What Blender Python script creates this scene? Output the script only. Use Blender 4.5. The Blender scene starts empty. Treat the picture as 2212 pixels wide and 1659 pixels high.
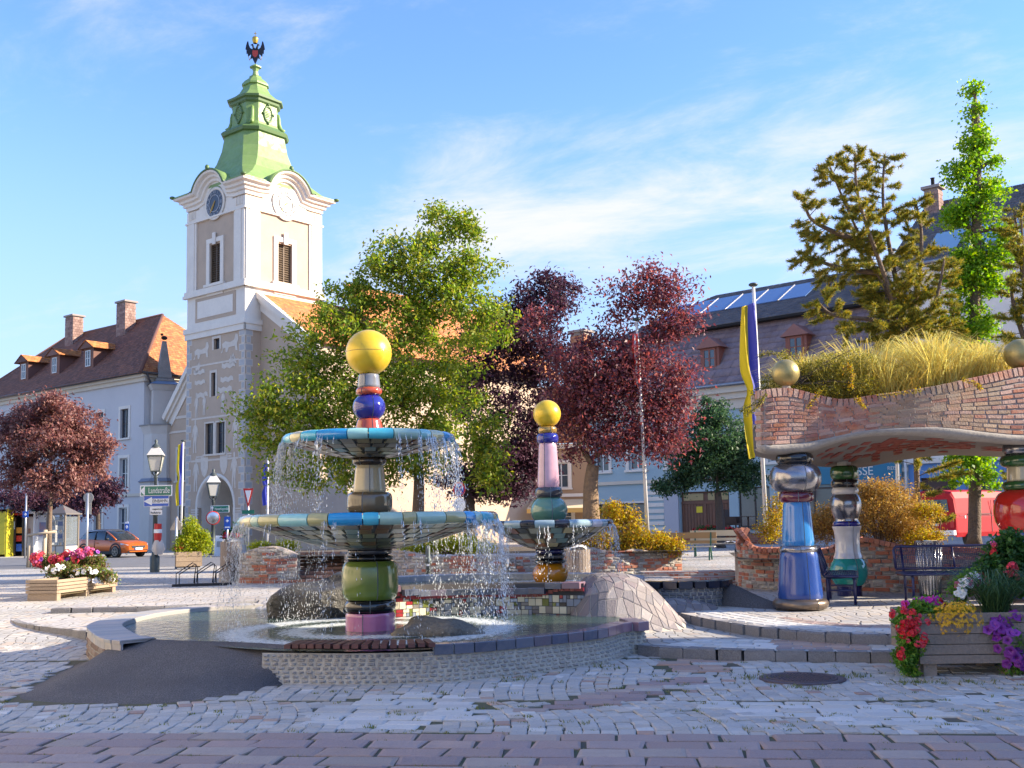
import bpy, math, random
import numpy as np
from mathutils import Matrix, Vector, Euler
random.seed(7); rng = np.random.default_rng(7)
scene = bpy.context.scene; COL = scene.collection
PI = math.pi; sin = math.sin; cos = math.cos; R = math.radians
V = Vector
# ---------------------------------------------------------------- camera (level-ish wide view over the square)
F = 2300.; IW = 2212.; IH = 1659.; SH = .0413; CZ = 1.6
PITCH = math.atan(.09); ROLL = .018
_f = V((0, cos(PITCH), sin(PITCH))); _u0 = V((0, -sin(PITCH), cos(PITCH))); _r0 = V((1, 0, 0))
_r = _r0*cos(ROLL) - _u0*sin(ROLL); _u = _r0*sin(ROLL) + _u0*cos(ROLL)
cam = bpy.data.cameras.new('camera'); camo = bpy.data.objects.new('camera', cam); COL.objects.link(camo)
camo.matrix_world = Matrix(((_r.x, _u.x, -_f.x, 0), (_r.y, _u.y, -_f.y, 0), (_r.z, _u.z, -_f.z, CZ), (0, 0, 0, 1)))
cam.sensor_width = 36; cam.lens = 36*F/IW; cam.shift_y = SH; cam.clip_start = .1; cam.clip_end = 4000
scene.camera = camo
# ---------------------------------------------------------------- sky, sun, exposure
SUN_EL, SUN_AZ = 25., 88.                       # azimuth from -Y (towards the viewer) turning to +X
sd = V((sin(R(SUN_AZ))*cos(R(SUN_EL)), -cos(R(SUN_AZ))*cos(R(SUN_EL)), sin(R(SUN_EL))))
sun = bpy.data.lights.new('sun', 'SUN'); sun.energy = 4.0; sun.angle = R(.5); sun.color = (1, .86, .66)
suno = bpy.data.objects.new('sun', sun); COL.objects.link(suno)
suno.rotation_euler = sd.to_track_quat('Z', 'Y').to_euler(); suno.location = (40, 0, 40)
world = bpy.data.worlds.new('World'); scene.world = world; world.use_nodes = True
wn = world.node_tree.nodes; wl = world.node_tree.links; wn.clear()
def wnode(t, **k):
    n = wn.new(t)
    for a, b in k.items(): setattr(n, a, b)
    return n
sky = wnode('ShaderNodeTexSky', sky_type='NISHITA', sun_disc=False, sun_elevation=R(SUN_EL), sun_rotation=math.atan2(sd.x, sd.y), altitude=500, air_density=1., dust_density=.25, ozone_density=4.5)
bg = wnode('ShaderNodeBackground'); bg.inputs[1].default_value = .145
out = wnode('ShaderNodeOutputWorld')
tc = wnode('ShaderNodeTexCoord'); sep = wnode('ShaderNodeSeparateXYZ'); wl.new(tc.outputs['Generated'], sep.inputs[0])
zc = wnode('ShaderNodeMath', operation='MAXIMUM'); wl.new(sep.outputs[2], zc.inputs[0]); zc.inputs[1].default_value = .02
za = wnode('ShaderNodeMath', operation='ADD'); wl.new(zc.outputs[0], za.inputs[0]); za.inputs[1].default_value = .10
px = wnode('ShaderNodeMath', operation='DIVIDE'); wl.new(sep.outputs[0], px.inputs[0]); wl.new(za.outputs[0], px.inputs[1])
py = wnode('ShaderNodeMath', operation='DIVIDE'); wl.new(sep.outputs[1], py.inputs[0]); wl.new(za.outputs[0], py.inputs[1])
cmb = wnode('ShaderNodeCombineXYZ'); wl.new(px.outputs[0], cmb.inputs[0]); wl.new(py.outputs[0], cmb.inputs[1])
def cloud_noise(scale, detail, rough, loc, rot, sc, dist=0.):
    mp = wnode('ShaderNodeMapping'); mp.vector_type = 'TEXTURE'; mp.inputs['Location'].default_value = loc; mp.inputs['Rotation'].default_value = (0, 0, rot); mp.inputs['Scale'].default_value = sc
    wl.new(cmb.outputs[0], mp.inputs[0]); nz = wnode('ShaderNodeTexNoise'); wl.new(mp.outputs[0], nz.inputs['Vector'])
    nz.inputs['Scale'].default_value = scale; nz.inputs['Detail'].default_value = detail; nz.inputs['Roughness'].default_value = rough; nz.inputs['Distortion'].default_value = dist
    return nz
CL = (-7., -5.)
n_big = cloud_noise(.6, 2, .5, (CL[0], CL[1], 0), R(-38), (2.0, .8, 1)); n_det = cloud_noise(2.2, 10, .66, (1.7, .4, 0), R(-25), (1.25, .8, 1), .35)
mm = wnode('ShaderNodeMath', operation='MULTIPLY_ADD'); wl.new(n_big.outputs[0], mm.inputs[0]); mm.inputs[1].default_value = 1.5
dm = wnode('ShaderNodeMath', operation='MULTIPLY'); wl.new(n_det.outputs[0], dm.inputs[0]); dm.inputs[1].default_value = .8; wl.new(dm.outputs[0], mm.inputs[2])
mr = wnode('ShaderNodeMapRange'); mr.interpolation_type = 'SMOOTHSTEP'
wl.new(mm.outputs[0], mr.inputs[0]); mr.inputs[1].default_value = 1.2; mr.inputs[2].default_value = 1.58; mr.inputs[3].default_value = 0; mr.inputs[4].default_value = .9
tint = wnode('ShaderNodeMix', data_type='RGBA', blend_type='MULTIPLY'); tint.inputs[0].default_value = 1; wl.new(sky.outputs[0], tint.inputs[6]); tint.inputs[7].default_value = (.72, .77, .90, 1)
hz = wnode('ShaderNodeMapRange'); hz.interpolation_type = 'SMOOTHSTEP'; wl.new(sep.outputs[2], hz.inputs[0]); hz.inputs[1].default_value = .42; hz.inputs[2].default_value = .02; hz.inputs[3].default_value = 0; hz.inputs[4].default_value = .82
hmix = wnode('ShaderNodeMix', data_type='RGBA'); wl.new(hz.outputs[0], hmix.inputs[0]); wl.new(tint.outputs[2], hmix.inputs[6]); hmix.inputs[7].default_value = (1.38, 1.68, 2.1, 1)      # thin haze along the horizon, all round
mix = wnode('ShaderNodeMix', data_type='RGBA'); wl.new(mr.outputs[0], mix.inputs[0]); wl.new(hmix.outputs[2], mix.inputs[6]); mix.inputs[7].default_value = (2.35, 2.32, 2.4, 1)
wl.new(mix.outputs[2], bg.inputs[0]); wl.new(bg.outputs[0], out.inputs[0])
scene.view_settings.view_transform = 'Standard'; scene.view_settings.look = 'None'; scene.view_settings.exposure = 1.62; scene.view_settings.gamma = 1
scene.view_settings.use_curve_mapping = False
scene.render.engine = 'CYCLES'; scene.cycles.use_denoising = True
scene.cycles.max_bounces = 6; scene.cycles.diffuse_bounces = 3; scene.cycles.glossy_bounces = 3; scene.cycles.transmission_bounces = 4; scene.cycles.transparent_max_bounces = 8
scene.cycles.caustics_reflective = False; scene.cycles.caustics_refractive = False
# ---------------------------------------------------------------- pixel of the photograph (2212 x 1659) -> direction; the distance comes from the ground or a given depth
def ray(u, v):
    d = _f + _r*((u-IW/2)/F) + _u*((IH/2-v+SH*IW)/F); return d/d.y
def at(u, v, Y): d = ray(u, v); return V((d.x*Y, Y, CZ+d.z*Y))
def gnd(u, v, z=0.): d = ray(u, v); t = (z-CZ)/d.z; return V((d.x*t, t, z))
def zat(u, v, Y): return at(u, v, Y).z
# ---------------------------------------------------------------- helpers
class MB:
    def __init__(s): s.v = []; s.f = []; s.sm = []
    def add(s, vs, fs, smooth=False):
        o = len(s.v); s.v.extend([tuple(p) for p in vs]); s.f.extend([tuple(i+o for i in f) for f in fs]); s.sm.extend([smooth]*len(fs)); return s
    def box(s, c, d, rz=0., m=None):
        x, y, z = d[0]/2, d[1]/2, d[2]/2; vs = [V((a*x, b*y, e*z)) for e in (-1, 1) for b in (-1, 1) for a in (-1, 1)]
        if m is not None: vs = [m @ p for p in vs]
        elif rz: q = Matrix.Rotation(rz, 3, 'Z'); vs = [q @ p for p in vs]
        c = V(c); return s.add([p+c for p in vs], [(0, 2, 3, 1), (4, 5, 7, 6), (0, 1, 5, 4), (2, 6, 7, 3), (0, 4, 6, 2), (1, 3, 7, 5)])
    def bx(s, x0, x1, y0, y1, z0, z1): return s.box(((x0+x1)/2, (y0+y1)/2, (z0+z1)/2), (x1-x0, y1-y0, z1-z0))
    def bar(s, a, b, w, h=None):
        a, b = V(a), V(b); d = b-a; L = d.length
        if L < 1e-6: return s
        q = d.to_track_quat('Z', 'Y').to_matrix(); return s.box((a+b)/2, (w, h or w, L), m=q)
    def tube(s, pts, rad, n=8, cap=True, smooth=True):
        pts = [V(p) for p in pts]; k = len(pts)
        if not hasattr(rad, '__len__'): rad = [rad]*k
        vs = []; ref = V((.31, .17, .93)); 
        for i, p in enumerate(pts):
            t = (pts[min(i+1, k-1)]-pts[max(i-1, 0)])
            t = t.normalized() if t.length > 1e-9 else V((0, 0, 1))
            if i == 0:
                a = t.cross(ref)
                if a.length < .05: a = t.cross(V((1, 0, 0)))
            else: a = a - t*a.dot(t)
            a.normalize(); b = t.cross(a)
            vs += [p+(a*cos(2*PI*j/n)+b*sin(2*PI*j/n))*rad[i] for j in range(n)]
        fs = [(i*n+j, i*n+(j+1) % n, (i+1)*n+(j+1) % n, (i+1)*n+j) for i in range(k-1) for j in range(n)]
        s.add(vs, fs, smooth)
        if cap: o = len(s.v)-len(vs); s.f += [tuple(o+j for j in reversed(range(n))), tuple(o+(k-1)*n+j for j in range(n))]; s.sm += [False, False]
        return s
    def lathe(s, prof, n=32, c=(0, 0, 0), a0=0., a1=2*PI, smooth=True, wob=None):
        full = abs(a1-a0-2*PI) < 1e-6; m = n if full else n+1; c = V(c); vs = []
        for r, z in prof:
            for j in range(m):
                a = a0+(a1-a0)*j/n; rr = r*(wob(a) if wob else 1); vs.append(c+V((rr*cos(a), rr*sin(a), z)))
        fs = []
        for i in range(len(prof)-1):
            for j in range(n):
                j2 = (j+1) % m if full else j+1
                fs.append((i*m+j, i*m+j2, (i+1)*m+j2, (i+1)*m+j))
        return s.add(vs, fs, smooth)
    def poly(s, pts, h=None, smooth=False):
        """flat polygon; with h (vector) an extruded prism"""
        n = len(pts); pts = [V(p) for p in pts]
        if h is None: return s.add(pts, [tuple(range(n))])
        h = V(h); vs = pts+[p+h for p in pts]
        return s.add(vs, [tuple(reversed(range(n))), tuple(range(n, 2*n))]+[(i, (i+1) % n, n+(i+1) % n, n+i) for i in range(n)])
    def grid(s, rows, smooth=True, close=False):
        m = len(rows[0]); vs = [p for r in rows for p in r]; q = m if close else m-1
        return s.add(vs, [(i*m+j, i*m+(j+1) % m, (i+1)*m+(j+1) % m, (i+1)*m+j) for i in range(len(rows)-1) for j in range(q)], smooth)
    def sphere(s, c, r, n=16, sz=None):
        sz = sz or (1, 1, 1); prof = [(max(1e-4, sin(PI*i/n)), -cos(PI*i/n)) for i in range(n+1)]; o = len(s.v)
        s.lathe(prof, 2*n); c = V(c)
        for i in range(o, len(s.v)): p = s.v[i]; s.v[i] = (c.x+p[0]*r*sz[0], c.y+p[1]*r*sz[1], c.z+p[2]*r*sz[2])
        return s
    def mesh(s, name, mat=None):
        me = bpy.data.meshes.new(name); me.from_pydata(s.v, [], s.f)
        if any(s.sm): me.polygons.foreach_set('use_smooth', s.sm)
        if mat: me.materials.append(mat)
        me.update(); return me
def npmesh(name, verts, faces, mat=None, smooth=False):
    """verts (n,3) array, faces (m,k) array, all faces k-sided"""
    me = bpy.data.meshes.new(name); m, k = faces.shape
    me.vertices.add(len(verts)); me.vertices.foreach_set('co', np.asarray(verts, np.float32).ravel())
    me.loops.add(m*k); me.loops.foreach_set('vertex_index', np.asarray(faces, np.int32).ravel())
    me.polygons.add(m); me.polygons.foreach_set('loop_start', np.arange(0, m*k, k, dtype=np.int32))
    if smooth: me.polygons.foreach_set('use_smooth', np.ones(m, bool))
    if mat: me.materials.append(mat)
    me.update(calc_edges=True); return me
WPAR = {}
def link(o, parent):
    COL.objects.link(o)
    if parent is not None:
        o.parent = parent
        if parent.name in WPAR: o.matrix_parent_inverse = WPAR[parent.name]
    return o
def obj(name, mb, mat=None, parent=None, loc=None, rz=None, kind=None):
    me = mb.mesh(name, mat) if isinstance(mb, MB) else mb
    o = bpy.data.objects.new(name, me)
    if loc is not None: o.location = loc
    if rz is not None: o.rotation_euler = (0, 0, rz)
    link(o, parent)
    if kind: o['kind'] = kind
    return o
def T(name, label, cat, loc=(0, 0, 0), rz=0., group=None, world=False):
    o = bpy.data.objects.new(name, None); COL.objects.link(o); o.empty_display_size = .2
    o.location = loc; o.rotation_euler = (0, 0, rz); o['label'] = label; o['category'] = cat
    if group: o['group'] = group
    if world: WPAR[o.name] = Matrix.LocRotScale(V(loc), Euler((0, 0, rz)), None).inverted()
    return o
def tag(o, label, cat, group=None):
    o['label'] = label; o['category'] = cat
    if group: o['group'] = group
    return o
def S(name, mb, mat=None, parent=None):
    o = obj(name, mb, mat, parent); o['kind'] = 'structure'; return o
def dup(root, loc, rz=0., label=None, group=None):
    r = root.copy(); COL.objects.link(r); r.location = loc; r.rotation_euler = (0, 0, rz)
    if label: r['label'] = label
    if group: r['group'] = group
    for ch in root.children:
        c = ch.copy(); COL.objects.link(c); c.parent = r
        for g in ch.children: d = g.copy(); COL.objects.link(d); d.parent = c
    return r
def spline(pts, n=8, close=False):
    P = [V(p) for p in pts]; k = len(P); out = []
    for i in range(k if close else k-1):
        if close: a, b, c, d = P[i-1], P[i], P[(i+1) % k], P[(i+2) % k]
        else: a, b, c, d = P[max(i-1, 0)], P[i], P[i+1], P[min(i+2, k-1)]
        for j in range(n):
            t = j/n; out.append(.5*((2*b)+(c-a)*t+(2*a-5*b+4*c-d)*t*t+(3*b-a-3*c+d)*t**3))
    if not close: out.append(P[-1])
    return out
def resample(pts, step, jit=0.):
    """points every ~step metres along a polyline, as (point, tangent, length)"""
    L = [0.]
    for a, b in zip(pts, pts[1:]): L.append(L[-1]+(b-a).length)
    cuts = [0.]
    while cuts[-1] < L[-1]-step*.6: cuts.append(cuts[-1]+step*random.uniform(1-jit, 1+jit))
    cuts[-1] = L[-1]
    def p(s):
        for i in range(len(pts)-1):
            if s <= L[i+1]+1e-9: return pts[i].lerp(pts[i+1], (s-L[i])/max(1e-9, L[i+1]-L[i]))
        return pts[-1]
    return [(p((a+b)/2), (p(b)-p(a)).normalized(), (p(b)-p(a)).length) for a, b in zip(cuts, cuts[1:])]
def inpoly(x, y, P):
    r = False; j = len(P)-1
    for i in range(len(P)):
        if (P[i][1] > y) != (P[j][1] > y) and x < (P[j][0]-P[i][0])*(y-P[i][1])/(P[j][1]-P[i][1])+P[i][0]: r = not r
        j = i
    return r
def sm(x): x = min(1., max(0., x)); return x*x*(3-2*x)
# ---------------------------------------------------------------- materials (all procedural, noise in world position)
MC = {}
def M(name, col, rough=.6, metal=0., var=0., cols=None, noise=None, bump=None, coat=0., spec=.5, trans=0., sub=None, emit=0., alpha=1., leaf=0., rvar=None):
    """col base; cols = colours picked at random per piece; var = brightness spread per piece; noise = (scale, amount, colour); bump = (scale, strength)"""
    if name in MC: return MC[name]
    m = bpy.data.materials.new(name); MC[name] = m; m.use_nodes = True; nt = m.node_tree; N = nt.nodes; Lk = nt.links
    b = N['Principled BSDF']; b.inputs['Roughness'].default_value = rough; b.inputs['Metallic'].default_value = metal
    b.inputs['Coat Weight'].default_value = coat; b.inputs['Coat Roughness'].default_value = .06; b.inputs['Specular IOR Level'].default_value = spec
    b.inputs['Transmission Weight'].default_value = trans; b.inputs['Alpha'].default_value = alpha
    if len(col) == 3: col = (*col, 1)
    b.inputs['Base Color'].default_value = col; cur = None
    if cols or var:
        oi = N.new('ShaderNodeObjectInfo'); ge = N.new('ShaderNodeNewGeometry'); ad = N.new('ShaderNodeMath'); ad.operation = 'ADD'
        Lk.new(oi.outputs['Random'], ad.inputs[0]); Lk.new(ge.outputs['Random Per Island'], ad.inputs[1])
        fr = N.new('ShaderNodeMath'); fr.operation = 'FRACT'; Lk.new(ad.outputs[0], fr.inputs[0])
    if cols:
        rp = N.new('ShaderNodeValToRGB'); rp.color_ramp.interpolation = 'CONSTANT' if not leaf else 'LINEAR'; e = rp.color_ramp.elements
        e[0].position = 0; e[0].color = (*cols[0], 1); e[1].position = 1/len(cols); e[1].color = (*cols[1 % len(cols)], 1)
        for i in range(2, len(cols)): q = e.new(i/len(cols)); q.color = (*cols[i], 1)
        Lk.new(fr.outputs[0], rp.inputs[0]); cur = rp.outputs[0]
    if var:
        f2 = N.new('ShaderNodeMath'); f2.operation = 'MULTIPLY'; f2.inputs[1].default_value = 7.31; Lk.new(fr.outputs[0], f2.inputs[0])
        f3 = N.new('ShaderNodeMath'); f3.operation = 'FRACT'; Lk.new(f2.outputs[0], f3.inputs[0])
        mr_ = N.new('ShaderNodeMapRange'); Lk.new(f3.outputs[0], mr_.inputs[0]); mr_.inputs[3].default_value = 1-var; mr_.inputs[4].default_value = 1+var
        hs = N.new('ShaderNodeHueSaturation'); Lk.new(mr_.outputs[0], hs.inputs['Value'])
        if cur: Lk.new(cur, hs.inputs['Color'])
        else: hs.inputs['Color'].default_value = col
        cur = hs.outputs[0]
    if noise or bump: gp = N.new('ShaderNodeNewGeometry')
    for nz in ([noise] if noise and not isinstance(noise, list) else (noise or [])):
        t = N.new('ShaderNodeTexNoise'); Lk.new(gp.outputs['Position'], t.inputs['Vector']); t.inputs['Scale'].default_value = nz[0]; t.inputs['Detail'].default_value = 5; t.inputs['Roughness'].default_value = .62
        mr_ = N.new('ShaderNodeMapRange'); Lk.new(t.outputs[0], mr_.inputs[0]); mr_.inputs[1].default_value = .38; mr_.inputs[2].default_value = .66; mr_.inputs[4].default_value = nz[1]
        mx = N.new('ShaderNodeMix'); mx.data_type = 'RGBA'; Lk.new(mr_.outputs[0], mx.inputs[0]); mx.inputs[7].default_value = (*nz[2], 1)
        if cur: Lk.new(cur, mx.inputs[6])
        else: mx.inputs[6].default_value = col
        cur = mx.outputs[2]
    if cur: Lk.new(cur, b.inputs['Base Color'])
    if rvar:
        t = N.new('ShaderNodeTexNoise'); gq = N.new('ShaderNodeNewGeometry'); Lk.new(gq.outputs['Position'], t.inputs['Vector']); t.inputs['Scale'].default_value = rvar[0]; t.inputs['Detail'].default_value = 4
        mr_ = N.new('ShaderNodeMapRange'); Lk.new(t.outputs[0], mr_.inputs[0]); mr_.inputs[1].default_value = .35; mr_.inputs[2].default_value = .65; mr_.inputs[3].default_value = rvar[1]; mr_.inputs[4].default_value = rvar[2]; Lk.new(mr_.outputs[0], b.inputs['Roughness'])
    if bump:
        for i, bp in enumerate([bump] if not isinstance(bump, list) else bump):
            t = N.new('ShaderNodeTexNoise'); Lk.new(gp.outputs['Position'], t.inputs['Vector']); t.inputs['Scale'].default_value = bp[0]; t.inputs['Detail'].default_value = 4
            bn = N.new('ShaderNodeBump'); bn.inputs['Strength'].default_value = bp[1]; bn.inputs['Distance'].default_value = bp[2] if len(bp) > 2 else .02; Lk.new(t.outputs[0], bn.inputs['Height'])
            if i: Lk.new(prev.outputs[0], bn.inputs['Normal'])
            prev = bn
        Lk.new(prev.outputs[0], b.inputs['Normal'])
    if emit: b.inputs['Emission Color'].default_value = col; b.inputs['Emission Strength'].default_value = emit
    if leaf:
        tr = N.new('ShaderNodeBsdfTranslucent'); ms = N.new('ShaderNodeMixShader'); ms.inputs[0].default_value = leaf
        hs = N.new('ShaderNodeHueSaturation'); hs.inputs['Value'].default_value = 1.9; hs.inputs['Saturation'].default_value = 1.1; Lk.new(cur, hs.inputs['Color']); Lk.new(hs.outputs[0], tr.inputs[0])
        Lk.new(b.outputs[0], ms.inputs[1]); Lk.new(tr.outputs[0], ms.inputs[2]); Lk.new(ms.outputs[0], N['Material Output'].inputs[0])
    return m
def rgb(h): 
    c = [int(h[i:i+2], 16)/255 for i in (0, 2, 4)]; return tuple(x/12.92 if x <= .04045 else ((x+.055)/1.055)**2.4 for x in c)
# ---------------------------------------------------------------- pieces: bricks, setts, slabs, tiles
def block(seed, ch=.08, jit=.04, drop=.12, pillow=0.):
    r = random.Random(seed); q = [(-.5, -.5), (.5, -.5), (.5, .5), (-.5, .5)]; j = lambda: r.uniform(-jit, jit)
    c = [(x+j(), y+j()) for x, y in q]; h = [-drop+r.uniform(-.3, .3)*drop for _ in q]
    vs = [(x, y, -1) for x, y in c]+[(x, y, hh) for (x, y), hh in zip(c, h)]+[(x*(1-2*ch)+j()*.5, y*(1-2*ch)+j()*.5, r.uniform(-.5, .2)*drop*.5) for x, y in c]
    fs = [(i, (i+1) % 4, 4+(i+1) % 4, 4+i) for i in range(4)]+[(4+i, 4+(i+1) % 4, 8+(i+1) % 4, 8+i) for i in range(4)]
    if pillow: vs.append((j(), j(), pillow)); fs += [(8+i, 8+(i+1) % 4, 12) for i in range(4)]
    else: fs.append((8, 9, 10, 11))
    return vs, fs
PAVER = [block(i, .07, .045, .12) for i in range(6)]; ROUGH = [block(i+20, .16, .09, .3, .18) for i in range(8)]; BRICK = [block(i+50, .03, .02, .12) for i in range(5)]; TILE = [block(i+80, .03, .008, .1) for i in range(3)]
_PM = {}
def pmesh(kind, name, i, mat):
    k = (id(kind), i, mat.name)
    if k not in _PM: me = bpy.data.meshes.new(name); me.from_pydata(kind[i][0], [], kind[i][1]); me.materials.append(mat); _PM[k] = me
    return _PM[k]
def fm(o, x, z, size):
    x = V(x).normalized(); z = V(z); z = (z-x*z.dot(x)).normalized(); y = z.cross(x); a, b, c = size
    return Matrix(((x.x*a, y.x*b, z.x*c, o[0]), (x.y*a, y.y*b, z.y*c, o[1]), (x.z*a, y.z*b, z.z*c, o[2]), (0, 0, 0, 1)))
CAMP = V((0, 0, CZ))
def pieces(parent, name, items, kind, mats, limit=300, rest=None, restpar=None):
    """items: (matrix in world space, material index); the nearest `limit` become parts, the rest one joined part"""
    items = sorted(items, key=lambda t: (t[0].translation-CAMP).length)
    inv = WPAR.get(parent.name) or Matrix.LocRotScale(parent.location, parent.rotation_euler, parent.scale).inverted()
    for t in items[:limit]:
        m, mi = t[0], t[1]; i = random.randrange(len(kind)); o = bpy.data.objects.new(name, pmesh(kind, name, i, mats[mi])); COL.objects.link(o); o.parent = parent; o.matrix_parent_inverse = inv; o.matrix_basis = m
    left = items[limit:]
    if left:
        me = bpy.data.meshes.new(rest or name); vs = []; fs = []; mi_ = []
        for t in left:
            m, mi = t[0], t[1]; bv, bf = kind[random.randrange(len(kind))]; o_ = len(vs)
            vs += [tuple(m @ V(p)) for p in bv]; fs += [tuple(i+o_ for i in f) for f in bf]; mi_ += [mi]*len(bf)
        me.from_pydata(vs, [], fs)
        for mt in mats: me.materials.append(mt)
        me.polygons.foreach_set('material_index', mi_); me.update()
        o = bpy.data.objects.new(rest or name, me); COL.objects.link(o); o.parent = parent; o.matrix_parent_inverse = inv; o['kind'] = 'stuff'
def text(s, size, mat, parent, loc, rot, name='lettering', depth=.004, align='CENTER', wid=None):
    c = bpy.data.curves.new(name, 'FONT'); c.body = s; c.size = size; c.align_x = align; c.align_y = 'CENTER'; c.extrude = depth
    o = bpy.data.objects.new(name, c); COL.objects.link(o)
    bpy.context.view_layer.update(); me = bpy.data.meshes.new_from_object(o); bpy.data.objects.remove(o); bpy.data.curves.remove(c)
    me.materials.clear(); me.materials.append(mat)
    if wid:
        xs = [v.co.x for v in me.vertices]; k = wid/(max(xs)-min(xs)) if xs else 1
        for v in me.vertices: v.co.x *= k
    o = bpy.data.objects.new(name, me); o.location = loc; o.rotation_euler = rot; link(o, parent); return o
# ================================================================ ground, paving, kerbs
m_joint = M('joint_soil', (.1, .09, .07), .95, noise=(2.2, .85, (.085, .1, .035)), bump=(60, .5))
m_sett = M('grey_sett', (.3, .32, .36), .62, cols=[(.44, .42, .39), (.48, .455, .42), (.39, .38, .365), (.52, .49, .45), (.43, .425, .42), (.5, .43, .36)], var=.14, noise=[(.8, .4, (.36, .335, .3)), (9, .4, (.36, .34, .31)), (55, .4, (.56, .53, .49))], bump=[(45, .5), (9, .3)])
m_light = M('light_slab', (.5, .53, .56), .6, cols=[(.58, .56, .52), (.64, .61, .57), (.53, .52, .49), (.6, .55, .48)], var=.09, noise=(30, .35, (.44, .45, .46)), bump=(40, .4))
m_purple = M('purple_porphyry', (.22, .17, .19), .6, cols=[(.36, .24, .205), (.30, .21, .20), (.41, .28, .23), (.33, .245, .225), (.27, .185, .175), (.38, .3, .25)], var=.16, noise=[(7, .4, (.27, .21, .2)), (90, .35, (.42, .36, .33))], bump=[(50, .45), (6, .25)])
m_peach = M('peach_sett', (.42, .27, .2), .62, cols=[(.42, .27, .2), (.36, .24, .19), (.47, .33, .25)], var=.1, noise=(30, .3, (.34, .24, .2)), bump=(40, .4))
m_kerb = M('granite_kerb', (.17, .165, .17), .7, var=.2, noise=[(60, .6, (.3, .29, .29)), (5, .3, (.11, .11, .115))], bump=[(70, .5), (14, .4)])
def cobble_mat(name, cols, scale, dark):
    m = bpy.data.materials.new(name); m.use_nodes = True; N = m.node_tree.nodes; Lk = m.node_tree.links; b = N['Principled BSDF']; b.inputs['Roughness'].default_value = .72
    g = N.new('ShaderNodeNewGeometry'); w = N.new('ShaderNodeTexNoise'); w.inputs['Scale'].default_value = .5; Lk.new(g.outputs['Position'], w.inputs['Vector'])
    va = N.new('ShaderNodeVectorMath'); va.operation = 'MULTIPLY_ADD'; Lk.new(w.outputs['Color'], va.inputs[0]); va.inputs[1].default_value = (1.2, 1.2, 0); Lk.new(g.outputs['Position'], va.inputs[2])
    mp = N.new('ShaderNodeMapping'); mp.inputs['Scale'].default_value = (1, 1, 0); Lk.new(va.outputs[0], mp.inputs[0])
    v1 = N.new('ShaderNodeTexVoronoi'); v1.inputs['Scale'].default_value = scale; v1.inputs['Randomness'].default_value = .35; Lk.new(mp.outputs[0], v1.inputs['Vector'])
    v2 = N.new('ShaderNodeTexVoronoi'); v2.feature = 'DISTANCE_TO_EDGE'; v2.inputs['Scale'].default_value = scale; v2.inputs['Randomness'].default_value = .35; Lk.new(mp.outputs[0], v2.inputs['Vector'])
    sp = N.new('ShaderNodeSeparateColor'); Lk.new(v1.outputs['Color'], sp.inputs[0]); rp = N.new('ShaderNodeValToRGB'); rp.color_ramp.interpolation = 'CONSTANT'; e = rp.color_ramp.elements
    e[0].color = (*cols[0], 1); e[1].position = 1/len(cols); e[1].color = (*cols[1], 1)
    for i in range(2, len(cols)): q = e.new(i/len(cols)); q.color = (*cols[i], 1)
    Lk.new(sp.outputs[0], rp.inputs[0]); mr_ = N.new('ShaderNodeMapRange'); Lk.new(v2.outputs[0], mr_.inputs[0]); mr_.inputs[1].default_value = .02; mr_.inputs[2].default_value = .09
    mx = N.new('ShaderNodeMix'); mx.data_type = 'RGBA'; Lk.new(mr_.outputs[0], mx.inputs[0]); mx.inputs[6].default_value = (*dark, 1); Lk.new(rp.outputs[0], mx.inputs[7])
    pn = N.new('ShaderNodeTexNoise'); pn.inputs['Scale'].default_value = .35; pn.inputs['Detail'].default_value = 4; Lk.new(g.outputs['Position'], pn.inputs['Vector']); hs = N.new('ShaderNodeHueSaturation')
    m2 = N.new('ShaderNodeMapRange'); Lk.new(pn.outputs[0], m2.inputs[0]); m2.inputs[1].default_value = .3; m2.inputs[2].default_value = .7; m2.inputs[3].default_value = .75; m2.inputs[4].default_value = 1.2
    Lk.new(m2.outputs[0], hs.inputs['Value']); Lk.new(mx.outputs[2], hs.inputs['Color']); Lk.new(hs.outputs[0], b.inputs['Base Color'])
    bn = N.new('ShaderNodeBump'); bn.inputs['Strength'].default_value = .6; bn.inputs['Distance'].default_value = .02; Lk.new(mr_.outputs[0], bn.inputs['Height']); Lk.new(bn.outputs[0], b.inputs['Normal'])
    return m
m_cobble = cobble_mat('cobbles', [(.45, .43, .4), (.39, .375, .355), (.5, .47, .42), (.42, .41, .4), (.48, .4, .33)], 6.5, (.16, .15, .13))
m_cobble_warm = cobble_mat('cobbles_warm', [(.48, .45, .42), (.42, .4, .39), (.5, .44, .38), (.46, .44, .43)], 5.5, (.19, .17, .15))
m_asph = M('asphalt', (.085, .08, .082), .9, noise=[(75, .9, (.25, .235, .24)), (160, .6, (.03, .03, .03)), (1.6, .5, (.07, .066, .07))], bump=[(80, 1., .015), (8, .25, .03)])
m_road = M('road_asphalt', (.14, .14, .15), .8, noise=[(1.1, .5, (.19, .19, .2)), (60, .4, (.2, .2, .2))], bump=(80, .3))

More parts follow.
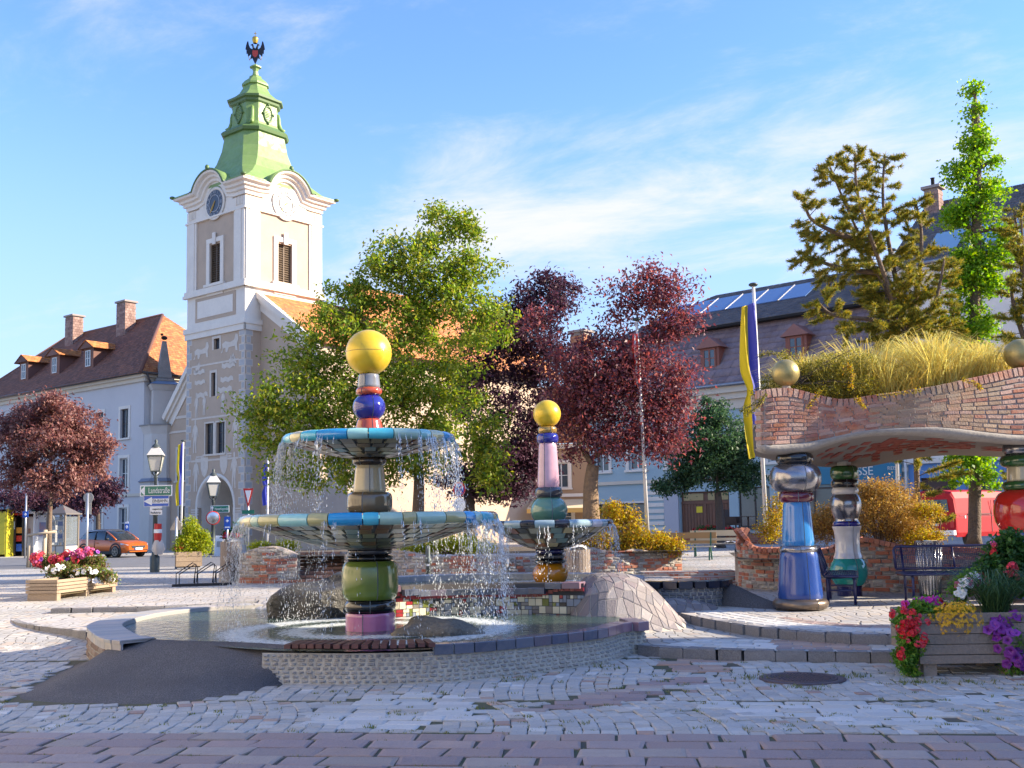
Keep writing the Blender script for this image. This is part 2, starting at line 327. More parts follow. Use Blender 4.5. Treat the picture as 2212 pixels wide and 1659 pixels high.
def HG(x, y):
    a = .236*sm((y-14.5)/6.5)
    left = .236-.18*sm((y-24)/34); right = .236+.52*sm((y-34)/26)
    if y > 24: k = sm((x-1)/8); a = left*(1-k)+right*k
    return a-.03*(1-sm((y-20)/4))
xs = [-700, -300, -120, -70, -50, -40]+[-30+1.5*i for i in range(41)]+[40, 50, 70, 120, 300, 700]
ys = [-300, -80, -30, -10, 0]+[4+1.25*i for i in range(53)]+[75, 85, 100, 150, 300, 900]
S('ground', MB().grid([[V((x, y, HG(x, y))) for x in xs] for y in ys]), m_cobble)
near = MB().grid([[V((x, y, -.011)) for x in np.linspace(-9, 9, 19)] for y in np.linspace(3, 14.6, 12)]); S('joint_bed', near, m_joint)
road = MB().grid([[V((x, y, HG(x, y)+.006)) for x in np.linspace(-60, -4, 29)] for y in np.linspace(41, 62, 12)]); S('road', road, m_road)

# basin plan (lower pool), from the pixels of its rim and its foot
RIM = .37; WL = .315
foot = [gnd(u, v) for u, v in ((560, 1476), (640, 1477), (800, 1478), (1000, 1470), (1200, 1447), (1310, 1430), (1362, 1414))]
foot += [V((1.62, 13.05, 0)), V((1.55, 13.7, 0))]
wall_curve = spline(foot, 10)
left_rim = spline([gnd(u, v, RIM) for u, v in ((262, 1384), (222, 1378), (196, 1362), (192, 1350), (222, 1338), (300, 1322), (420, 1309), (560, 1302))], 8)
mound_foot_px = ((168, 1428), (60, 1482), (20, 1508), (70, 1519), (200, 1523), (350, 1521), (500, 1500), (600, 1480), (645, 1470))
mound_foot = [gnd(u, v) for u, v in mound_foot_px]
excl = [(p.x, p.y) for p in wall_curve[14:]]+[(1.5, 15.5), (-4, 17), (-6, 16.5)]+[(p.x, p.y) for p in reversed(left_rim[:28])]
excl_m = [(p.x, p.y) for p in spline(mound_foot, 4)]+[(-2.3, 12.5), (-4.5, 12.6)]
# kerbs
K1 = spline([gnd(u, v, .12) for u, v in ((1376, 1392), (1450, 1398), (1566, 1402), (1640, 1404), (1790, 1406), (1920, 1408), (2212, 1410))]+[V((9, 11.6, .12)), V((13, 11.4, .12))], 8)
K2 = spline([gnd(u, v, .24) for u, v in ((1420, 1306), (1470, 1324), (1566, 1343), (1654, 1355), (1785, 1366), (1917, 1370), (2212, 1372))]+[V((9, 12.9, .24)), V((13, 12.8, .24))], 8)
KAL = spline([gnd(u, v, .12) for u, v in ((135, 1313), (60, 1322), (28, 1330), (23, 1337), (40, 1345), (88, 1352), (146, 1358), (200, 1366))], 8)
KBL = spline([gnd(u, v, .24) for u, v in ((110, 1314), (205, 1312), (264, 1311), (351, 1309), (450, 1304), (560, 1296))], 8)
def kerb(name, line, zt, hgt, parent, step=.36, w=.17):
    it = []
    for p, t, L in resample(line, step, .2):
        n = V((-t.y, t.x, 0)); it.append((fm(p+n*(w/2)+V((0, 0, random.uniform(-.006, .004))), t, (0, 0, 1), (L-.012, w, hgt+.05)), 0))
    pieces(parent, name, it, PAVER, [m_kerb])
terA = MB().poly([(p.x, p.y, .112) for p in K1]+[(13, 13.1, .112)]+[(p.x, p.y+.05, .112) for p in reversed(K2)]+[(1.4, 15.2, .112)])
tA = S('terrace_paving', terA, m_cobble); kerb('kerb_stone', K1, .12, .12, tA)
terB = MB().poly([(p.x, p.y+.03, .238) for p in K2]+[(30, 12.5, .238), (30, 24, .238), (-7.8, 24, .238)]+[(p.x, p.y+.03, .238) for p in KBL]+[(-4.2, 17.2, .238), (-1.7, 16.5, .238), (2, 16.2, .238)])
tB = S('terrace_paving', terB, m_cobble_warm); kerb('kerb_stone', K2, .24, .12, tB); kerb('kerb_stone', KBL, .24, .11, tB, .4, .14)
terC = MB().poly([(p.x, p.y, .114) for p in KAL]+[(p.x, p.y, .114) for p in left_rim[30:]]+[(-4.2, 18.5, .114), (-7.5, 18.7, .114)])
tC = S('terrace_paving', terC, m_cobble_warm); kerb('kerb_stone', KAL, .12, .11, tC, .24, .12)
# stones laid on the terraces close to the kerbs
def strip(par, line, depth, z, mats_fn, rowd=.17, lim=110):
    it = []
    for r in range(int(depth/rowd)):
        off = [p+V((-t.y, t.x, 0))*(.19+rowd*(r+.5)) for p, t, L in resample(line, .25)]
        for p, t, L in resample(off, .21+.03*(r % 2), .15):
            it.append((fm(p+V((0, 0, z-p.z+.006)), t, (random.uniform(-.02, .02), random.uniform(-.02, .02), 1), (L-.014, rowd-.014, .05)), mats_fn(p, r)))
    pieces(par, 'sett', it, PAVER, SM, lim, 'sett_field')
SM = [m_sett, m_light, m_purple, m_peach]
def tA_m(p, r):
    if 3.0 < p.x < 3.75 and r < 6: return 2 if p.x+.12*r < 3.5 else 3
    if 3.6 < p.x < 4.0: return 3
    return 1 if p.x < 3 or p.x > 4.4 and r < 3 else 0
strip(tA, K1[3:-10], .95, .115, tA_m); strip(tB, K2[4:-10], 1.0, .24, lambda p, r: 2 if (3.6 < p.x < 5.2 and r > 2) else (1 if r < 3 else 0))
# plaza: slab band along the front, then setts in arcs with patches of bigger stones
plaza = S('plaza_paving', MB().poly([(-8.5, 5, -.009), (8.5, 5, -.009), (8.5, 7.3, -.009), (-8.5, 9.1, -.009)]), m_joint)
BL = lambda x: 8.26-.105*x
ang = math.atan(-.105); ca, sa = cos(ang), sin(ang); it = []
for r in range(11):
    s = -6+random.uniform(0, .4); rowd = .268
    while s < 6:
        L = random.choice((.30, .36, .4, .44, .5))*random.uniform(.95, 1.05); t = -rowd*(r+.5)
        cx = (s+L/2)*ca-t*sa; cy = 8.26+(s+L/2)*sa+t*ca
        if cy > 5.4 and abs(cx) < .55*cy+.6: it.append((fm((cx, cy, .004+random.uniform(-.004, .005)), (ca, sa, 0), (random.uniform(-.012, .012), random.uniform(-.012, .012), 1), (L-.022, rowd-.02, .05)), 0))
        s += L
pieces(plaza, 'paving_slab', it, PAVER, [m_purple])
def patch(x, y):
    """0 = arc setts, otherwise material of a coursed patch"""
    u = x/y*F+1106; v = 1131+1.6*F/y
    def el(cu, cv, ru, rv, tilt=0): return ((u-cu)/ru)**2+((v-cv-(u-cu)*tilt)/rv)**2 < 1
    if el(860, 1525, 190, 36, -.03) or el(1870, 1552, 190, 22, .12) or el(1650, 1535, 150, 14, .1): return 1
    if el(1330, 1497, 200, 17, -.16): return 2
    if el(1490, 1440, 90, 17) or el(10, 1468, 60, 12): return 3
    if el(2090, 1520, 80, 14): return 1
    return 0
sit = []; D = 1.5
def ok(x, y): return BL(x)+.02 < y and abs(x) < .52*y+.5 and not inpoly(x, y, excl) and not inpoly(x, y, excl_m) and (y < 15 if x < -4.5 else y < 13.6)
k1poly = [(p.x, p.y-.02) for p in K1]+[(13, 20), (1.3, 20)]
def put(x, y, rot, lx, ly, mi):
    if ok(x, y) and not inpoly(x, y, k1poly):
        sit.append((fm((x, y, random.uniform(-.006, .007)), (cos(rot), sin(rot), 0), (random.uniform(-.03, .03), random.uniform(-.03, .03), 1), (lx, ly, .05)), mi))
for band in range(6):
    y0 = 8.22+band*D+(.0, .1, -.05, .08, 0, 0)[band]; sgn = 1 if band % 2 == 0 else -1
    for k in range(-76, 76):
        nn = 11+random.randint(-1, 1)
        for j in range(nn):
            tt = (j+.5)/nn; q = 2*tt-1; am = (.10, .05, .13, .07, .1, .1)[band]; x = k*.137+sgn*am*(1-q*q)+(.1 if band % 3 else -.22)*tt; y = y0+tt*D-.105*x+.03*sin(x*1.7+band); dx = sgn*am*-4*q+(.1 if band % 3 else -.22)
            if patch(x, y) == 0: put(x+random.uniform(-.006, .006), y, -math.atan2(dx, D), (.137*cos(math.atan2(dx, D))-.005)*random.uniform(.96, 1.02), D/nn*1.03-.006, 0 if random.random() > .05 else random.choice((1, 3)))
for r in range(32):
    y0 = 7.6+r*.185; s = -7+random.uniform(0, .3)
    while s < 7:
        L = random.uniform(.26, .42); x = s+L/2; y = y0-.105*x; pm = patch(x, y)
        if pm: put(x, y, ang, L-.009, .185-.008, pm if random.random() > .12 else random.choice((0, pm)))
        s += L
pieces(plaza, 'sett', sit, PAVER, SM, 300, 'sett_field')
# moss and weeds growing out of the joints
vs = []; fs = []
def tuft(x, y, z, n, h, sp):
    for _ in range(n):
        a = random.uniform(0, 2*PI); l = random.uniform(.5, 1)*h; bx, by = x+random.gauss(0, sp), y+random.gauss(0, sp); w = .006
        o = len(vs); dx, dy = cos(a), sin(a)
        vs.extend([(bx-dy*w, by+dx*w, z-.01), (bx+dy*w, by-dx*w, z-.01), (bx+dx*l*.6, by+dy*l*.6, z+l*.55)]); fs.append((o, o+1, o+2))
for _ in range(420):
    y = 8.2+random.random()**1.4*5; x = random.uniform(-.5, .5)*y
    if ok(x, y): tuft(x, y, .0, random.randint(5, 16), random.uniform(.02, .055), .022)
for _ in range(90):
    u, v = random.choice(((1730, 1487), (1650, 1465), (1820, 1462), (1990, 1475), (2090, 1476), (1500, 1409), (1800, 1424), (1100, 1468), (1280, 1440))); p = gnd(u+random.uniform(-60, 60), v+random.uniform(-4, 4)); tuft(p.x, p.y, 0, 10, .08, .03)
for _ in range(130):
    t = random.uniform(-4.6, 4.6); r = random.randint(0, 7); y = 8.26-.105*t-.268*r; tuft(t, y, 0, 12, .022, .03)
m_weed = M('weed', (.1, .14, .03), .7, cols=[(.08, .13, .03), (.14, .18, .04), (.2, .19, .07)], leaf=.3)
wd = obj('joint_weeds', npmesh('joint_weeds', np.array(vs), np.array(fs), m_weed), kind='stuff'); tag(wd, 'small green weeds growing in the joints of the paving', 'weeds')
# cast iron manhole cover
mh = T('manhole_cover', 'round dark purple iron manhole cover set in the cobbles', 'manhole cover', gnd(1733, 1467), world=False)
m_iron = M('cast_iron', (.09, .07, .08), .55, .3, noise=(20, .5, (.15, .11, .11)), bump=(60, .3))
obj('cover_frame', MB().lathe([(.42, .0), (.42, .012), (.35, .016), (.345, .008)], 40), m_iron, mh)
lid = MB().lathe([(.34, .0), (.34, .013), (.0001, .013)], 40)
obj('lid', lid, m_iron, mh); rb = MB()
for i in range(-8, 9):
    w = math.sqrt(max(0, .27**2-(i*.032)**2)); rb.box((i*.032, 0, .017), (.014, 2*w, .008), R(0))
for r0 in (.29, .325): rb.lathe([(r0-.008, .013), (r0-.008, .02), (r0+.008, .02), (r0+.008, .013)], 40)
obj('lid_pattern', rb, m_iron, mh)

# ================================================================ lower pool: wall, copings, mound, boulders
pool = T('fountain_pool', 'low kidney shaped fountain pool with rough granite sett wall and glazed coping', 'fountain pool', (-1.5, 13, 0), world=True)
m_mortar = M('mortar', (.52, .47, .39), .9, noise=(12, .5, (.22, .21, .19)), bump=(60, .5))
m_gran = M('granite_sett', (.4, .39, .38), .75, cols=[(.46, .43, .39), (.52, .49, .45), (.39, .37, .35), (.48, .42, .36)], var=.15, noise=[(120, .7, (.16, .16, .17)), (14, .35, (.5, .48, .45))], bump=[(60, .9, .03), (25, .5)])
def offs(line, d): 
    o = []
    for i, p in enumerate(line):
        t = (line[min(i+1, len(line)-1)]-line[max(i-1, 0)]).normalized(); o.append(p+V((-t.y, t.x, 0))*d)
    return o
inner = offs(wall_curve, .07); HW = .29
def wpt(f, z):          # foot index fraction, height -> flared wall surface
    i = min(int(f), len(wall_curve)-2); a = wall_curve[i].lerp(wall_curve[i+1], f-i); b = inner[i].lerp(inner[i+1], f-i); k = (z/HW); p = a.lerp(b, 1-(1-min(k, 1))**2); return V((p.x, p.y, z))
rows = [[wpt(f, z) for f in np.linspace(0, len(wall_curve)-1, 80)] for z in np.linspace(-.02, HW+.01, 6)]
obj('wall_core', MB().grid(rows), m_mortar, pool)
it = []; nrow = 7; rh = HW/nrow
for r in range(nrow):
    z = rh*(r+.5); line = [wpt(f, z) for f in np.linspace(0, len(wall_curve)-1, 120)]
    for p, t, L in resample(line, .092, .22):
        n = V((t.y, -t.x, .25*(1-z/HW)))
        it.append((fm(p+n*.012, t, n, (L-.022, rh-.011, .05)), 0))
pieces(pool, 'granite_sett', it, ROUGH, [m_gran], 300, 'sett_courses')
# coping of glazed blocks, front right
m_glz_dark = M('slate_glaze', (.1, .12, .17), .25, cols=[(.085, .10, .15), (.12, .135, .18), (.07, .085, .14), (.16, .13, .17)], var=.15, noise=(14, .5, (.15, .16, .19)), bump=(30, .2), coat=.4)
m_glz_pink = M('mauve_glaze', (.27, .16, .2), .3, var=.15, noise=(12, .4, (.2, .14, .18)), coat=.4)
m_grout = M('grout', (.5, .49, .46), .9, noise=(30, .4, (.36, .35, .33)))
cp0 = [wpt(f, HW) for f in np.linspace(27, len(wall_curve)-2, 60)]
obj('coping_core', MB().grid([[p+V((0, 0, dz)) for p in offs(cp0, d)] for d, dz in ((.0, .0), (.0, .06), (.16, .065), (.16, -.05))]), m_grout, pool)
it = []
for i, (p, t, L) in enumerate(resample(cp0, .235, .12)):
    n = V((-t.y, t.x, 0)); it.append((fm(p+n*.075+V((0, 0, .082)), t, (0, 0, 1), (L-.016, .21, .105)), 1 if p.y > 12.25 and p.x > 1.0 else 0))
pieces(pool, 'coping_block', it, TILE, [m_glz_dark, m_glz_pink])
# pale left coping, a broad curved ledge over brick
m_lc = M('grey_coping', (.4, .38, .36), .55, cols=[(.38, .37, .36), (.44, .40, .35), (.33, .34, .36), (.42, .38, .36)], var=.1, noise=(12, .4, (.3, .29, .29)), bump=(40, .3))
lin = offs(left_rim, -.42)
obj('ledge_core', MB().grid([[V((p.x, p.y, z)) for p in ln] for ln, z in ((left_rim, -.02), (left_rim, RIM-.1), (left_rim, RIM-.012), (lin, RIM-.012), (lin, .1))]), M('ledge_mortar', (.3, .28, .25), .9), pool)
it = []
for p, t, L in resample(left_rim, .2, .1):
    n = V((t.y, -t.x, 0)); it.append((fm(p+n*.2+V((0, 0, .002)), t, (0, 0, 1), (L-.01, .43, .04)), 0))
    it.append((fm(V((p.x, p.y, RIM-.06))-n*.005, t, -n, (L-.01, .12, .03)), 0))
pieces(pool, 'ledge_tile', it, TILE, [m_lc])
it = []; m_brk = M('brown_stone', (.2, .13, .1), .8, cols=[(.2, .12, .09), (.16, .11, .09), (.25, .17, .13), (.3, .24, .2)], var=.2, noise=(25, .4, (.3, .25, .22)), bump=(40, .6))
for r in range(3):
    for p, t, L in resample(left_rim[:34], .12, .3): n = V((t.y, -t.x, 0)); it.append((fm(V((p.x, p.y, .05+r*.085))-n*.01, t, -n, (L-.012, .078, .05)), 0))
pieces(pool, 'wall_stone', it, ROUGH, [m_brk], 120, 'wall_stones')
# bench of dark red slats on the wall
m_slat = M('oiled_slat', (.13, .045, .035), .45, var=.2, noise=(30, .5, (.08, .035, .03)), bump=(50, .2))
bl = T('slatted_bench', 'dark red slatted wooden bench seat lying on the fountain wall', 'bench', wpt(18, RIM), world=True)
bline = offs([wpt(f, .36) for f in np.linspace(7.5, 27.2, 50)], .12)
bl_items = resample(bline, .088)
obj('support_rail', MB().tube([p+V((0, 0, -.02)) for p in bline], .02, 6), M('dark_steel', (.05, .05, .05), .5, .8), bl)
for p, t, L in bl_items:
    n = V((-t.y, t.x, 0)); d = (n+t*random.uniform(-.08, -.02)).normalized(); mb = MB(); x = V((d.y, -d.x, 0))
    q = Matrix((x, d, V((0, 0, 1)))).transposed(); mb.box(p+V((0, 0, .02+random.uniform(-.003, .003)))-n*.03, (.066, .42, .042), m=q); obj('slat', mb, m_slat, bl)
# asphalt mound sloping up to the water
top = spline([gnd(u, v, RIM-.02) for u, v in ((258, 1382), (275, 1379), (330, 1381), (420, 1384), (520, 1387), (610, 1392), (640, 1394))], 6)
ft = spline(mound_foot, 5)
rt = [r[0] for r in resample(ft, .12)]; tt = resample(top, .05)
n = 40; A_ = [ft[min(int(i*(len(ft)-1)/n), len(ft)-1)].lerp(ft[min(int(i*(len(ft)-1)/n)+1, len(ft)-1)], (i*(len(ft)-1)/n) % 1) for i in range(n+1)]
B_ = [top[min(int(i*(len(top)-1)/n), len(top)-1)].lerp(top[min(int(i*(len(top)-1)/n)+1, len(top)-1)], (i*(len(top)-1)/n) % 1) for i in range(n+1)]
rows = []
for k in np.linspace(0, 1, 16):
    rows.append([V((a.x+(b.x-a.x)*k, a.y+(b.y-a.y)*k, -.015+(b.z+.015)*(k**1.75*.75+.25*sm(k)))) for a, b in zip(A_, B_)])
rows.append([V((b.x, b.y+.18, b.z-.1)) for b in B_])
S('asphalt_mound', MB().grid(rows), m_asph)
# water
def water_mat(name, deep, foam, centers):
    m = bpy.data.materials.new(name); m.use_nodes = True; N = m.node_tree.nodes; Lk = m.node_tree.links; b = N['Principled BSDF']
    b.inputs['Roughness'].default_value = .07; b.inputs['IOR'].default_value = 1.33; b.inputs['Transmission Weight'].default_value = .0; b.inputs['Base Color'].default_value = (*deep, 1)
    g = N.new('ShaderNodeNewGeometry'); hs = []
    for sc, st, ds in ((7, .5, .06), (22, .35, .02)):
        t = N.new('ShaderNodeTexNoise'); t.inputs['Scale'].default_value = sc; t.inputs['Detail'].default_value = 3; t.inputs['Distortion'].default_value = .6; Lk.new(g.outputs['Position'], t.inputs['Vector'])
        bn = N.new('ShaderNodeBump'); bn.inputs['Strength'].default_value = st; bn.inputs['Distance'].default_value = ds; Lk.new(t.outputs[0], bn.inputs['Height'])
        if hs: Lk.new(hs[-1].outputs[0], bn.inputs['Normal'])
        hs.append(bn)
    Lk.new(hs[-1].outputs[0], b.inputs['Normal']); acc = None
    for c, r0, w in centers:
        vd = N.new('ShaderNodeVectorMath'); vd.operation = 'DISTANCE'; Lk.new(g.outputs['Position'], vd.inputs[0]); vd.inputs[1].default_value = c
        s1 = N.new('ShaderNodeMath'); s1.operation = 'SUBTRACT'; Lk.new(vd.outputs['Value'], s1.inputs[0]); s1.inputs[1].default_value = r0
        ab = N.new('ShaderNodeMath'); ab.operation = 'ABSOLUTE'; Lk.new(s1.outputs[0], ab.inputs[0]); mr_ = N.new('ShaderNodeMapRange'); mr_.interpolation_type = 'SMOOTHSTEP'; Lk.new(ab.outputs[0], mr_.inputs[0]); mr_.inputs[1].default_value = 0; mr_.inputs[2].default_value = w; mr_.inputs[3].default_value = 1; mr_.inputs[4].default_value = 0
        if acc is None: acc = mr_.outputs[0]
        else: mxm = N.new('ShaderNodeMath'); mxm.operation = 'MAXIMUM'; Lk.new(acc, mxm.inputs[0]); Lk.new(mr_.outputs[0], mxm.inputs[1]); acc = mxm.outputs[0]
    t = N.new('ShaderNodeTexNoise'); t.inputs['Scale'].default_value = 16; t.inputs['Detail'].default_value = 6; t.inputs['Roughness'].default_value = .7; Lk.new(g.outputs['Position'], t.inputs['Vector'])
    ad = N.new('ShaderNodeMath'); ad.operation = 'MULTIPLY_ADD'; Lk.new(acc, ad.inputs[0]); ad.inputs[1].default_value = .42; Lk.new(t.outputs[0], ad.inputs[2])
    mr_ = N.new('ShaderNodeMapRange'); Lk.new(ad.outputs[0], mr_.inputs[0]); mr_.inputs[1].default_value = .68; mr_.inputs[2].default_value = .92; mr_.inputs[4].default_value = foam
    mx = N.new('ShaderNodeMix'); mx.data_type = 'RGBA'; Lk.new(mr_.outputs[0], mx.inputs[0]); mx.inputs[6].default_value = (*deep, 1); mx.inputs[7].default_value = (.8, .85, .87, 1); Lk.new(mx.outputs[2], b.inputs['Base Color'])
    rr = N.new('ShaderNodeMapRange'); Lk.new(mr_.outputs[0], rr.inputs[0]); rr.inputs[3].default_value = .06; rr.inputs[4].default_value = .5; Lk.new(rr.outputs[0], b.inputs['Roughness']); return m
C1 = gnd(800, 1357, WL); C1.y = 13.3; C1.x = at(800, 1350, 13.3).x
C2 = at(1189, 1250, 16.4)
wout = [(p.x, p.y, WL) for p in offs(wall_curve, .1)[6:]]+[(1.3, 15.2, WL), (.9, 15.6, WL), (-3.5, 17, WL)]+[(p.x, p.y, WL) for p in reversed(lin)]
S('water', MB().poly(wout), water_mat('pool_water', (.045, .085, .075), .9, [((C1.x, C1.y, WL), 1.6, .55), ((C1.x, C1.y, WL), .9, .5)]))
m_rock = M('boulder', (.17, .15, .12), .85, noise=[(6, .7, (.09, .085, .08)), (30, .45, (.3, .27, .22))], bump=[(10, .9, .06), (45, .6)])
m_wrock = M('wet_rock', (.06, .058, .055), .45, noise=[(5, .6, (.12, .115, .105)), (40, .4, (.03, .03, .03))], bump=[(8, .9, .08), (35, .7, .04)])
def boulder(name, label, c, rx, ry, rz_, seed, mat, layers=0., tilt=0.):
    r = np.random.default_rng(seed); mb = MB(); nn, mm_ = 14, 28; ks = r.normal(size=(14, 3))*1.7; ph = r.uniform(0, 6, 14); am = r.uniform(.02, .085, 14); rows = []
    for i in range(nn+1):
        th = PI*i/nn; row = []
        for j in range(mm_):
            a = 2*PI*j/mm_; d = np.array([sin(th)*cos(a), sin(th)*sin(a), cos(th)]); s_ = 1+sum(am[q]*sin(ks[q] @ d*2.2+ph[q]) for q in range(14))
            pw = lambda x: math.copysign(abs(x)**.75, x)
            x, y, z = rx*pw(d[0])*s_, ry*pw(d[1])*s_, rz_*pw(d[2])*s_
            if layers: x += .05*sin(z*layers); y += .05*sin(z*layers+1)
            row.append(V((x, y, z+tilt*x)))
        rows.append(row)
    mb.grid(rows, close=True); o = obj(name, mb, mat, None, c); tag(o, label, 'boulder'); return o
boulder('boulder', 'flat topped brown boulder beside the slatted bench in the pool', gnd(935, 1384, WL-.05)+V((0, .3, .02)), .56, .32, .16, 3, m_rock)
boulder('boulder', 'large wet black layered boulder behind the pool under falling water', V((-2.75, 15.7, .4)), .72, .6, .46, 5, m_wrock, 34, .1)
# bank of grey stones left of the boulder, sloping into the water
it = []; bank = MB(); rows = []
def bankz(s, t): return .14+.34*s+.1*sin(t*2.2)
for s in np.linspace(0, 1, 8): rows.append([V((-5.2+2.3*t_+.4*s, 16.0+1.3*s+.35*sin(3*t_)-.3*t_, bankz(s, t_)*(.55+.5*t_))) for t_ in np.linspace(0, 1, 12)])
sb = T('stone_bank', 'sloping bank of grey cobbles running into the back of the pool', 'stone bank', (-4.2, 16.5, .1), world=True)
obj('bank_core', bank.grid(rows), m_mortar, sb)
for i in range(7):
    for j in range(11):
        a, b, c, d = rows[i][j], rows[i][j+1], rows[i+1][j+1], rows[i+1][j]; ctr = (a+b+c+d)/4; nrm = (b-a).cross(d-a).normalized()
        for q in range(2): it.append((fm(ctr+(b-a)*(q-.5)*.5+nrm*.012, b-a, nrm, ((b-a).length*.47, (d-a).length*.92, .05)), 0))
pieces(sb, 'cobble', it, ROUGH, [M('bank_cobble', (.3, .29, .3), .6, cols=[(.34, .33, .34), (.25, .25, .27), (.38, .35, .33), (.3, .22, .2)], var=.15, bump=(30, .5))])

# ================================================================ upper pool: mosaic wall, coping, stone mound
up = T('upper_fountain_pool', 'raised round pool with mosaic tiled front wall behind the main fountain', 'fountain pool', (-.4, 16, .2), world=True)
MT = .62
ml = spline([V((-2.05, 14.75, 0)), V((-1.65, 14.85, 0)), V((-1.2, 15.12, 0)), V((-.5, 15.2, 0)), V((.15, 15.12, 0)), V((.55, 14.95, 0)), V((.95, 14.8, 0))], 10)
obj('mosaic_wall_core', MB().grid([[V((p.x, p.y, z)) for p in ml] for z in (.2, MT+.12)]+[[V((p.x, p.y+.25, MT+.12)) for p in ml]]), M('mosaic_grout', (.06, .055, .055), .8), up)
mos = [M('mosaic_'+n_, c, .22, var=.12, coat=.3) for n_, c in (('cream', (.66, .6, .45)), ('blue_grey', (.22, .25, .32)), ('slate', (.1, .11, .14)), ('black', (.02, .02, .025)), ('red', (.34, .03, .035)), ('olive', (.14, .16, .03)), ('taupe', (.24, .21, .19)), ('pale_blue', (.35, .39, .46)))]
rs = resample(ml, .052); nc = len(rs); nr = 6; occ = [[0]*nr for _ in range(nc)]; it = []
for i in range(nc):
    for j in range(nr):
        if occ[i][j]: continue
        w, h = random.choice(((1, 1), (1, 1), (2, 2), (2, 2), (1, 2), (2, 1), (1, 1)))
        while w > 1 and (i+w > nc or occ[i+w-1][j]): w -= 1
        while h > 1 and (j+h > nr or any(occ[i+a][j+h-1] for a in range(w))): h -= 1
        for a in range(w):
            for b in range(h): occ[i+a][j+b] = 1
        p = (rs[i][0]+rs[i+w-1][0])/2; t = rs[i][1]; n = V((t.y, -t.x, 0)); zc_ = .27+.052*(j+h/2)
        it.append((fm(V((p.x, p.y, zc_))+n*.006, t, n, (w*.052-.008, h*.052-.008, .02)), random.choice((0, 0, 1, 1, 1, 2, 2, 3, 4, 5, 6, 6, 7, 7)) if w*h < 4 else random.choice((0, 0, 0, 1, 5, 6, 2))))
pieces(up, 'mosaic_tile', it, TILE, mos, 290, 'mosaic_tiles')
it = []; itc = []
def topz(p): return MT+.085*sm((abs(p.x+.55)-.85)/.35)-.04
for p, t, L in resample(ml, .08): n = V((t.y, -t.x, 0)); it.append((fm(V((p.x, p.y, topz(p)-.005))+n*.012, t, n, (L-.006, .05, .03)), 0))
pieces(up, 'red_tile', it, TILE, [M('red_band', (.24, .02, .03), .3, var=.2, coat=.3)])
for p, t, L in resample(ml, .24, .1): n = V((t.y, -t.x, 0)); itc.append((fm(V((p.x, p.y+.1, topz(p)+.095))+n*.03, t, (0, 0, 1), (L-.01, .3, .085)), 1 if abs(p.x+.55) > 1.15 else 0))
pieces(up, 'coping_slab', itc, TILE, [m_glz_dark, m_glz_pink])
ring = [V((-.45+2.25*cos(a), 16.35+1.75*sin(a), .72)) for a in np.linspace(-.25, PI+.25, 50)]
itc = [(fm(p+V((0, 0, .03)), t, (0, 0, 1), (L-.01, .32, .1)), 0) for p, t, L in resample(ring, .3, .1)]
obj('rim_core', MB().grid([[V((p.x, p.y, z))+V((p.x+.45, p.y-16.35, 0)).normalized()*d for p in ring] for d, z in ((.13, .2), (.13, .7), (-.13, .7), (-.13, .4))]), m_mortar, up)
pieces(up, 'rim_slab', itc, TILE, [M('pale_rim_slab', (.36, .38, .42), .45, cols=[(.38, .4, .44), (.3, .33, .38), (.42, .42, .43)], var=.1, noise=(15, .4, (.28, .3, .33)))])
S('water', MB().poly([V((-.45+2.15*cos(a), max(15.1, 16.35+1.65*sin(a)), .655)) for a in np.linspace(0, 2*PI, 50)[:-1]]), water_mat('upper_pool_water', (.13, .15, .1), .8, [((C2.x, C2.y, .655), .85, .5)]))
# crazy paved mound
sm_ = T('paved_mound', 'rounded mound covered in crazy paving beside the upper pool', 'paved mound', (1.35, 15.2, .1), world=True)
def mz(x, y):
    a, b = x-1.28, y-15.35; r1 = math.sqrt((a/(.78 if a < 0 else 1.25))**2+(b/1.25)**2); z = .74*(1-sm(min(1, r1)**1.7))
    r2 = math.sqrt(((a-1.1)/1.5)**2+((b-.9)/.7)**2); return max(z, 0)*1.0+.30*(1-sm(r2))
P = [[V((x, y, max(.09, .1+mz(x, y)))) for x in np.linspace(.35, 3.1, 34)] for y in np.linspace(13.95, 17.2, 34)]
obj('mound_core', MB().grid(P), m_mortar, sm_)
m_crazy = M('crazy_slab', (.26, .22, .24), .7, cols=[(.23, .2, .195), (.18, .165, .17), (.27, .235, .22), (.21, .17, .17), (.3, .27, .255)], var=.13, noise=(20, .35, (.2, .17, .18)), bump=(40, .4))
# jittered quads over the mound
gx = np.linspace(.4, 3.0, 23); gy = np.linspace(14.0, 17.1, 23); J = [[(x+random.uniform(-.05, .05), y+random.uniform(-.055, .055)) for x in gx] for y in gy]
for i in range(22):
    for j in range(22):
        q = [J[i][j], J[i][j+1], J[i+1][j+1], J[i+1][j]]; cx = sum(a for a, b in q)/4; cy = sum(b for a, b in q)/4
        if mz(cx, cy) < .035: continue
        vs_ = [V((cx+(a-cx)*k, cy+(b-cy)*k, .1+mz(cx+(a-cx)*k, cy+(b-cy)*k)+dz)) for k, dz in ((.94, -.02), (.94, .008), (.86, .014)) for a, b in q]
        mb = MB().add(vs_, [(e, (e+1) % 4, 4+(e+1) % 4, 4+e) for e in range(4)]+[(4+e, 4+(e+1) % 4, 8+(e+1) % 4, 8+e) for e in range(4)]+[(8, 9, 10, 11)]); obj('paving_stone', mb, m_crazy, sm_)
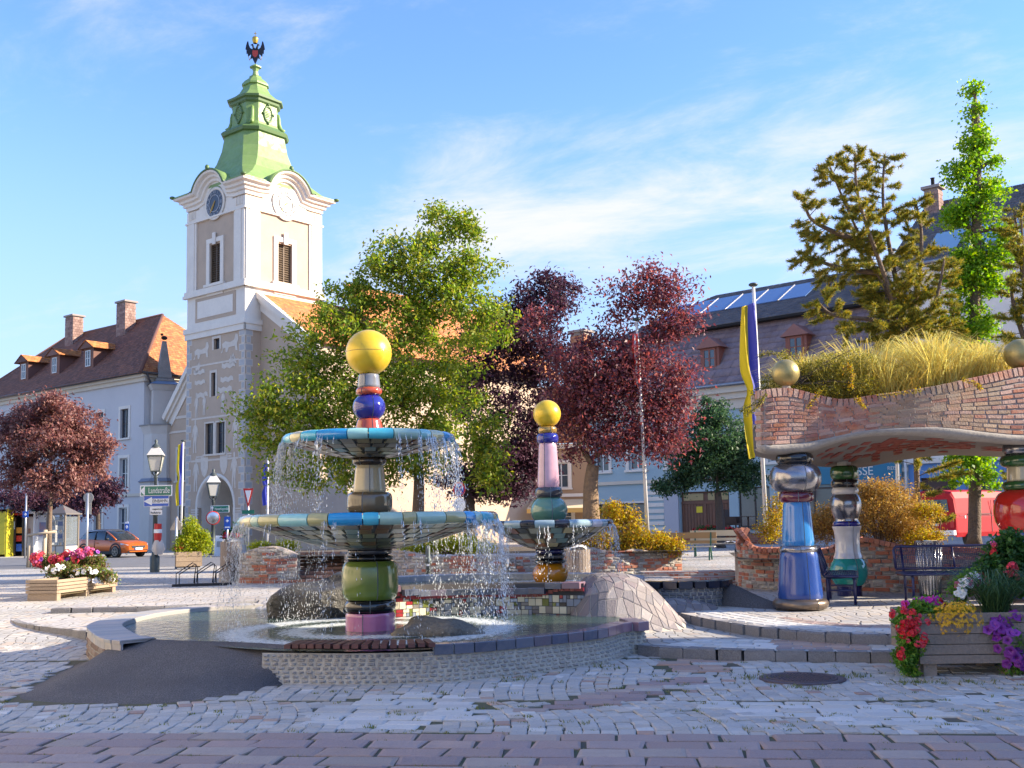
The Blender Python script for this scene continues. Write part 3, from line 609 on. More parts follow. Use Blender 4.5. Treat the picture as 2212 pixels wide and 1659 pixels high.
# small raised bed to the right with dark coping
bd = T('raised_bed', 'small curved raised bed of dark setts with blue glazed coping', 'raised bed', (2.65, 17.2, .24), world=True)
bc = spline([V((2.05, 16.95, .24)), V((2.2, 16.7, .24)), V((2.65, 16.58, .24)), V((3.1, 16.7, .24)), V((3.35, 17.05, .24))], 8)
bh = .3; obj('bed_core', MB().grid([[V((p.x, p.y, z)) for p in bc] for z in (.2, .24+bh)]), m_mortar, bd); it = []
m_dsett = M('dark_sett', (.17, .17, .19), .7, cols=[(.16, .16, .18), (.2, .2, .21), (.13, .13, .16), (.22, .21, .21)], var=.15, noise=(60, .4, (.26, .26, .26)), bump=(40, .6))
for r in range(5):
    for p, t, L in resample(bc, .1, .2): n = V((t.y, -t.x, 0)); it.append((fm(V((p.x, p.y, .27+r*.058))+n*.012, t, n, (L-.012, .052, .04)), 0))
pieces(bd, 'bed_sett', it, ROUGH, [m_dsett], 120, 'bed_setts')
it = [(fm(V((p.x, p.y+.08, .24+bh+.1)), t, (0, 0, 1), (L-.01, .26, .11)), 0) for p, t, L in resample(bc, .2, .1)]
pieces(bd, 'coping_block', it, TILE, [M('blue_black_glaze', (.03, .035, .055), .2, var=.2, coat=.5)])
rows = []
for k in np.linspace(0, 1, 14):
    c = V((3.25, 17.15, 0)).lerp(V((4.15, 16.0, 0)), k); hh = .24+.36*(1-sm(k)); w = .22+.1*k; pr = V((.79, .61, 0))
    rows.append([c-pr*w+V((0, 0, .22)), c-pr*w*.6+V((0, 0, .22+(hh-.22)*.75)), c+V((0, 0, hh)), c+pr*w*.6+V((0, 0, .22+(hh-.22)*.75)), c+pr*w+V((0, 0, .22))])
S('asphalt_ridge', MB().grid(rows), m_asph)
# ================================================================ fountains
gl = lambda n_, c, **k: M(n_, c, **{**dict(rough=.12, coat=.6, noise=(7, .35, tuple(x*.62 for x in c)), bump=(14, .08)), **k})
G = dict(yellow=gl('gold_yellow', (.74, .5, .025), rough=.34, metal=.2, coat=.15, noise=[(3, .25, (.62, .4, .02)), (25, .15, (.8, .6, .1))]), grey=gl('grey_glaze', (.2, .21, .24)), red=gl('red_glaze', (.42, .07, .03)), blue=gl('cobalt_glaze', (.02, .022, .24)),
    brown=gl('brown_glaze', (.16, .12, .07)), cream=gl('cream_glaze', (.5, .42, .27)), dbrown=gl('dark_brown_glaze', (.05, .035, .025)), black=gl('black_glaze', (.012, .012, .014)), green=gl('olive_green_glaze', (.15, .22, .035)),
    pink=gl('pink_glaze', (.5, .17, .33)), orange=gl('orange_glaze', (.55, .2, .005)), sage=gl('sage_glaze', (.12, .26, .19)), lilac=gl('lilac_glaze', (.55, .33, .42)), char=gl('charcoal_glaze', (.05, .05, .06)), gold=gl('gold_glaze', (.4, .25, .06), metal=.4),
    navy=gl('navy_glaze', (.015, .015, .09)), sky=gl('sky_blue_glaze', (.035, .2, .5)), royal=gl('royal_blue_glaze', (.018, .06, .26), coat=.35, rough=.22), silver=M('silver_lustre', (.3, .3, .33), .2, .85, noise=(6, .5, (.16, .155, .175)), bump=(10, .15)),
    bronze=M('bronze_lustre', (.22, .17, .13), .3, .7, noise=(8, .5, (.13, .1, .08))), maroon=gl('maroon_glaze', (.11, .01, .03)), fgreen=gl('forest_glaze', (.03, .1, .025)), white=gl('white_glaze', (.6, .6, .63)), teal=gl('teal_glaze', (.015, .3, .26)), scarlet=gl('scarlet_glaze', (.5, .02, .012)),
    gilt=M('weathered_gilt', (.42, .33, .12), .42, .55, noise=[(5, .55, (.3, .26, .13)), (40, .3, (.5, .42, .2))], bump=(30, .2)))
def seg(par, name, C, z0, z1, r0, r1, shape, mat, npc=3, rot=0., sub=True):
    """one glazed segment of a column: grout core and curved shell pieces. shape: drum, ring, ball, vase, barrel"""
    h = z1-z0; prof = []; N_ = 14
    for i in range(N_+1):
        t = i/N_
        if shape == 'drum': r = r0+(r1-r0)*t; e = min(t, 1-t)*h; r -= .012*max(0, 1-e/.02)**2
        elif shape == 'ring': r = r0*(.76+.24*math.sqrt(max(0, 1-(2*t-1)**2)))
        elif shape == 'bulge': r = r0*(.6+.4*math.sqrt(max(0, 1-(2*t-1)**2)))
        elif shape == 'barrel': r = r0*(.84+.16*math.sqrt(max(0, 1-abs(2*t-1)**3)))
        elif shape == 'ball': q = r1/r0; r = max(r0*q*(1-abs(2*t-1)*0), r0*math.sqrt(max(0, 1-((2*t-1)*math.sqrt(1-q*q))**2)))
        elif shape == 'vase': r = r0*(.72+.28*sin(PI*min(1, (1-t)**.8*.97+.06))) if t > 0 else r0*.8
        elif shape == 'waist': r = r0*(1-.12*sin(PI*t))+.012*(1 if t < .1 or t > .9 else 0)
        prof.append((r, z0+h*t))
    core = MB().lathe([(max(r-.012, .01), z) for r, z in prof], 24, C)
    o = obj(name, core, m_grout, par); g = .012/max(.05, r0)
    for k in range(npc):
        a0 = rot+2*PI*k/npc+g/2; a1 = rot+2*PI*(k+1)/npc-g/2
        mb = MB().lathe(prof, max(6, 36//npc), C, a0, a1)
        mb.lathe([(prof[-1][0]-.02, prof[-1][1]), prof[-1]], max(6, 36//npc), C, a0, a1); mb.lathe([prof[0], (prof[0][0]-.02, prof[0][1])], max(6, 36//npc), C, a0, a1)
        obj('glazed_shell', mb, mat, o)
    return o
def column(par, C, spec, u, npc=3):
    """spec rows: (name, y_bottom, y_top, width_bottom, width_top, shape, material) in pixels of the photograph at the column's depth"""
    k = C.y/F
    for i, (nm, yb, yt, wb, wt, shp, mt) in enumerate(spec):
        seg(par, nm, V((C.x, C.y, 0)), zat(u, yb, C.y), zat(u, yt, C.y)-.004, wb/2*k, wt/2*k, shp, G[mt], npc, random.choice((-1.75, -1.45, -1.2, -2.0))+random.uniform(-.05, .05))
def bowl(par, C, Rr, zr, rm, r_in, z_in, cols, weights, m_under, lim, uc):
    """bowl: rim of glazed tiles, tiled underside, inner dish"""
    obj('bowl_shell', MB().lathe([(r_in, z_in), (r_in+.03, z_in+.004)]+[(r_in+(Rr-.03-r_in)*t, z_in+(zr-.045-z_in)*(t**1.35)) for t in np.linspace(.1, 1, 10)]+[(Rr-.05, zr), (Rr*.6, zr-.06), (.1, zr-.08)], 64, (C.x, C.y, 0)), M('bowl_grout', (.1, .1, .09), .7), par)
    a = 0; it = []; last = None
    while a < 2*PI-.03:
        w = random.uniform(.13, .36)*1.0/Rr*1.1
        if a+w > 2*PI-.06: w = 2*PI-a
        ci = random.choice([c for c in weights if c != last]); last = ci; g = .006/Rr; n_ = max(3, int(w*10)); rows = []
        for t in np.linspace(0, 1, n_+1):
            b = a+g+(w-2*g)*t; e = 1.0 if 0 < t < 1 else .94; cr, sr = cos(b), sin(b)
            rows.append([V((C.x+(Rr+rm*e*cos(q))*cr, C.y+(Rr+rm*e*cos(q))*sr, zr+rm*e*sin(q))) for q in np.linspace(-2.3, 3.2, 13)])
        mb = MB().grid(rows); mb.poly(rows[0]); mb.poly(list(reversed(rows[-1]))); obj('rim_tile', mb, cols[ci], par); a += w
    it = []; nr = 7 if Rr > 1.2 else 5
    for r in range(nr):
        t0, t1 = r/nr, (r+1)/nr; P0 = lambda t: (r_in+.03+(Rr-.06-r_in)*t, z_in+(zr-.05-z_in)*(t**1.35))
        (ra, za), (rb_, zb) = P0(t0), P0(t1); rm_, zm = P0((t0+t1)/2); n_ = int(2*PI*rm_/.17)
        for j in range(n_):
            b = 2*PI*(j+random.uniform(-.1, .1)+.5*(r % 2))/n_; er = V((cos(b), sin(b), 0)); sl = (er*(rb_-ra)+V((0, 0, zb-za))); tn = V((-sin(b), cos(b), 0)); nn = tn.cross(sl)
            if nn.z > 0: nn = -nn
            it.append((fm(V((C.x, C.y, 0))+er*rm_+V((0, 0, zm))+nn.normalized()*.012, tn, nn, (2*PI*rm_/n_*.9*random.uniform(.8, 1.04), sl.length*.9, .02)), random.randrange(len(m_under))))
    pieces(par, 'underside_tile', it, TILE, m_under, lim, 'underside_tiles')
f1 = T('tiered_fountain', 'tall two tier fountain of glazed ceramics with big yellow ball on top', 'fountain', (C1.x, C1.y, WL-.1), world=True)
column(f1, C1, [('pedestal', 1372, 1322, 106, 106, 'drum', 'pink'), ('ring', 1323, 1293, 110, 0, 'ring', 'black'), ('drum', 1294, 1211, 121, 0, 'barrel', 'green'), ('ring', 1212, 1198, 100, 0, 'ring', 'black'), ('ring', 1199, 1182, 96, 0, 'ring', 'char'),
    ('dome', 1108, 1063, 98, 60, 'barrel', 'brown'), ('drum', 1064, 1005, 72, 60, 'drum', 'cream'), ('ring', 1006, 986, 74, 0, 'ring', 'dbrown'),
    ('collar', 930, 905, 62, 50, 'drum', 'red'), ('ball', 906, 853, 71, 40, 'ball', 'blue'), ('ring', 854, 837, 57, 0, 'ring', 'red'), ('neck', 838, 808, 50, 44, 'drum', 'grey')], 798)
zb = zat(792, 762, C1.y); rb_ = 50*C1.y/F
o = obj('ball', MB().sphere((C1.x, C1.y, zb), rb_, 20), G['yellow'], f1); obj('seam', MB().lathe([(rb_*.992, zb+.0), (rb_*1.006, zb+.003), (rb_*1.006, zb-.003), (rb_*.992, zb-.005)], 48, (C1.x, C1.y, 0)), G['gold'], o)
RC = [gl('aqua_glaze', (.08, .5, .64)), gl('pale_aqua_glaze', (.32, .62, .6)), gl('khaki_glaze', (.46, .43, .2)), gl('deep_sky_glaze', (.02, .3, .6)), gl('straw_glaze', (.6, .54, .28)), gl('mint_glaze', (.38, .56, .46))]
UN = [M('under_tile_'+n_, c, .3, var=.2, coat=.2) for n_, c in (('olive', (.2, .2, .12)), ('sand', (.4, .36, .23)), ('blue_grey', (.18, .28, .3)), ('dark', (.08, .08, .075)), ('grey', (.3, .3, .27)), ('rust', (.22, .1, .06)))]
bowl(f1, C1, 277*C1.y/F-.07, 1.665, .075, .26, zat(798, 1184, C1.y), RC, [0, 3, 2, 0, 4, 1, 5, 2, 3], UN, 120, 798)
bowl(f1, C1, 186*C1.y/F-.065, 2.655, .066, .2, zat(798, 987, C1.y), RC, [0, 3, 4, 0, 1, 5, 2, 0], UN, 90, 798)
f2 = T('single_bowl_fountain', 'smaller fountain with one black and white rimmed bowl and gold ball', 'fountain', (C2.x, C2.y, .6), world=True)
column(f2, C2, [('ball', 1262, 1217, 77, 50, 'ball', 'orange'), ('ring', 1218, 1207, 68, 0, 'ring', 'black'), ('ring', 1208, 1196, 66, 0, 'ring', 'char'), ('ring', 1197, 1184, 64, 0, 'ring', 'navy'),
    ('ball', 1130, 1075, 80, 50, 'ball', 'sage'), ('ring', 1076, 1052, 60, 0, 'ring', 'char'), ('drum', 1053, 957, 49, 39, 'drum', 'lilac'), ('ring', 958, 936, 48, 0, 'ring', 'blue'), ('ring', 937, 921, 42, 0, 'ring', 'gold')], 1186)
obj('ball', MB().sphere((C2.x, C2.y, zat(1176, 894, C2.y)), 30*C2.y/F, 18), G['yellow'], f2)
bowl(f2, C2, 137*C2.y/F-.055, 1.565, .06, .2, zat(1186, 1184, C2.y), [gl('rim_black', (.015, .015, .025)), gl('rim_white', (.6, .6, .66)), gl('rim_pale_blue', (.3, .42, .48))], [0, 1, 0, 1, 2], UN, 60, 1186)
# ---------------- falling water: chains of drops breaking up on the way down, and splashes
m_fall = M('falling_water', (.9, .94, .96), .08, trans=.35, spec=.8)
def falls(name, label, C, Rr, zt, zb, n, spread, nd, seed, gaps):
    r = np.random.default_rng(seed); vs = []; fs = []
    def drop(p, d, L, w):
        o = len(vs); d = V(d).normalized(); a = d.cross(V((.3, .9, .1))).normalized()*w; b = d.cross(a)
        vs.extend([tuple(p-d*L)]+[tuple(p+a*cos(q)+b*sin(q)) for q in (0, 2.09, 4.19)]+[tuple(p+d*L*.7)])
        fs.extend([(o, o+1, o+2), (o, o+2, o+3), (o, o+3, o+1), (o+4, o+2, o+1), (o+4, o+3, o+2), (o+4, o+1, o+3)])
    angs = []
    while len(angs) < n:
        c = r.uniform(0, 2*PI); e = (.5+.5*sin(c*5+seed)+.35*sin(c*11+1))*(.12+.88*abs(cos(c))**1.6)
        if e > gaps*r.uniform(.3, 1.3): angs.append(c)
    for a in angs:
        v0 = r.uniform(.05, .5)*spread; T_ = math.sqrt(2*(zt-zb)/9.8); k = r.integers(nd//3, nd); w0 = r.uniform(.0014, .0036); solid = r.uniform(.1, .6)
        for q in range(r.integers(1, 4)):
            er = V((cos(a+r.normal()*.012), sin(a+r.normal()*.012), 0)); vq = v0*r.uniform(.8, 1.15)
            for t in np.sort(r.uniform(0, 1, k)**.8)*T_:
                ds = (t/T_)**1.3; p = V((C.x, C.y, zt))+er*(Rr+vq*t)+V((r.normal()*.03*ds, r.normal()*.03*ds, -4.9*t*t)); vz = 9.8*t+.4
                drop(p, er*vq+V((0, 0, -vz)), r.uniform(.02, .07)*(1.2-.75*ds) if t/T_ < solid else r.uniform(.006, .035), w0*r.uniform(.6, 1.4)*(1.1 if t/T_ < solid else 1.35))
        for _ in range(7):
            p = V((C.x, C.y, zb))+er*(Rr+v0*T_)+V((r.normal()*.13, r.normal()*.13, abs(r.normal())*.045)); drop(p, (r.normal(), r.normal(), 2), r.uniform(.003, .012), r.uniform(.002, .005))
    o = obj(name, npmesh(name, np.array(vs), np.array(fs), m_fall), kind='stuff'); tag(o, label, 'falling water'); return o
falls('falling_water', 'streams of water falling from the wide lower bowl into the pool', C1, 277*C1.y/F, 1.62, WL, 170, .9, 30, 3, .3)
falls('falling_water', 'streams of water falling from the upper bowl onto the lower bowl', C1, 186*C1.y/F, 2.61, 1.68, 150, .8, 28, 5, .3)
falls('falling_water', 'streams of water falling from the black and white bowl', C2, 137*C2.y/F, 1.52, .66, 130, .8, 22, 9, .3)
falls('falling_water', 'sheet of water dribbling down the mosaic wall into the pool', V((-.5, 16.9, 0)), 1.82, .68, WL, 45, .25, 16, 12, .2)
# ================================================================ buildings
m_white = M('white_plaster', (.82, .74, .64), .85, noise=[(.7, .45, (.68, .6, .52)), (5, .3, (.66, .6, .53))], bump=(30, .12))
m_beige = M('beige_plaster', (.52, .39, .285), .9, noise=[(1.0, .6, (.42, .315, .235)), (25, .4, (.56, .43, .315))], bump=(50, .3))
m_sgraf = M('scratched_plaster', (.68, .6, .51), .9, noise=(4, .5, (.56, .47, .39)), bump=(40, .2))
m_quoin = M('grey_quoin', (.45, .435, .425), .85, var=.08, noise=(6, .4, (.38, .36, .35)))
m_copper = M('green_copper', (.2, .32, .085), .5, noise=[(.9, .6, (.14, .22, .06)), (4, .45, (.25, .34, .14)), (14, .3, (.16, .24, .08))], bump=(4, .1), rvar=(3, .35, .6))
m_copper_d = M('green_copper_trim', (.1, .17, .05), .5, noise=(5, .4, (.07, .14, .05)))
m_glass = M('window_glass', (.03, .04, .055), .04, spec=.9, noise=(.5, .6, (.07, .09, .12)))
m_dwood = M('dark_window_wood', (.06, .04, .03), .5); m_wframe = M('white_window_frame', (.7, .69, .66), .5)
m_louver = M('brown_louver', (.11, .07, .04), .65, var=.2, noise=(8, .4, (.17, .11, .06)))
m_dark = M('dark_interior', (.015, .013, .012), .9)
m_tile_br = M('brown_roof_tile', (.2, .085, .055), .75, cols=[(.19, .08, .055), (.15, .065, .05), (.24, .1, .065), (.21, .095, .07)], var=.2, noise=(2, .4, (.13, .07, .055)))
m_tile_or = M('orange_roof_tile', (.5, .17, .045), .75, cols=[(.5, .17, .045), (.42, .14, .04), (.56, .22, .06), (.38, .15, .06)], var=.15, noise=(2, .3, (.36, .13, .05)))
m_slate = M('mauve_slate', (.2, .14, .16), .65, cols=[(.2, .145, .165), (.17, .12, .14), (.24, .17, .18), (.22, .15, .15)], var=.14, noise=[(1.2, .45, (.3, .25, .27)), (9, .4, (.14, .1, .11))], bump=(20, .3))
m_slate_d = M('dark_slate', (.085, .08, .09), .6, cols=[(.085, .08, .09), (.07, .066, .075), (.11, .1, .105)], var=.15, noise=(2, .5, (.15, .13, .12)))
m_gutter = M('zinc_gutter', (.3, .31, .34), .4, .7, noise=(3, .4, (.2, .2, .22))); m_dgutter = M('dark_gutter', (.07, .06, .055), .5, .4)
m_cbrick = M('chimney_brick', (.3, .19, .16), .85, cols=[(.3, .19, .16), (.36, .24, .2), (.24, .15, .13)], var=.15, noise=(4, .4, (.2, .1, .07)))
m_lav = M('lavender_plaster', (.58, .55, .54), .85, noise=[(.6, .4, (.5, .475, .47)), (6, .2, (.61, .58, .57))], bump=(40, .15)); m_cream = M('cream_plaster', (.66, .57, .45), .85, noise=(1, .4, (.56, .48, .38)))
m_pblue = M('pale_blue_plaster', (.36, .47, .5), .85, noise=[(.7, .4, (.31, .41, .45)), (9, .2, (.4, .5, .53))]); m_sblue = M('shop_blue', (.1, .24, .5), .5, noise=(1, .4, (.08, .2, .43)))
m_stone = M('weathered_stone', (.28, .26, .24), .9, noise=[(3, .6, (.18, .17, .16)), (18, .4, (.36, .34, .32))], bump=(20, .5))
m_door = M('brown_door', (.17, .07, .035), .55, var=.12, noise=(5, .5, (.11, .045, .025)), bump=(20, .2)); m_doord = M('dark_carved_door', (.09, .04, .025), .5, noise=(6, .5, (.05, .025, .02)))
def wallgrid(mb, W, z0, z1, ops, mp, depth=.25):
    xs_ = sorted({0, W, *[o[0] for o in ops], *[o[1] for o in ops]}); zs = sorted({z0, z1, *[o[2] for o in ops], *[o[3] for o in ops]})
    for a, b in zip(xs_, xs_[1:]):
        for c, d in zip(zs, zs[1:]):
            if not any(o[0] <= (a+b)/2 <= o[1] and o[2] <= (c+d)/2 <= o[3] for o in ops): mb.add([mp(a, 0, c), mp(b, 0, c), mp(b, 0, d), mp(a, 0, d)], [(0, 1, 2, 3)])
    for a, b, c, d in ops:
        q = [(a, c), (b, c), (b, d), (a, d)]
        for i in range(4): (p, r), (s_, t) = q[i], q[(i+1) % 4]; mb.add([mp(p, 0, r), mp(s_, 0, t), mp(s_, -depth, t), mp(p, -depth, r)], [(0, 1, 2, 3)])
    return mb
def fbox(mb, mp, a0, a1, d0, d1, z0, z1):
    vs = [mp(a, d, z) for z in (z0, z1) for d in (d0, d1) for a in (a0, a1)]; return mb.add(vs, [(0, 1, 3, 2), (4, 6, 7, 5), (0, 4, 5, 1), (2, 3, 7, 6), (0, 2, 6, 4), (1, 5, 7, 3)])
def window(par, mp, a0, a1, z0, z1, fm_, cols=2, rows=2, d=-.16, bw=.07, sur=None, sw=.16, sd_=.05, sill=True, glass=None, name='window'):
    mb = MB(); fbox(mb, mp, a0, a1, d-.03, d+.03, z0, z0+bw); fbox(mb, mp, a0, a1, d-.03, d+.03, z1-bw, z1); fbox(mb, mp, a0, a0+bw, d-.03, d+.03, z0+bw, z1-bw); fbox(mb, mp, a1-bw, a1, d-.03, d+.03, z0+bw, z1-bw)
    for i in range(1, cols): c = a0+(a1-a0)*i/cols; fbox(mb, mp, c-bw*.5, c+bw*.5, d-.028, d+.035, z0+bw, z1-bw)
    for i in range(1, rows): c = z0+(z1-z0)*i/rows; fbox(mb, mp, a0+bw, a1-bw, d-.026, d+.02, c-bw*.3, c+bw*.3)
    w = obj(name, mb, fm_, par)
    for i in range(cols):
        c0, c1 = a0+bw*.5+(a1-a0-bw)*i/cols, a0+bw*.5+(a1-a0-bw)*(i+1)/cols; obj('pane', MB().add([mp(c0, d, z0+.02), mp(c1, d, z0+.02), mp(c1, d, z1-.02), mp(c0, d, z1-.02)], [(0, 1, 2, 3)]), glass or m_glass, w)
    if sur:
        mb = MB(); fbox(mb, mp, a0-sw, a0, 0.001, sd_, z0-sw*.2, z1); fbox(mb, mp, a1, a1+sw, .001, sd_, z0-sw*.2, z1); fbox(mb, mp, a0-sw, a1+sw, .001, sd_+.004, z1, z1+sw); obj('surround', mb, sur, w)
    if sill: obj('sill', fbox(MB(), mp, a0-sw-.06, a1+sw+.06, -.02, sd_+.09, z0-.13, z0-.002), sur or fm_, w)
    return w
def tiled(par, name, e0, e1, r0, r1, tw, th, mat, lift=.05):
    """roof plane: eave e0-e1, ridge r0-r1, laid tile by tile in lapped courses"""
    e0, e1, r0, r1 = map(V, (e0, e1, r0, r1)); n = max(1, int(((e0+e1)/2-(r0+r1)/2).length/th)); nrm = (e1-e0).cross(r0-e0)
    if nrm.length < 1e-6: nrm = (e1-e0).cross(r1-e0)
    nrm.normalize(); vs = []; fs = []
    if nrm.z < 0: nrm = -nrm
    for k in range(n):
        a0, a1 = e0.lerp(r0, k/n), e1.lerp(r1, k/n); b0, b1 = e0.lerp(r0, (k+1)/n), e1.lerp(r1, (k+1)/n); c = max(1, int((a1-a0).length/tw)); off = .5*(k % 2)/c
        for j in range(c+(k % 2)):
            t0, t1 = max(0, j/c-off)+.0, min(1, (j+1)/c-off)
            if t1-t0 < .2/c: continue
            t1 -= .04/c; l = lift*random.uniform(.8, 1.25); o = len(vs)
            A, B, C_, D_ = a0.lerp(a1, t0), a0.lerp(a1, t1), b0.lerp(b1, t1), b0.lerp(b1, t0)
            vs += [A-nrm*.01, B-nrm*.01, A+nrm*l, B+nrm*l, C_+nrm*.012, D_+nrm*.012]; fs += [(o, o+1, o+3, o+2), (o+2, o+3, o+4, o+5)]
    o = len(vs); vs += [e0-nrm*.03, e1-nrm*.03, r1-nrm*.03, r0-nrm*.03]; fs.append((o, o+1, o+2, o+3))
    o = obj(name, npmesh(name, np.array([tuple(v) for v in vs]), np.array(fs), mat), None, par, kind='stuff'); return o
def face_map(W0, y0=0.):
    return [lambda a, d, z: V((a, y0-d, z)), lambda a, d, z: V((W0+d, a, z))]
def chimney(par, x, y, z0, z1, w, d, mat, n=7):
    o = obj('chimney', MB().bx(x-w/2+.02, x+w/2-.02, y-d/2+.02, y+d/2-.02, z0, z1-.15), M('chimney_mortar', (.3, .24, .2), .9), par)
    rows = int((z1-.15-z0)/.22); mb = MB()
    for r in range(rows):
        for i in range(4):
            off = .5*(r % 2)
            for (ax, wd, fx) in ((0, w, -1), (1, d, 1)):
                c0 = (i-off)/4*wd; c1 = c0+wd/4-.015; c0 = max(c0, 0); c1 = min(c1, wd)
                if c1-c0 < .04: continue
                zz0, zz1 = z0+r*.22, z0+r*.22+.205
                if ax == 0: mb.bx(x-w/2+c0, x-w/2+c1, y-d/2-.012, y-d/2+.03, zz0, zz1)
                else: mb.bx(x+w/2-.03, x+w/2+.012, y-d/2+c0, y-d/2+c1, zz0, zz1)
    b = obj('brickwork', mb, mat, o, kind='stuff'); obj('cap', MB().bx(x-w/2-.12, x+w/2+.12, y-d/2-.12, y+d/2+.12, z1-.15, z1), M('chimney_cap', (.32, .27, .24), .9), o)
# ---------------- town hall tower
AZ = R(-39.); ca_, sa_ = cos(AZ), sin(AZ); TC = at(527, 1180, 70.); TC.z = 0; ST = 6.6
tor = V((TC.x-ST*ca_, TC.y-ST*sa_, 0))
tw = T('town_hall', 'old town hall with white and beige tower, green copper spire and scratched plaster pictures', 'town hall', tor, AZ)
fmap = face_map(ST); L_, R_ = fmap
zt_ = lambda v: 1.6+(1138-v)/32.86
ZB, ZC, ZD, ZE = 14.9, 17.5, 22.6, 24.35
winL = [((.48, .58), zt_(749), zt_(725)), ((.44, .515), zt_(852), zt_(800)), ((.345, .485), zt_(979), zt_(911)), ((.535, .68), zt_(979), zt_(911))]
opsL = [(a*ST, b*ST, z0, z1) for (a, b), z0, z1 in winL]
AX0, AX1, ASP = .215*ST, .825*ST, 2.9; ops_arch = (AX0, AX1, 0, ASP+2.02)
mb = MB(); wallgrid(mb, ST, 0, ZB, opsL+[ops_arch], L_, .35); wallgrid(mb, ST, 0, ZB, [(2.6, 3.4, 8, 10)], R_, .3)
for mp in (lambda a, d, z: V((0-d, ST-a, z)), lambda a, d, z: V((ST-a, ST+d, z))): wallgrid(mb, ST, 0, ZD+1.5, [], mp)
# spandrels closing the rectangle down to a round arch
ac, ar = (AX0+AX1)/2, (AX1-AX0)/2
for s_ in (-1, 1):
    arc = [L_(ac+s_*ar*cos(t), 0, ASP+ar*sin(t)) for t in np.linspace(0, PI/2, 10)]; cor = L_(ac+s_*ar, 0, ASP+2.02); tip = L_(ac, 0, ASP+2.02); pl = arc+[tip, cor]; mb.poly(pl if s_ < 0 else list(reversed(pl)))
obj('wall', mb, m_beige, tw)
mb = MB(); rows = [[L_(ac+r*cos(t), d, ASP+r*sin(t)) for t in np.linspace(0, PI, 20)] for r, d in ((ar, -.3), (ar, .03), (ar+.22, .03), (ar+.22, .0))]; mb.grid(rows)
for s_ in (-1, 1): fbox(mb, L_, ac+s_*ar-(.22 if s_ < 0 else 0), ac+s_*ar+(0 if s_ < 0 else .22), .002, .03, 0, ASP)
obj('arch_surround', mb, m_white, tw)
mb = MB(); mb.grid([[L_(ac+ar*cos(t), d, ASP+ar*sin(t)) for t in np.linspace(0, PI, 16)] for d in (-.3, -4.2)]); fbox(mb, L_, AX0-.06, AX0, -4.2, -.3, 0, ASP); fbox(mb, L_, AX1, AX1+.06, -4.2, -.3, 0, ASP); obj('passage', mb, m_white, tw)
pw = MB(); fbox(pw, L_, AX0, AX1, -4.3, -4.2, 0, ASP+2); obj('passage_end', pw, m_white, tw)
mb = MB(); pts = [L_(ac+.55+.75*cos(t), -4.1, 2.3+1.1*sin(t)*(1+.12*sin(t))) for t in np.linspace(0, PI, 14)]+[L_(ac-.2, -4.1, 0), L_(ac+1.3, -4.1, 0)]; mb.poly(pts); obj('inner_door', mb, m_doord, tw)
mb = MB(); mb.tube([L_(ac+1.42, -4.05, 0)]+[L_(ac+.55+.87*cos(t), -4.05, 2.3+1.25*sin(t)) for t in np.linspace(0, PI, 14)]+[L_(ac-.32, -4.05, 0)], .12, 6); obj('door_moulding', mb, M('ochre_stone', (.45, .33, .18), .8), tw)
text('Zwettler', .42, m_dark, tw, L_(ac-.1, -4.18, 2.05), (PI/2, 0, 0)); text('Stadtmuseum', .42, m_dark, tw, L_(ac+.05, -4.17, 1.6), (PI/2, 0, 0))
for (a, b, c, d), (cl, rw) in zip(opsL, ((1, 1), (1, 3), (1, 3), (1, 3))): window(tw, L_, a, b, c, d, m_dwood, 2 if cl == 1 and (b-a) > .8 else 1, rw, -.2, .06, m_sgraf, .17 if c > 10 else .1, .03, sill=(c < 9))
window(tw, R_, 2.6, 3.4, 8, 10, m_dwood, 2, 3, -.2, .06, m_sgraf, .15, .03)
obj('window_pillar', fbox(MB(), L_, opsL[2][1]+.02, opsL[3][0]-.02, -.1, .06, opsL[2][2], opsL[2][3]), m_sgraf, tw)
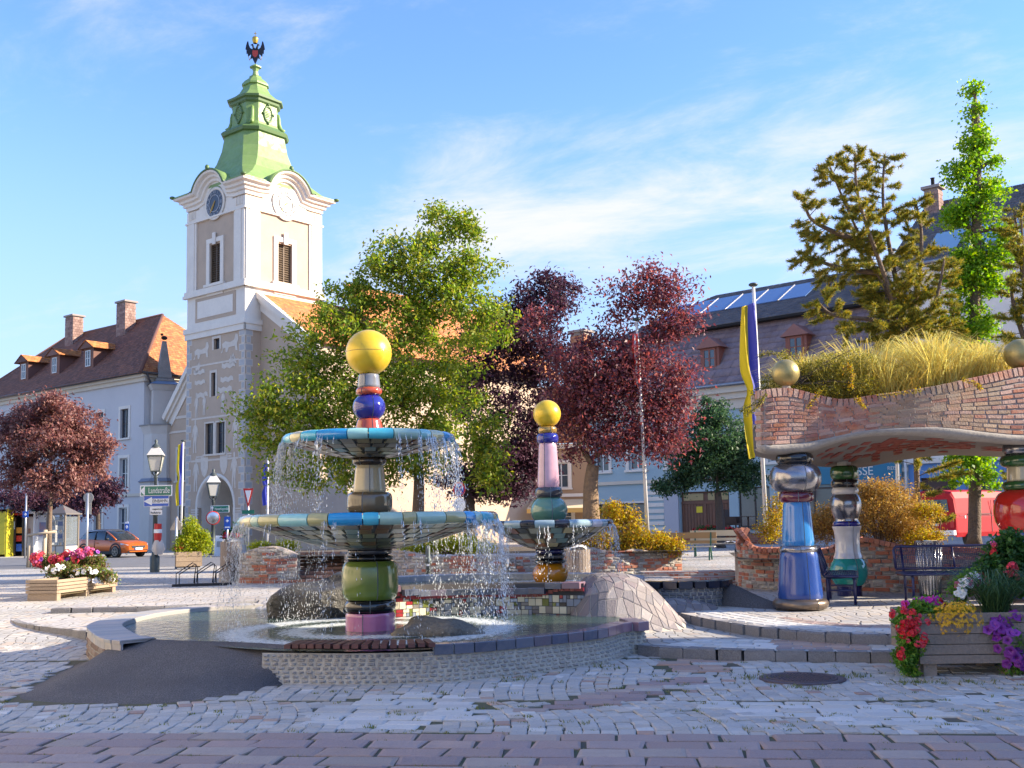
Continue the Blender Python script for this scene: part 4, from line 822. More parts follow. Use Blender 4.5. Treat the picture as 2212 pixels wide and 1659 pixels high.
# upper stages
mb = MB()
for mp in fmap: wallgrid(mb, ST, ZB, ZC, [], mp)
obj('middle_stage', mb, m_white, tw)
BW = [(ST/2-.62, ST/2+.62, zt_(598), zt_(512))]; mb = MB(); mbp = MB()
for mp in fmap: wallgrid(mb, ST, ZC, ZD+1.7, BW, mp, .3)
obj('belfry_wall', mb, m_beige, tw)
trim = MB()
for mp in fmap:
    for a0, a1, d1 in ((.0, 1.15, .1), (ST-1.15, ST, .1), (.3, .95, .15), (ST-.95, ST-.3, .15)): fbox(trim, mp, a0, a1, .002, d1, ZC+.25, ZD)
    fbox(trim, mp, -.15, ST+.15, .002, .18, ZC-.02, ZC+.24); fbox(trim, mp, -.22, ST+.22, .002, .26, ZC-.22, ZC-.02)
    fbox(trim, mp, -.04, ST+.04, .002, .06, ZD, ZE-1.0); fbox(trim, mp, -.12, ST+.12, .0, .17, ZD-.12, ZD)
    fbox(trim, mp, -.18, ST+.18, .002, .2, ZB-.1, ZB+.25); fbox(trim, mp, -.12, ST+.12, .002, .12, ZB-.5, ZB-.1)
    for a0, a1, z0, z1 in ((1.25, ST-1.25, ZB+1.95, ZB+2.15), (1.25, ST-1.25, ZB+.55, ZB+.75), (1.0, 1.25, ZB+.55, ZB+2.15), (ST-1.25, ST-1.0, ZB+.55, ZB+2.15)): pass
    # window surround with keystone and apron
    a, b, c, d = BW[0]; fbox(trim, mp, a-.35, a, .002, .1, c-.1, d+.1); fbox(trim, mp, b, b+.35, .002, .1, c-.1, d+.1); fbox(trim, mp, a-.35, b+.35, .002, .11, d+.1, d+.42); fbox(trim, mp, a-.5, b+.5, .002, .22, c-.28, c-.1); fbox(trim, mp, a-.3, b+.3, .002, .08, c-.9, c-.28); fbox(trim, mp, ST/2-.16, ST/2+.16, .1, .2, d-.05, d+.75)
    for i in range(5):
        for side in (0, 1): c0 = (.25+i*.16) if side == 0 else ST-.25-i*.16-.08; fbox(trim, mp, c0, c0+.08, .06, .11, ZD+.2, ZD+.75)
obj('white_trim', trim, m_white, tw)
mb = MB(); fbox(mb, L_, 1.0, ST-1.0, .002, .03, ZB+.62, ZC-.35); obj('panel_field', mb, m_beige, tw); mb = MB(); fbox(mb, L_, 1.28, ST-1.28, .03, .06, ZB+.85, ZC-.58); obj('panel', mb, m_white, tw)
for mp in fmap:
    a, b, c, d = BW[0]; o = obj('louvred_shutter', fbox(fbox(fbox(fbox(MB(), mp, a, a+.08, -.2, -.1, c, d), mp, b-.08, b, -.2, -.1, c, d), mp, (a+b)/2-.05, (a+b)/2+.05, -.2, -.09, c, d), mp, a, b, -.28, -.25, c, d), m_louver, tw); n_ = 17
    for i in range(n_):
        for s0, s1 in ((a+.08, (a+b)/2-.05), ((a+b)/2+.05, b-.08)):
            z = c+(d-c)*(i+.5)/n_; vs = [mp(s0, -.22, z+.06), mp(s1, -.22, z+.06), mp(s1, -.1, z-.055), mp(s0, -.1, z-.055), mp(s0, -.22, z+.035), mp(s1, -.22, z+.035), mp(s1, -.1, z-.08), mp(s0, -.1, z-.08)]; obj('slat', MB().add(vs, [(0, 1, 2, 3), (4, 7, 6, 5), (3, 2, 6, 7), (0, 4, 5, 1)]), m_louver, o)
# cornice with round clock gables
def gpath(r=1.78, zc_=ZE, rise=1.2):
    cx = ST/2; k = (r*r+rise*rise)/(2*rise) if rise < r else r; pts = [(-.0, zc_), (cx-r-.45, zc_), (cx-r-.2, zc_+.03)]
    th = math.asin(min(1, r/k)); pts += [(cx+k*sin(t), zc_+rise-k+k*cos(t)) for t in np.linspace(-th, th, 15)]; return pts+[(cx+r+.2, zc_+.03), (cx+r+.45, zc_), (ST, zc_)]
gp = gpath(); prof = [(.04, -.9), (.1, -.88), (.1, -.66), (.25, -.6), (.27, -.42), (.45, -.36), (.48, -.2), (.72, -.12), (.78, 0), (.74, .05)]
for mp in fmap:
    rows = []
    for d, dz in prof:
        row = []
        for i, (a, z) in enumerate(gp):
            p0, p1 = gp[max(i-1, 0)], gp[min(i+1, len(gp)-1)]; tx, tz = p1[0]-p0[0], p1[1]-p0[1]; l = math.hypot(tx, tz); nx, nz = -tz/l, tx/l
            aa = a+nx*dz; 
            if i == 0: aa = a-d
            if i == len(gp)-1: aa = a+d
            row.append(mp(aa, d, z+nz*dz))
        rows.append(row)
    obj('cornice', MB().grid(rows, smooth=False), m_white, tw)
    ty = MB().poly([mp(a, .03, z-.6) for a, z in gp[2:-2]]+[mp(ST/2+1.75, .03, ZD), mp(ST/2-1.75, .03, ZD)]); obj('gable_field', ty, m_white, tw)
    # little barrel roof over the gable
    rr = [[mp(ST/2+(a-ST/2)*s_, d, ZE+.04+(z-ZE+.02)*s_) for a, z in gp[3:-3]] for d, s_ in ((.82, 1.04), (.8, 1.08), (-.4, 1.0), (-1.5, .72), (-2.4, .3))]; obj('gable_roof', MB().grid(rr), m_copper, tw)
    e_ = MB().tube([mp(a, .8, z+.07) for a, z in gp[2:-2]], .05, 5); obj('gable_edge', e_, m_copper_d, tw); obj('finial', MB().sphere(mp(ST/2, .75, ZE+1.42), .16, 6, (1, 1, 1.3)), m_copper_d, tw)
for x, y in ((-.78, -.78), (ST+.78, -.78), (ST+.78, ST+.78)): obj('corner_finial', MB().sphere((x, y, ZE+.12), .15, 6, (1.4, 1.4, .8)), m_copper_d, tw)
# clocks
for mp, dark in ((L_, True), (R_, False)):
    cz_, cr_ = 23.42, .93; ring_ = lambda r0, r1, d: MB().grid([[mp(ST/2+r*cos(t), dd, cz_+r*sin(t)) for t in np.linspace(0, 2*PI, 41)] for r, dd in ((r0, d), (r0, d+.03), (r1, d+.03), (r1, d))])
    dial = obj('clock_dial', MB().poly([mp(ST/2+cr_*cos(t), .15, cz_+cr_*sin(t)) for t in np.linspace(0, 2*PI, 41)[:-1]]), M('dial_shade_toned', (.06, .065, .08), .35, .3) if dark else M('dial_white', (.8, .78, .74), .6), tw)  # shaded look of the left dial is put into its dark colour
    obj('dial_edge', MB().grid([[mp(ST/2+r*cos(t), dd, cz_+r*sin(t)) for t in np.linspace(0, 2*PI, 41)] for r, dd in ((cr_, -.02), (cr_, .15))]), m_white, dial); mk = M('dial_pale_marks', (.45, .46, .5), .5) if dark else m_dark
    obj('dial_ring', ring_(.56, .6, .152), mk, dial)
    obj('clock_surround', ring_(.94, 1.14, .1), m_white, dial)
    rom = ['XII', 'I', 'II', 'III', 'IV', 'V', 'VI', 'VII', 'VIII', 'IX', 'X', 'XI']; fr = (PI/2, 0, 0) if mp is L_ else (PI/2, 0, PI/2)
    for i, s_ in enumerate(rom):
        t = PI/2-i*PI/6; m3 = Euler(fr).to_matrix() @ Matrix.Rotation(-i*PI/6, 3, 'Z'); text(s_, .3, mk, dial, mp(ST/2+.77*cos(t), .165, cz_+.77*sin(t)), m3.to_euler(), 'numeral')
    for an, l, w in ((R(90-215), .62, .1), (R(90-60) if not dark else R(90-215), .8, .07)):
        obj('clock_hand', MB().poly([mp(ST/2+q*cos(an)-w_*sin(an), .19, cz_+q*sin(an)+w_*cos(an)) for q, w_ in ((-.2, w*.4), (l*.7, w), (l, 0), (l*.7, -w), (-.2, -w*.4))]), M('gilded_hand', (.55, .27, .04), .35, .6), dial)
# spire
def loft(secs, c, mat, name, par, smooth=False):
    rows = []
    for z, h, ch in secs: rows.append([V((c[0]+x, c[1]+y, z)) for x, y in ((h-ch, -h), (h, -h+ch), (h, h-ch), (h-ch, h), (-h+ch, h), (-h, h-ch), (-h, -h+ch), (-h+ch, -h))])
    mb = MB().grid(rows, smooth, True); mb.poly(rows[-1]); return obj(name, mb, mat, par)
cc = (ST/2, ST/2); H0 = ST/2+.8
for k, mp in enumerate(fmap+[lambda a, d, z: V((0-d, ST-a, z)), lambda a, d, z: V((ST-a, ST+d, z))]):
    for o0, o1, i0, i1 in (((-.8, 1.12, -.1, 1.12), (ST-1.12, ST+.8, ST-1.12, ST+.1)) if k < 2 else ((-.8, ST+.8, -.1, ST+.1),)):
        obj('eave', MB().grid([[mp(o0, .8, ZE+.0), mp(o1, .8, ZE+.0)], [mp(o0, .8, ZE+.1), mp(o1, .8, ZE+.1)], [mp(i0+(0 if o0 > 0 else .0), .1, ZE+.42), mp(i1, .1, ZE+.42)]], smooth=False), m_copper, tw)
loft([(ZE+.1, 3.38, .05), (ZE+.42, 3.42, .1), (ZE+.5, 3.36, .2), (ZE+.95, 3.0, .45), (ZE+1.6, 2.55, .65), (ZE+2.4, 2.22, .72), (ZE+3.3, 1.98, .74), (28.75, 1.83, .72)], cc, m_copper, 'spire_roof', tw)
loft([(28.7, 1.85, .75), (28.75, 2.0, .8), (28.95, 2.06, .8), (29.1, 1.95, .78), (29.15, 1.7, .65), (29.4, 1.5, .6)], cc, m_copper_d, 'spire_ring', tw)
lan = loft([(29.35, 1.5, .62), (29.6, 1.42, .6), (31.0, 1.4, .6)], cc, m_copper, 'lantern', tw)
loft([(30.95, 1.42, .6), (31.05, 1.52, .62), (31.2, 1.55, .64), (31.28, 1.7, .7), (31.42, 1.72, .7)], cc, m_copper_d, 'lantern_cornice', tw)
loft([(31.4, 1.68, .7), (31.65, 1.32, .55), (32.0, .98, .42), (32.4, .78, .33), (32.62, .72, .3)], cc, m_copper, 'lantern_roof', tw)
loft([(32.58, .74, .3), (32.62, .84, .35), (32.75, .82, .34), (32.98, .66, .28), (33.2, .42, .18), (33.32, .36, .15)], cc, m_copper, 'cap', tw)
loft([(33.3, .36, .15), (33.36, .38, .15), (33.45, .2, .08), (33.75, .15, .06), (33.95, .22, .09), (34.02, .36, .14), (34.1, .36, .14), (34.3, .06, .02)], cc, m_copper, 'spire_neck', tw)
for k, (mp) in enumerate((lambda a, d, z: V((cc[0]+a, cc[1]-1.41-d, z)), lambda a, d, z: V((cc[0]+1.41+d, cc[1]+a, z)))):
    o = obj('oval_louvre', MB().grid([[mp(.36*r*cos(t), d, 30.25+.58*r*sin(t)) for t in np.linspace(0, 2*PI, 25)] for r, d in ((.8, .02), (.85, .1), (1.05, .1), (1.1, 0))]), m_copper_d, lan)
    for i in range(9): z = 29.78+i*.115; w = .3*math.sqrt(max(0, 1-((z-30.25)/.5)**2)); obj('slat', fbox(MB(), mp, -w, w, .015, .05, z, z+.07), m_copper, o)
    for q in range(4): obj('oval_boss', MB().sphere(mp(.42*cos(q*PI/2), .08, 30.25+.66*sin(q*PI/2)), .1, 5), m_copper_d, o)
for sx, sy in ((1, -1), (-1, -1), (1, 1)):
    e = 1.12; d = V((sx, sy, 0)).normalized(); obj('volute', MB().tube([V((cc[0]+sx*e, cc[1]+sy*e, 0))+d*q+V((0, 0, z)) for q, z in ((.02, 30.6), (.08, 30.3), (.1, 29.9), (.2, 29.55), (.42, 29.4), (.5, 29.5))], [.12, .14, .15, .17, .16, .08], 6), m_copper, lan)
# double eagle on top
m_eag = M('black_eagle', (.02, .022, .03), .4, .5); m_gold2 = M('gilding', (.55, .35, .06), .35, .8); eg = obj('eagle', MB().poly([(x, 0, z) for x, z in ((0, 34.3), (.12, 34.55), (.2, 34.75), (.34, 34.7), (.3, 34.95), (.2, 35.2), (.2, 35.45), (-.2, 35.45), (-.2, 35.2), (-.3, 34.95), (-.34, 34.7), (-.2, 34.75), (-.12, 34.55))], (0, .1, 0)), m_eag, tw, (cc[0], cc[1]-.05, 0), R(42))
for s_ in (-1, 1):
    wg = [(.15, 35.1), (.35, 35.0), (.5, 34.85), (.55, 35.1), (.62, 35.05), (.63, 35.35), (.7, 35.4), (.66, 35.65), (.58, 35.95), (.5, 36.0), (.46, 35.75), (.36, 35.5), (.2, 35.4)]
    obj('wing', MB().poly([(s_*x, .02, z) for x, z in (wg if s_ > 0 else reversed(wg))], (0, .06, 0)), m_eag, eg); obj('head', MB().tube([(s_*.08, .05, 35.4), (s_*.16, .05, 35.62), (s_*.2, .05, 35.75), (s_*.34, .05, 35.72)], [.09, .07, .08, .02], 6), m_eag, eg)
    obj('talon', MB().tube([(s_*.2, .05, 34.9), (s_*.42, .05, 34.6), (s_*.48, .05, 34.9), (s_*.56, .05, 35.25)], [.04, .04, .03, .02], 5), m_gold2, eg)
obj('shield', MB().poly([(x, -.02, z) for x, z in ((-.19, 35.3), (-.19, 35.0), (-.1, 34.85), (0, 34.78), (.1, 34.85), (.19, 35.0), (.19, 35.3))], (0, .14, 0)), M('shield_red', (.3, .03, .02), .4), eg)
obj('crown', MB().lathe([(.15, 35.85), (.2, 36.0), (.24, 36.15), (.2, 36.28), (.05, 36.36), (.03, 36.4)], 10, (0, .05, 0)), m_gold2, eg); obj('cross', MB().box((0, .05, 36.55), (.04, .04, .34)).box((0, .05, 36.58), (.2, .038, .04)), m_gold2, eg)
# quoins
it = []
for k in range(29):
    z = .25+k*.5; w = .62 if k % 2 == 0 else .36
    for mp, n_, a in ((L_, V((0, -1, 0)), ST-w/2), (L_, V((0, -1, 0)), w/2), (R_, V((1, 0, 0)), w/2+.12 if k % 2 else w/2+.02)):
        Mw = Matrix.LocRotScale(tor, Euler((0, 0, AZ)), None)
        xa = V((1, 0, 0)) if mp is L_ else V((0, 1, 0)); it.append((Mw @ fm(mp(a, .02, z), xa, n_, (w, .485, .04)), 0)); it.append((Mw @ fm(mp(a, .028, z), xa, n_, (w-.1, .36, .03)), 1))
pieces(tw, 'quoin', it, TILE, [m_sgraf, m_quoin])
for z in (zt_(780), zt_(898), zt_(992)): obj('string_band', fbox(MB(), L_, .65, ST-.65, .002, .022, z-.06, z+.06), m_sgraf, tw)
# scratched plaster figures, plain silhouettes
FIG = [(0, 0), (.1, 0), (.12, .35), (.17, .7), (.2, .35), (.22, 0), (.32, 0), (.3, .45), (.34, .8), (.36, 1.15), (.44, .85), (.5, .8), (.42, 1.25), (.33, 1.4), (.24, 1.45), (.27, 1.55), (.27, 1.68), (.2, 1.74), (.13, 1.68), (.13, 1.55), (.16, 1.45), (.05, 1.4), (-.04, 1.2), (-.12, .85), (-.06, .8), (.03, 1.1), (.04, .8), (0, .4)]
RIB = [(0, .1), (.25, .0), (.5, .08), (.8, -.02), (1.1, .1), (1.3, .05), (1.25, .3), (1.05, .38), (.8, .26), (.5, .36), (.25, .28), (.02, .38)]
BEA = [(0, 0), (.15, .15), (.1, .4), (.35, .5), (.7, .42), (1.0, .5), (1.1, .75), (1.25, .72), (1.3, .5), (1.2, .3), (1.25, 0), (1.1, .02), (1.05, .22), (.6, .2), (.5, 0), (.38, 0), (.35, .22), (.2, .2), (.12, 0)]
SHD = [(0, .6), (0, .3), (.12, .1), (.28, 0), (.44, .1), (.56, .3), (.56, .6), (.5, .72), (.42, .62), (.35, .75), (.28, .64), (.21, .75), (.14, .62), (.06, .72)]
WNG = [(0, 0), (.2, .1), (.4, .05), (.6, .2), (.8, .5), (.75, .9), (.65, .6), (.55, .85), (.48, .55), (.36, .75), (.3, .45), (.15, .5), (.2, .25)]
def fig(shape, fa, z, sc, mir=1, mp=L_, sz=None): p = [mp(fa*ST+mir*x*sc, .012, z+y*(sz or sc)) for x, y in shape]; obj('plaster_figure', MB().poly(p if mir > 0 else list(reversed(p)), mp(0, .008, 0)-mp(0, 0, 0)), m_sgraf, tw)
for fa, z, sc, m_ in ((.15, 4.0, 1.25, 1), (.80, 4.1, 1.3, 1), (.13, 6.6, 1.25, 1), (.82, 6.7, 1.25, 1), (.16, 9.0, .9, 1), (.3, 9.1, .8, 1), (.62, 9.1, .85, 1), (.82, 9.2, .7, 1)): fig(FIG, fa, z, sc, m_, sz=sc*1.05)
for fa, z, sc in ((.13, 11.9, 1.0), (.62, 12.0, 1.15), (.17, 10.3, 1.1), (.56, 10.4, 1.2), (.6, 11.1, 1.1), (.15, 11.2, .95)): fig(RIB, fa, z, sc)
for fa, z, sc in ((.12, 13.0, 1.4), (.6, 13.1, 1.5)): fig(BEA, fa, z, sc)
for fa, z, sc, m_ in ((.14, 12.0, .9, 1), (.72, 12.2, .9, 1), (.88, 12.2, .8, -1)): fig(WNG, fa, z, sc, m_)
for fa, z, sc in ((.27, 4.9, 1.5), (.6, 5.0, 1.5), (.14, 1.4, 1.0), (.85, 1.5, 1.0)): fig(SHD, fa, z, sc, 1, L_, sc*1.4)
for fa, z in ((.12, 2.4), (.83, 2.4), (.2, 5.95), (.68, 6.0)):
    for i in range(3): obj('plaster_text_line', fbox(MB(), L_, fa*ST-.1, fa*ST+.75, .003, .015, z+.16*i, z+.09+.16*i), m_sgraf, tw)
for fa, z, sc in ((.3, 12.2, .9), (.55, 9.2, 1.2), (.4, 5.0, 1.0)): fig(FIG if sc > 1 else WNG, fa, z, sc, 1, R_)
# body of the town hall: gables and roofs beside the tower
y0 = 1.3; LE, RE = -4.4, ST+6.
mb = MB(); mb.poly([(LE, y0, 0), (0, y0, 0), (0, y0, 14.4), (LE, y0, 9.5)]); mb.poly([(ST, y0, 0), (RE, y0, 0), (RE, y0, 13.1), (ST, y0, 17.0)]); mb.poly([(RE, y0, 0), (RE, 24, 0), (RE, 24, 13.1), (RE, y0, 13.1)]); obj('gable_wall', mb, m_beige, tw)
for (x0, z0), (x1, z1) in (((LE, 9.5), (0, 14.4)), ((ST, 17.0), (RE+.3, 12.9))):
    mb = MB(); d = V((x1-x0, 0, z1-z0)).normalized(); n_ = V((-d.z, 0, d.x))
    for o_, w, dp in ((-.15, .34, .42), (-.42, .24, .25), (-.75, .5, .08)): a, b = V((x0, y0, z0))+n_*o_, V((x1, y0, z1))+n_*o_; vs = [a-n_*w/2, b-n_*w/2, b+n_*w/2, a+n_*w/2]; mb.poly([v-V((0, dp, 0)) for v in vs], (0, dp, 0))
    obj('verge', mb, m_white, tw)
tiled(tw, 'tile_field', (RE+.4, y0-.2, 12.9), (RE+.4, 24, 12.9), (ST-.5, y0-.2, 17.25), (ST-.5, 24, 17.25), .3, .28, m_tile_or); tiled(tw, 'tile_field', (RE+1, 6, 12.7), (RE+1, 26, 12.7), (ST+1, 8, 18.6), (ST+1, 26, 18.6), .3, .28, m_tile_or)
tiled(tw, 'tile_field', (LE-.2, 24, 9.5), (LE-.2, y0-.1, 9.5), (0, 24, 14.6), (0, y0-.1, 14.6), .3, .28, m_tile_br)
for z, z1 in ((11.4, 11.65), (9.3, 9.5), (8.3, 8.45)): obj('gable_band', fbox(MB(), lambda a, d, z: V((a, y0-d, z)), max(LE, -4.4+(z-9.5)/1.11 if z > 9.5 else LE)+.1, -.02, .003, .05, z, z1), m_sgraf, tw)
lmap = lambda a, d, z: V((a, y0-d, z)); 
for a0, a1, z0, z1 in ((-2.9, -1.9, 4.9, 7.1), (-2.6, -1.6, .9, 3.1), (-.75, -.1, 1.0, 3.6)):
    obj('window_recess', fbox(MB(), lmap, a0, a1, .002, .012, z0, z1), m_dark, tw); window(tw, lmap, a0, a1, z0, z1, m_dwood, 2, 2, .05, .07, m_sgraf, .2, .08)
fig(FIG, -.19, 5.3, 1.05, 1, lambda a, d, z: V((a, y0-d, z)))
# buttress with obelisk at the left end of the gable
bx_, by_ = LE-.9, y0+.3
def pil(h0, h1, w0, w1, nm, mat, n_=8): obj(nm, MB().lathe([(w0, h0), (w1, h1), (.01, h1)], n_, (bx_, by_, 0), R(22.5), 2*PI+R(22.5), False), mat, tw)
m_bw = M('buttress_plaster', (.62, .58, .53), .9, noise=[(.8, .5, (.52, .48, .44)), (3, .4, (.56, .5, .46))], bump=(30, .2))
pil(0, 4.9, 1.62, 1.58, 'buttress_base', m_bw); pil(4.9, 5.15, 1.78, 1.5, 'buttress_ledge', M('lead_ledge', (.22, .24, .29), .5, .3)); pil(5.1, 8.3, 1.42, 1.4, 'buttress_shaft', m_bw); pil(8.3, 8.9, 1.4, 1.65, 'buttress_corbel', m_bw); pil(8.9, 9.0, 1.72, 1.72, 'buttress_lip', m_stone); pil(9.0, 11.5, 1.3, 1.26, 'turret', m_bw, 4); pil(11.5, 11.9, 1.3, 1.6, 'turret_cornice', m_bw, 4); pil(11.9, 12.2, 1.75, .9, 'turret_roof', M('blue_lead', (.2, .26, .36), .5, .3), 4); pil(12.2, 12.4, .95, .9, 'obelisk_base', m_stone, 4); pil(12.45, 15.2, .72, .2, 'obelisk', m_stone, 4)
for a, z in ((0, 0), ):
    o = MB().sphere((bx_, by_, 15.45), .16, 6, (1, 1.6, 1)); o.sphere((bx_, by_-.2, 15.68), .1, 5); obj('obelisk_finial', o, m_dark, tw)
tw.scale = (1, 1, 1.022)
# ---------------- long house on the left with tiled hip roof
A2 = R(-38.5); P0 = at(312, 795, 78); LL = 27.; HE = 13.0; lo = V((P0.x-LL*cos(A2), P0.y-LL*sin(A2), 0))
lh = T('long_house', 'long pale grey house with brown tiled hip roof and three small dormers', 'house', lo, A2); LM = face_map(LL); DP = 11.
rel = Matrix.LocRotScale(lo, Euler((0, 0, A2)), None).inverted()
def fx(mtx, u, yl=0.):      # local x on a facade plane (local y = yl) seen at picture column u
    p = mtx @ CAMP; q = mtx @ at(u, 1000, 50.); d = q-p; t = (yl-p.y)/d.y; return p.x+d.x*t
ops = []
for u in (214, 150, 95, 40, -20, 268):
    x = fx(rel, u)
    for z0, z1 in ((8.4, 10.6), (4.6, 6.9), (.9, 3.2)): ops.append((x-.55, x+.55, z0, z1))
wl_ = MB(); wallgrid(wl_, LL, 0, HE, ops, LM[0], .3); wallgrid(wl_, DP, 0, HE, [(4, 5.1, 8.4, 10.6)], LM[1], .3); obj('wall', wl_, m_lav, lh)
for a, b, c, d in ops: window(lh, LM[0], a, b, c, d, m_dwood if c > 8 else m_wframe, 2, 2, -.18, .08, m_white, .22, .05)
window(lh, LM[1], 4, 5.1, 8.4, 10.6, m_dwood, 2, 2, -.18, .08, m_white, .22, .05)
tr = MB()
for mp, w in ((LM[0], LL), (LM[1], DP)): fbox(tr, mp, -.2, w+.35, .002, .18, HE-.55, HE-.25); fbox(tr, mp, -.2, w+.5, .002, .4, HE-.25, HE); fbox(tr, mp, 0, w+.08, .002, .1, 4.0, 4.2)
obj('cornice', tr, m_cream, lh)
gt = MB().tube([(-.5, -.62, HE+.02), (LL+.6, -.62, HE+.02), (LL+.62, DP, HE+.02)], .1, 6); obj('gutter', gt, m_dgutter, lh); obj('downpipe', MB().tube([(LL+.6, -.2, HE), (LL+.5, .2, HE-.7), (LL+.15, .6, HE-1.2), (LL+.12, .6, 9)], .07, 6), m_dgutter, lh)
RH = 19.; E0, E1, E2, E3 = (-.6, -.7, HE), (LL+.6, -.7, HE), (LL+.6, DP+.5, HE), (-.6, DP+.5, HE); Ra, Rb = (6, 5.4, RH), (LL-6, 5.4, RH)
tiled(lh, 'tile_field', E0, E1, Ra, Rb, .28, .27, m_tile_br); tiled(lh, 'tile_field', E1, E2, Rb, Rb, .28, .27, M('sunlit_hip_tile', (.4, .15, .06), .75, cols=[(.4, .15, .06), (.46, .19, .07), (.34, .12, .05)], var=.2)); obj('ridge_tiles', MB().tube([Ra, Rb], .14, 6).tube([Rb, E1], .13, 6).tube([Ra, E0], .13, 6), m_tile_br, lh)  # sunlit look of the hip slope is put into its brighter tile colour
for u in (192, 119, 52):
    x = fx(rel, u, .9); sl = (RH-HE)/6.1; yf = .7; zb_ = HE+(yf+.7)*sl; mp = lambda a, d, z: V((a, yf-d, z)); hd = 1.75
    dm_ = obj('dormer', MB().poly([(x-.75, yf, zb_), (x+.75, yf, zb_), (x+.75, yf, zb_+hd), (x-.75, yf, zb_+hd)]).poly([(x+.75, yf, zb_), (x+.75, yf+hd/sl, zb_+hd), (x+.75, yf, zb_+hd)]).poly([(x-.75, yf, zb_), (x-.75, yf, zb_+hd), (x-.75, yf+hd/sl, zb_+hd)]), m_tile_br, lh)
    window(dm_, mp, x-.36, x+.36, zb_+.2, zb_+1.5, m_wframe, 2, 2, .03, .07, None, 0, .02, sill=False)
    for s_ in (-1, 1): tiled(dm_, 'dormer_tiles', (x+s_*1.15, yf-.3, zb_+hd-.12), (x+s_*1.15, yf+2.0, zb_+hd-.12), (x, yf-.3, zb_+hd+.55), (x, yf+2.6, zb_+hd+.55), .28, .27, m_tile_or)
    obj('dormer_gable', MB().poly([(x-1.1, yf-.25, zb_+hd-.1), (x+1.1, yf-.25, zb_+hd-.1), (x, yf-.25, zb_+hd+.5)]), m_tile_br, dm_)
for u, yy, w in ((155, 4.6, 1.3), (268, 4.4, 1.3)): x = fx(rel, u, yy); chimney(lh, x, yy, HE+4.2, RH+1.5, w, 1.0, m_cbrick)
# ---------------- mansard house on the right
A3 = R(-42.); d3 = V((cos(A3), sin(A3), 0)); Q = V(((1460-1106)/F*62, 62, 0)); ro = Q-d3*6.4; RL = 20.; ro.z = 0
rh_ = T('mansard_house', 'pale blue house with mauve slate mansard roof and row of solar panels', 'house', ro, A3); RM = face_map(RL); rr3 = Matrix.LocRotScale(ro, Euler((0, 0, A3)), None).inverted(); GZ = .2
xd0, xd1 = fx(rr3, 1466), fx(rr3, 1572); xs0, xs1 = fx(rr3, 1592), fx(rr3, 1660); xw0, xw1 = fx(rr3, 1290), fx(rr3, 1390); ops = [(xd0, xd1, GZ, 3.15), (xs0, xs1, 1.1, 3.3), (xw0, xw1, 1.3, 2.6)]
for u in (1300, 1375, 1460, 1530, 1600, 1680): x = fx(rr3, u); ops.append((x-.55, x+.55, 4.6, 6.6))
mb = wallgrid(MB(), RL, GZ-.5, 9.2, ops, RM[0], .3); wallgrid(mb, 10, GZ-.5, 9.2, [], lambda a, d, z: V((-d, 10-a, z))); obj('wall', mb, m_pblue, rh_)
for a, b, c, d in ops[3:]: window(rh_, RM[0], a, b, c, d, m_wframe, 2, 2, -.18, .08, m_white, .22, .06)
window(rh_, RM[0], *ops[1], m_dwood, 2, 1, -.15, .08, None, .1, .04); window(rh_, RM[0], *ops[2], m_dwood, 2, 1, -.15, .08, m_white, .12, .04)
dr = obj('double_door', fbox(fbox(MB(), RM[0], xd0, xd1, -.3, -.22, GZ, 3.15), RM[0], xd0, xd1, -.22, -.15, 2.45, 2.6), m_door, rh_)
npl = 16
for i in range(npl): a = xd0+(xd1-xd0)*i/npl; obj('plank', fbox(MB(), RM[0], a+.012, a+(xd1-xd0)/npl-.012, -.22, -.17, GZ, 2.42), m_door, dr)
for i in range(2): a = xd0+(xd1-xd0)*(i/2)+.15; obj('transom_pane', fbox(MB(), RM[0], a, a+(xd1-xd0)/2-.3, -.21, -.18, 2.65, 3.05), M('amber_glass', (.35, .25, .1), .2), dr)
obj('notice', fbox(MB(), RM[0], xd0+1.0, xd0+1.4, -.165, -.155, 1.95, 2.3), M('yellow_notice', (.75, .55, .02), .6), dr); obj('post_door', fbox(MB(), RM[0], (xd0+xd1)/2-.06, (xd0+xd1)/2+.06, -.17, -.13, GZ, 2.45), m_door, dr)
fr_ = MB()
fbox(fr_, RM[0], -.2, RL, .002, .12, 7.7, 8.25); fbox(fr_, RM[0], -.3, RL, .002, .3, 8.25, 8.6); fbox(fr_, RM[0], -.4, RL, .002, .5, 8.6, 8.95); fbox(fr_, RM[0], 0, RL, .002, .14, 3.75, 3.95); fbox(fr_, RM[0], 0, RL, .002, .1, 6.95, 7.1)
obj('frieze', fr_, m_cream, rh_)
for k in range(9):
    z0 = .55+k*.36
    for a0, a1 in ((fx(rr3, 1393)+.1, fx(rr3, 1432)), (0.0, xw0-.15)): obj('rustication_strip', fbox(MB(), RM[0], a0, a1, .003, .045, z0, z0+.22), m_white, rh_)
obj('pilaster', fbox(MB(), RM[0], fx(rr3, 1434), xd0-.05, .003, .12, GZ, 3.7), M('grey_render', (.48, .47, .5), .9, noise=(20, .4, (.4, .39, .42))), rh_)
ey, eh = -.55, 9.05; bk = (1.9, 12.9)
tiled(rh_, 'slate_field', (-.4, ey, eh), (RL, ey, eh), (.4, ey+1.1, eh+1.5), (RL, ey+1.1, eh+1.5), .55, .5, m_slate, .035); tiled(rh_, 'slate_field', (.4, ey+1.1, eh+1.5), (RL, ey+1.1, eh+1.5), (1.2, 1.9, 12.75), (RL, 1.9, 12.75), .42, .4, m_slate, .03)
tiled(rh_, 'slate_field', (-.4, 10, eh), (-.4, ey, eh), (2.2, 8, 12.75), (1.2, 1.9, 12.75), .5, .45, m_slate, .03)
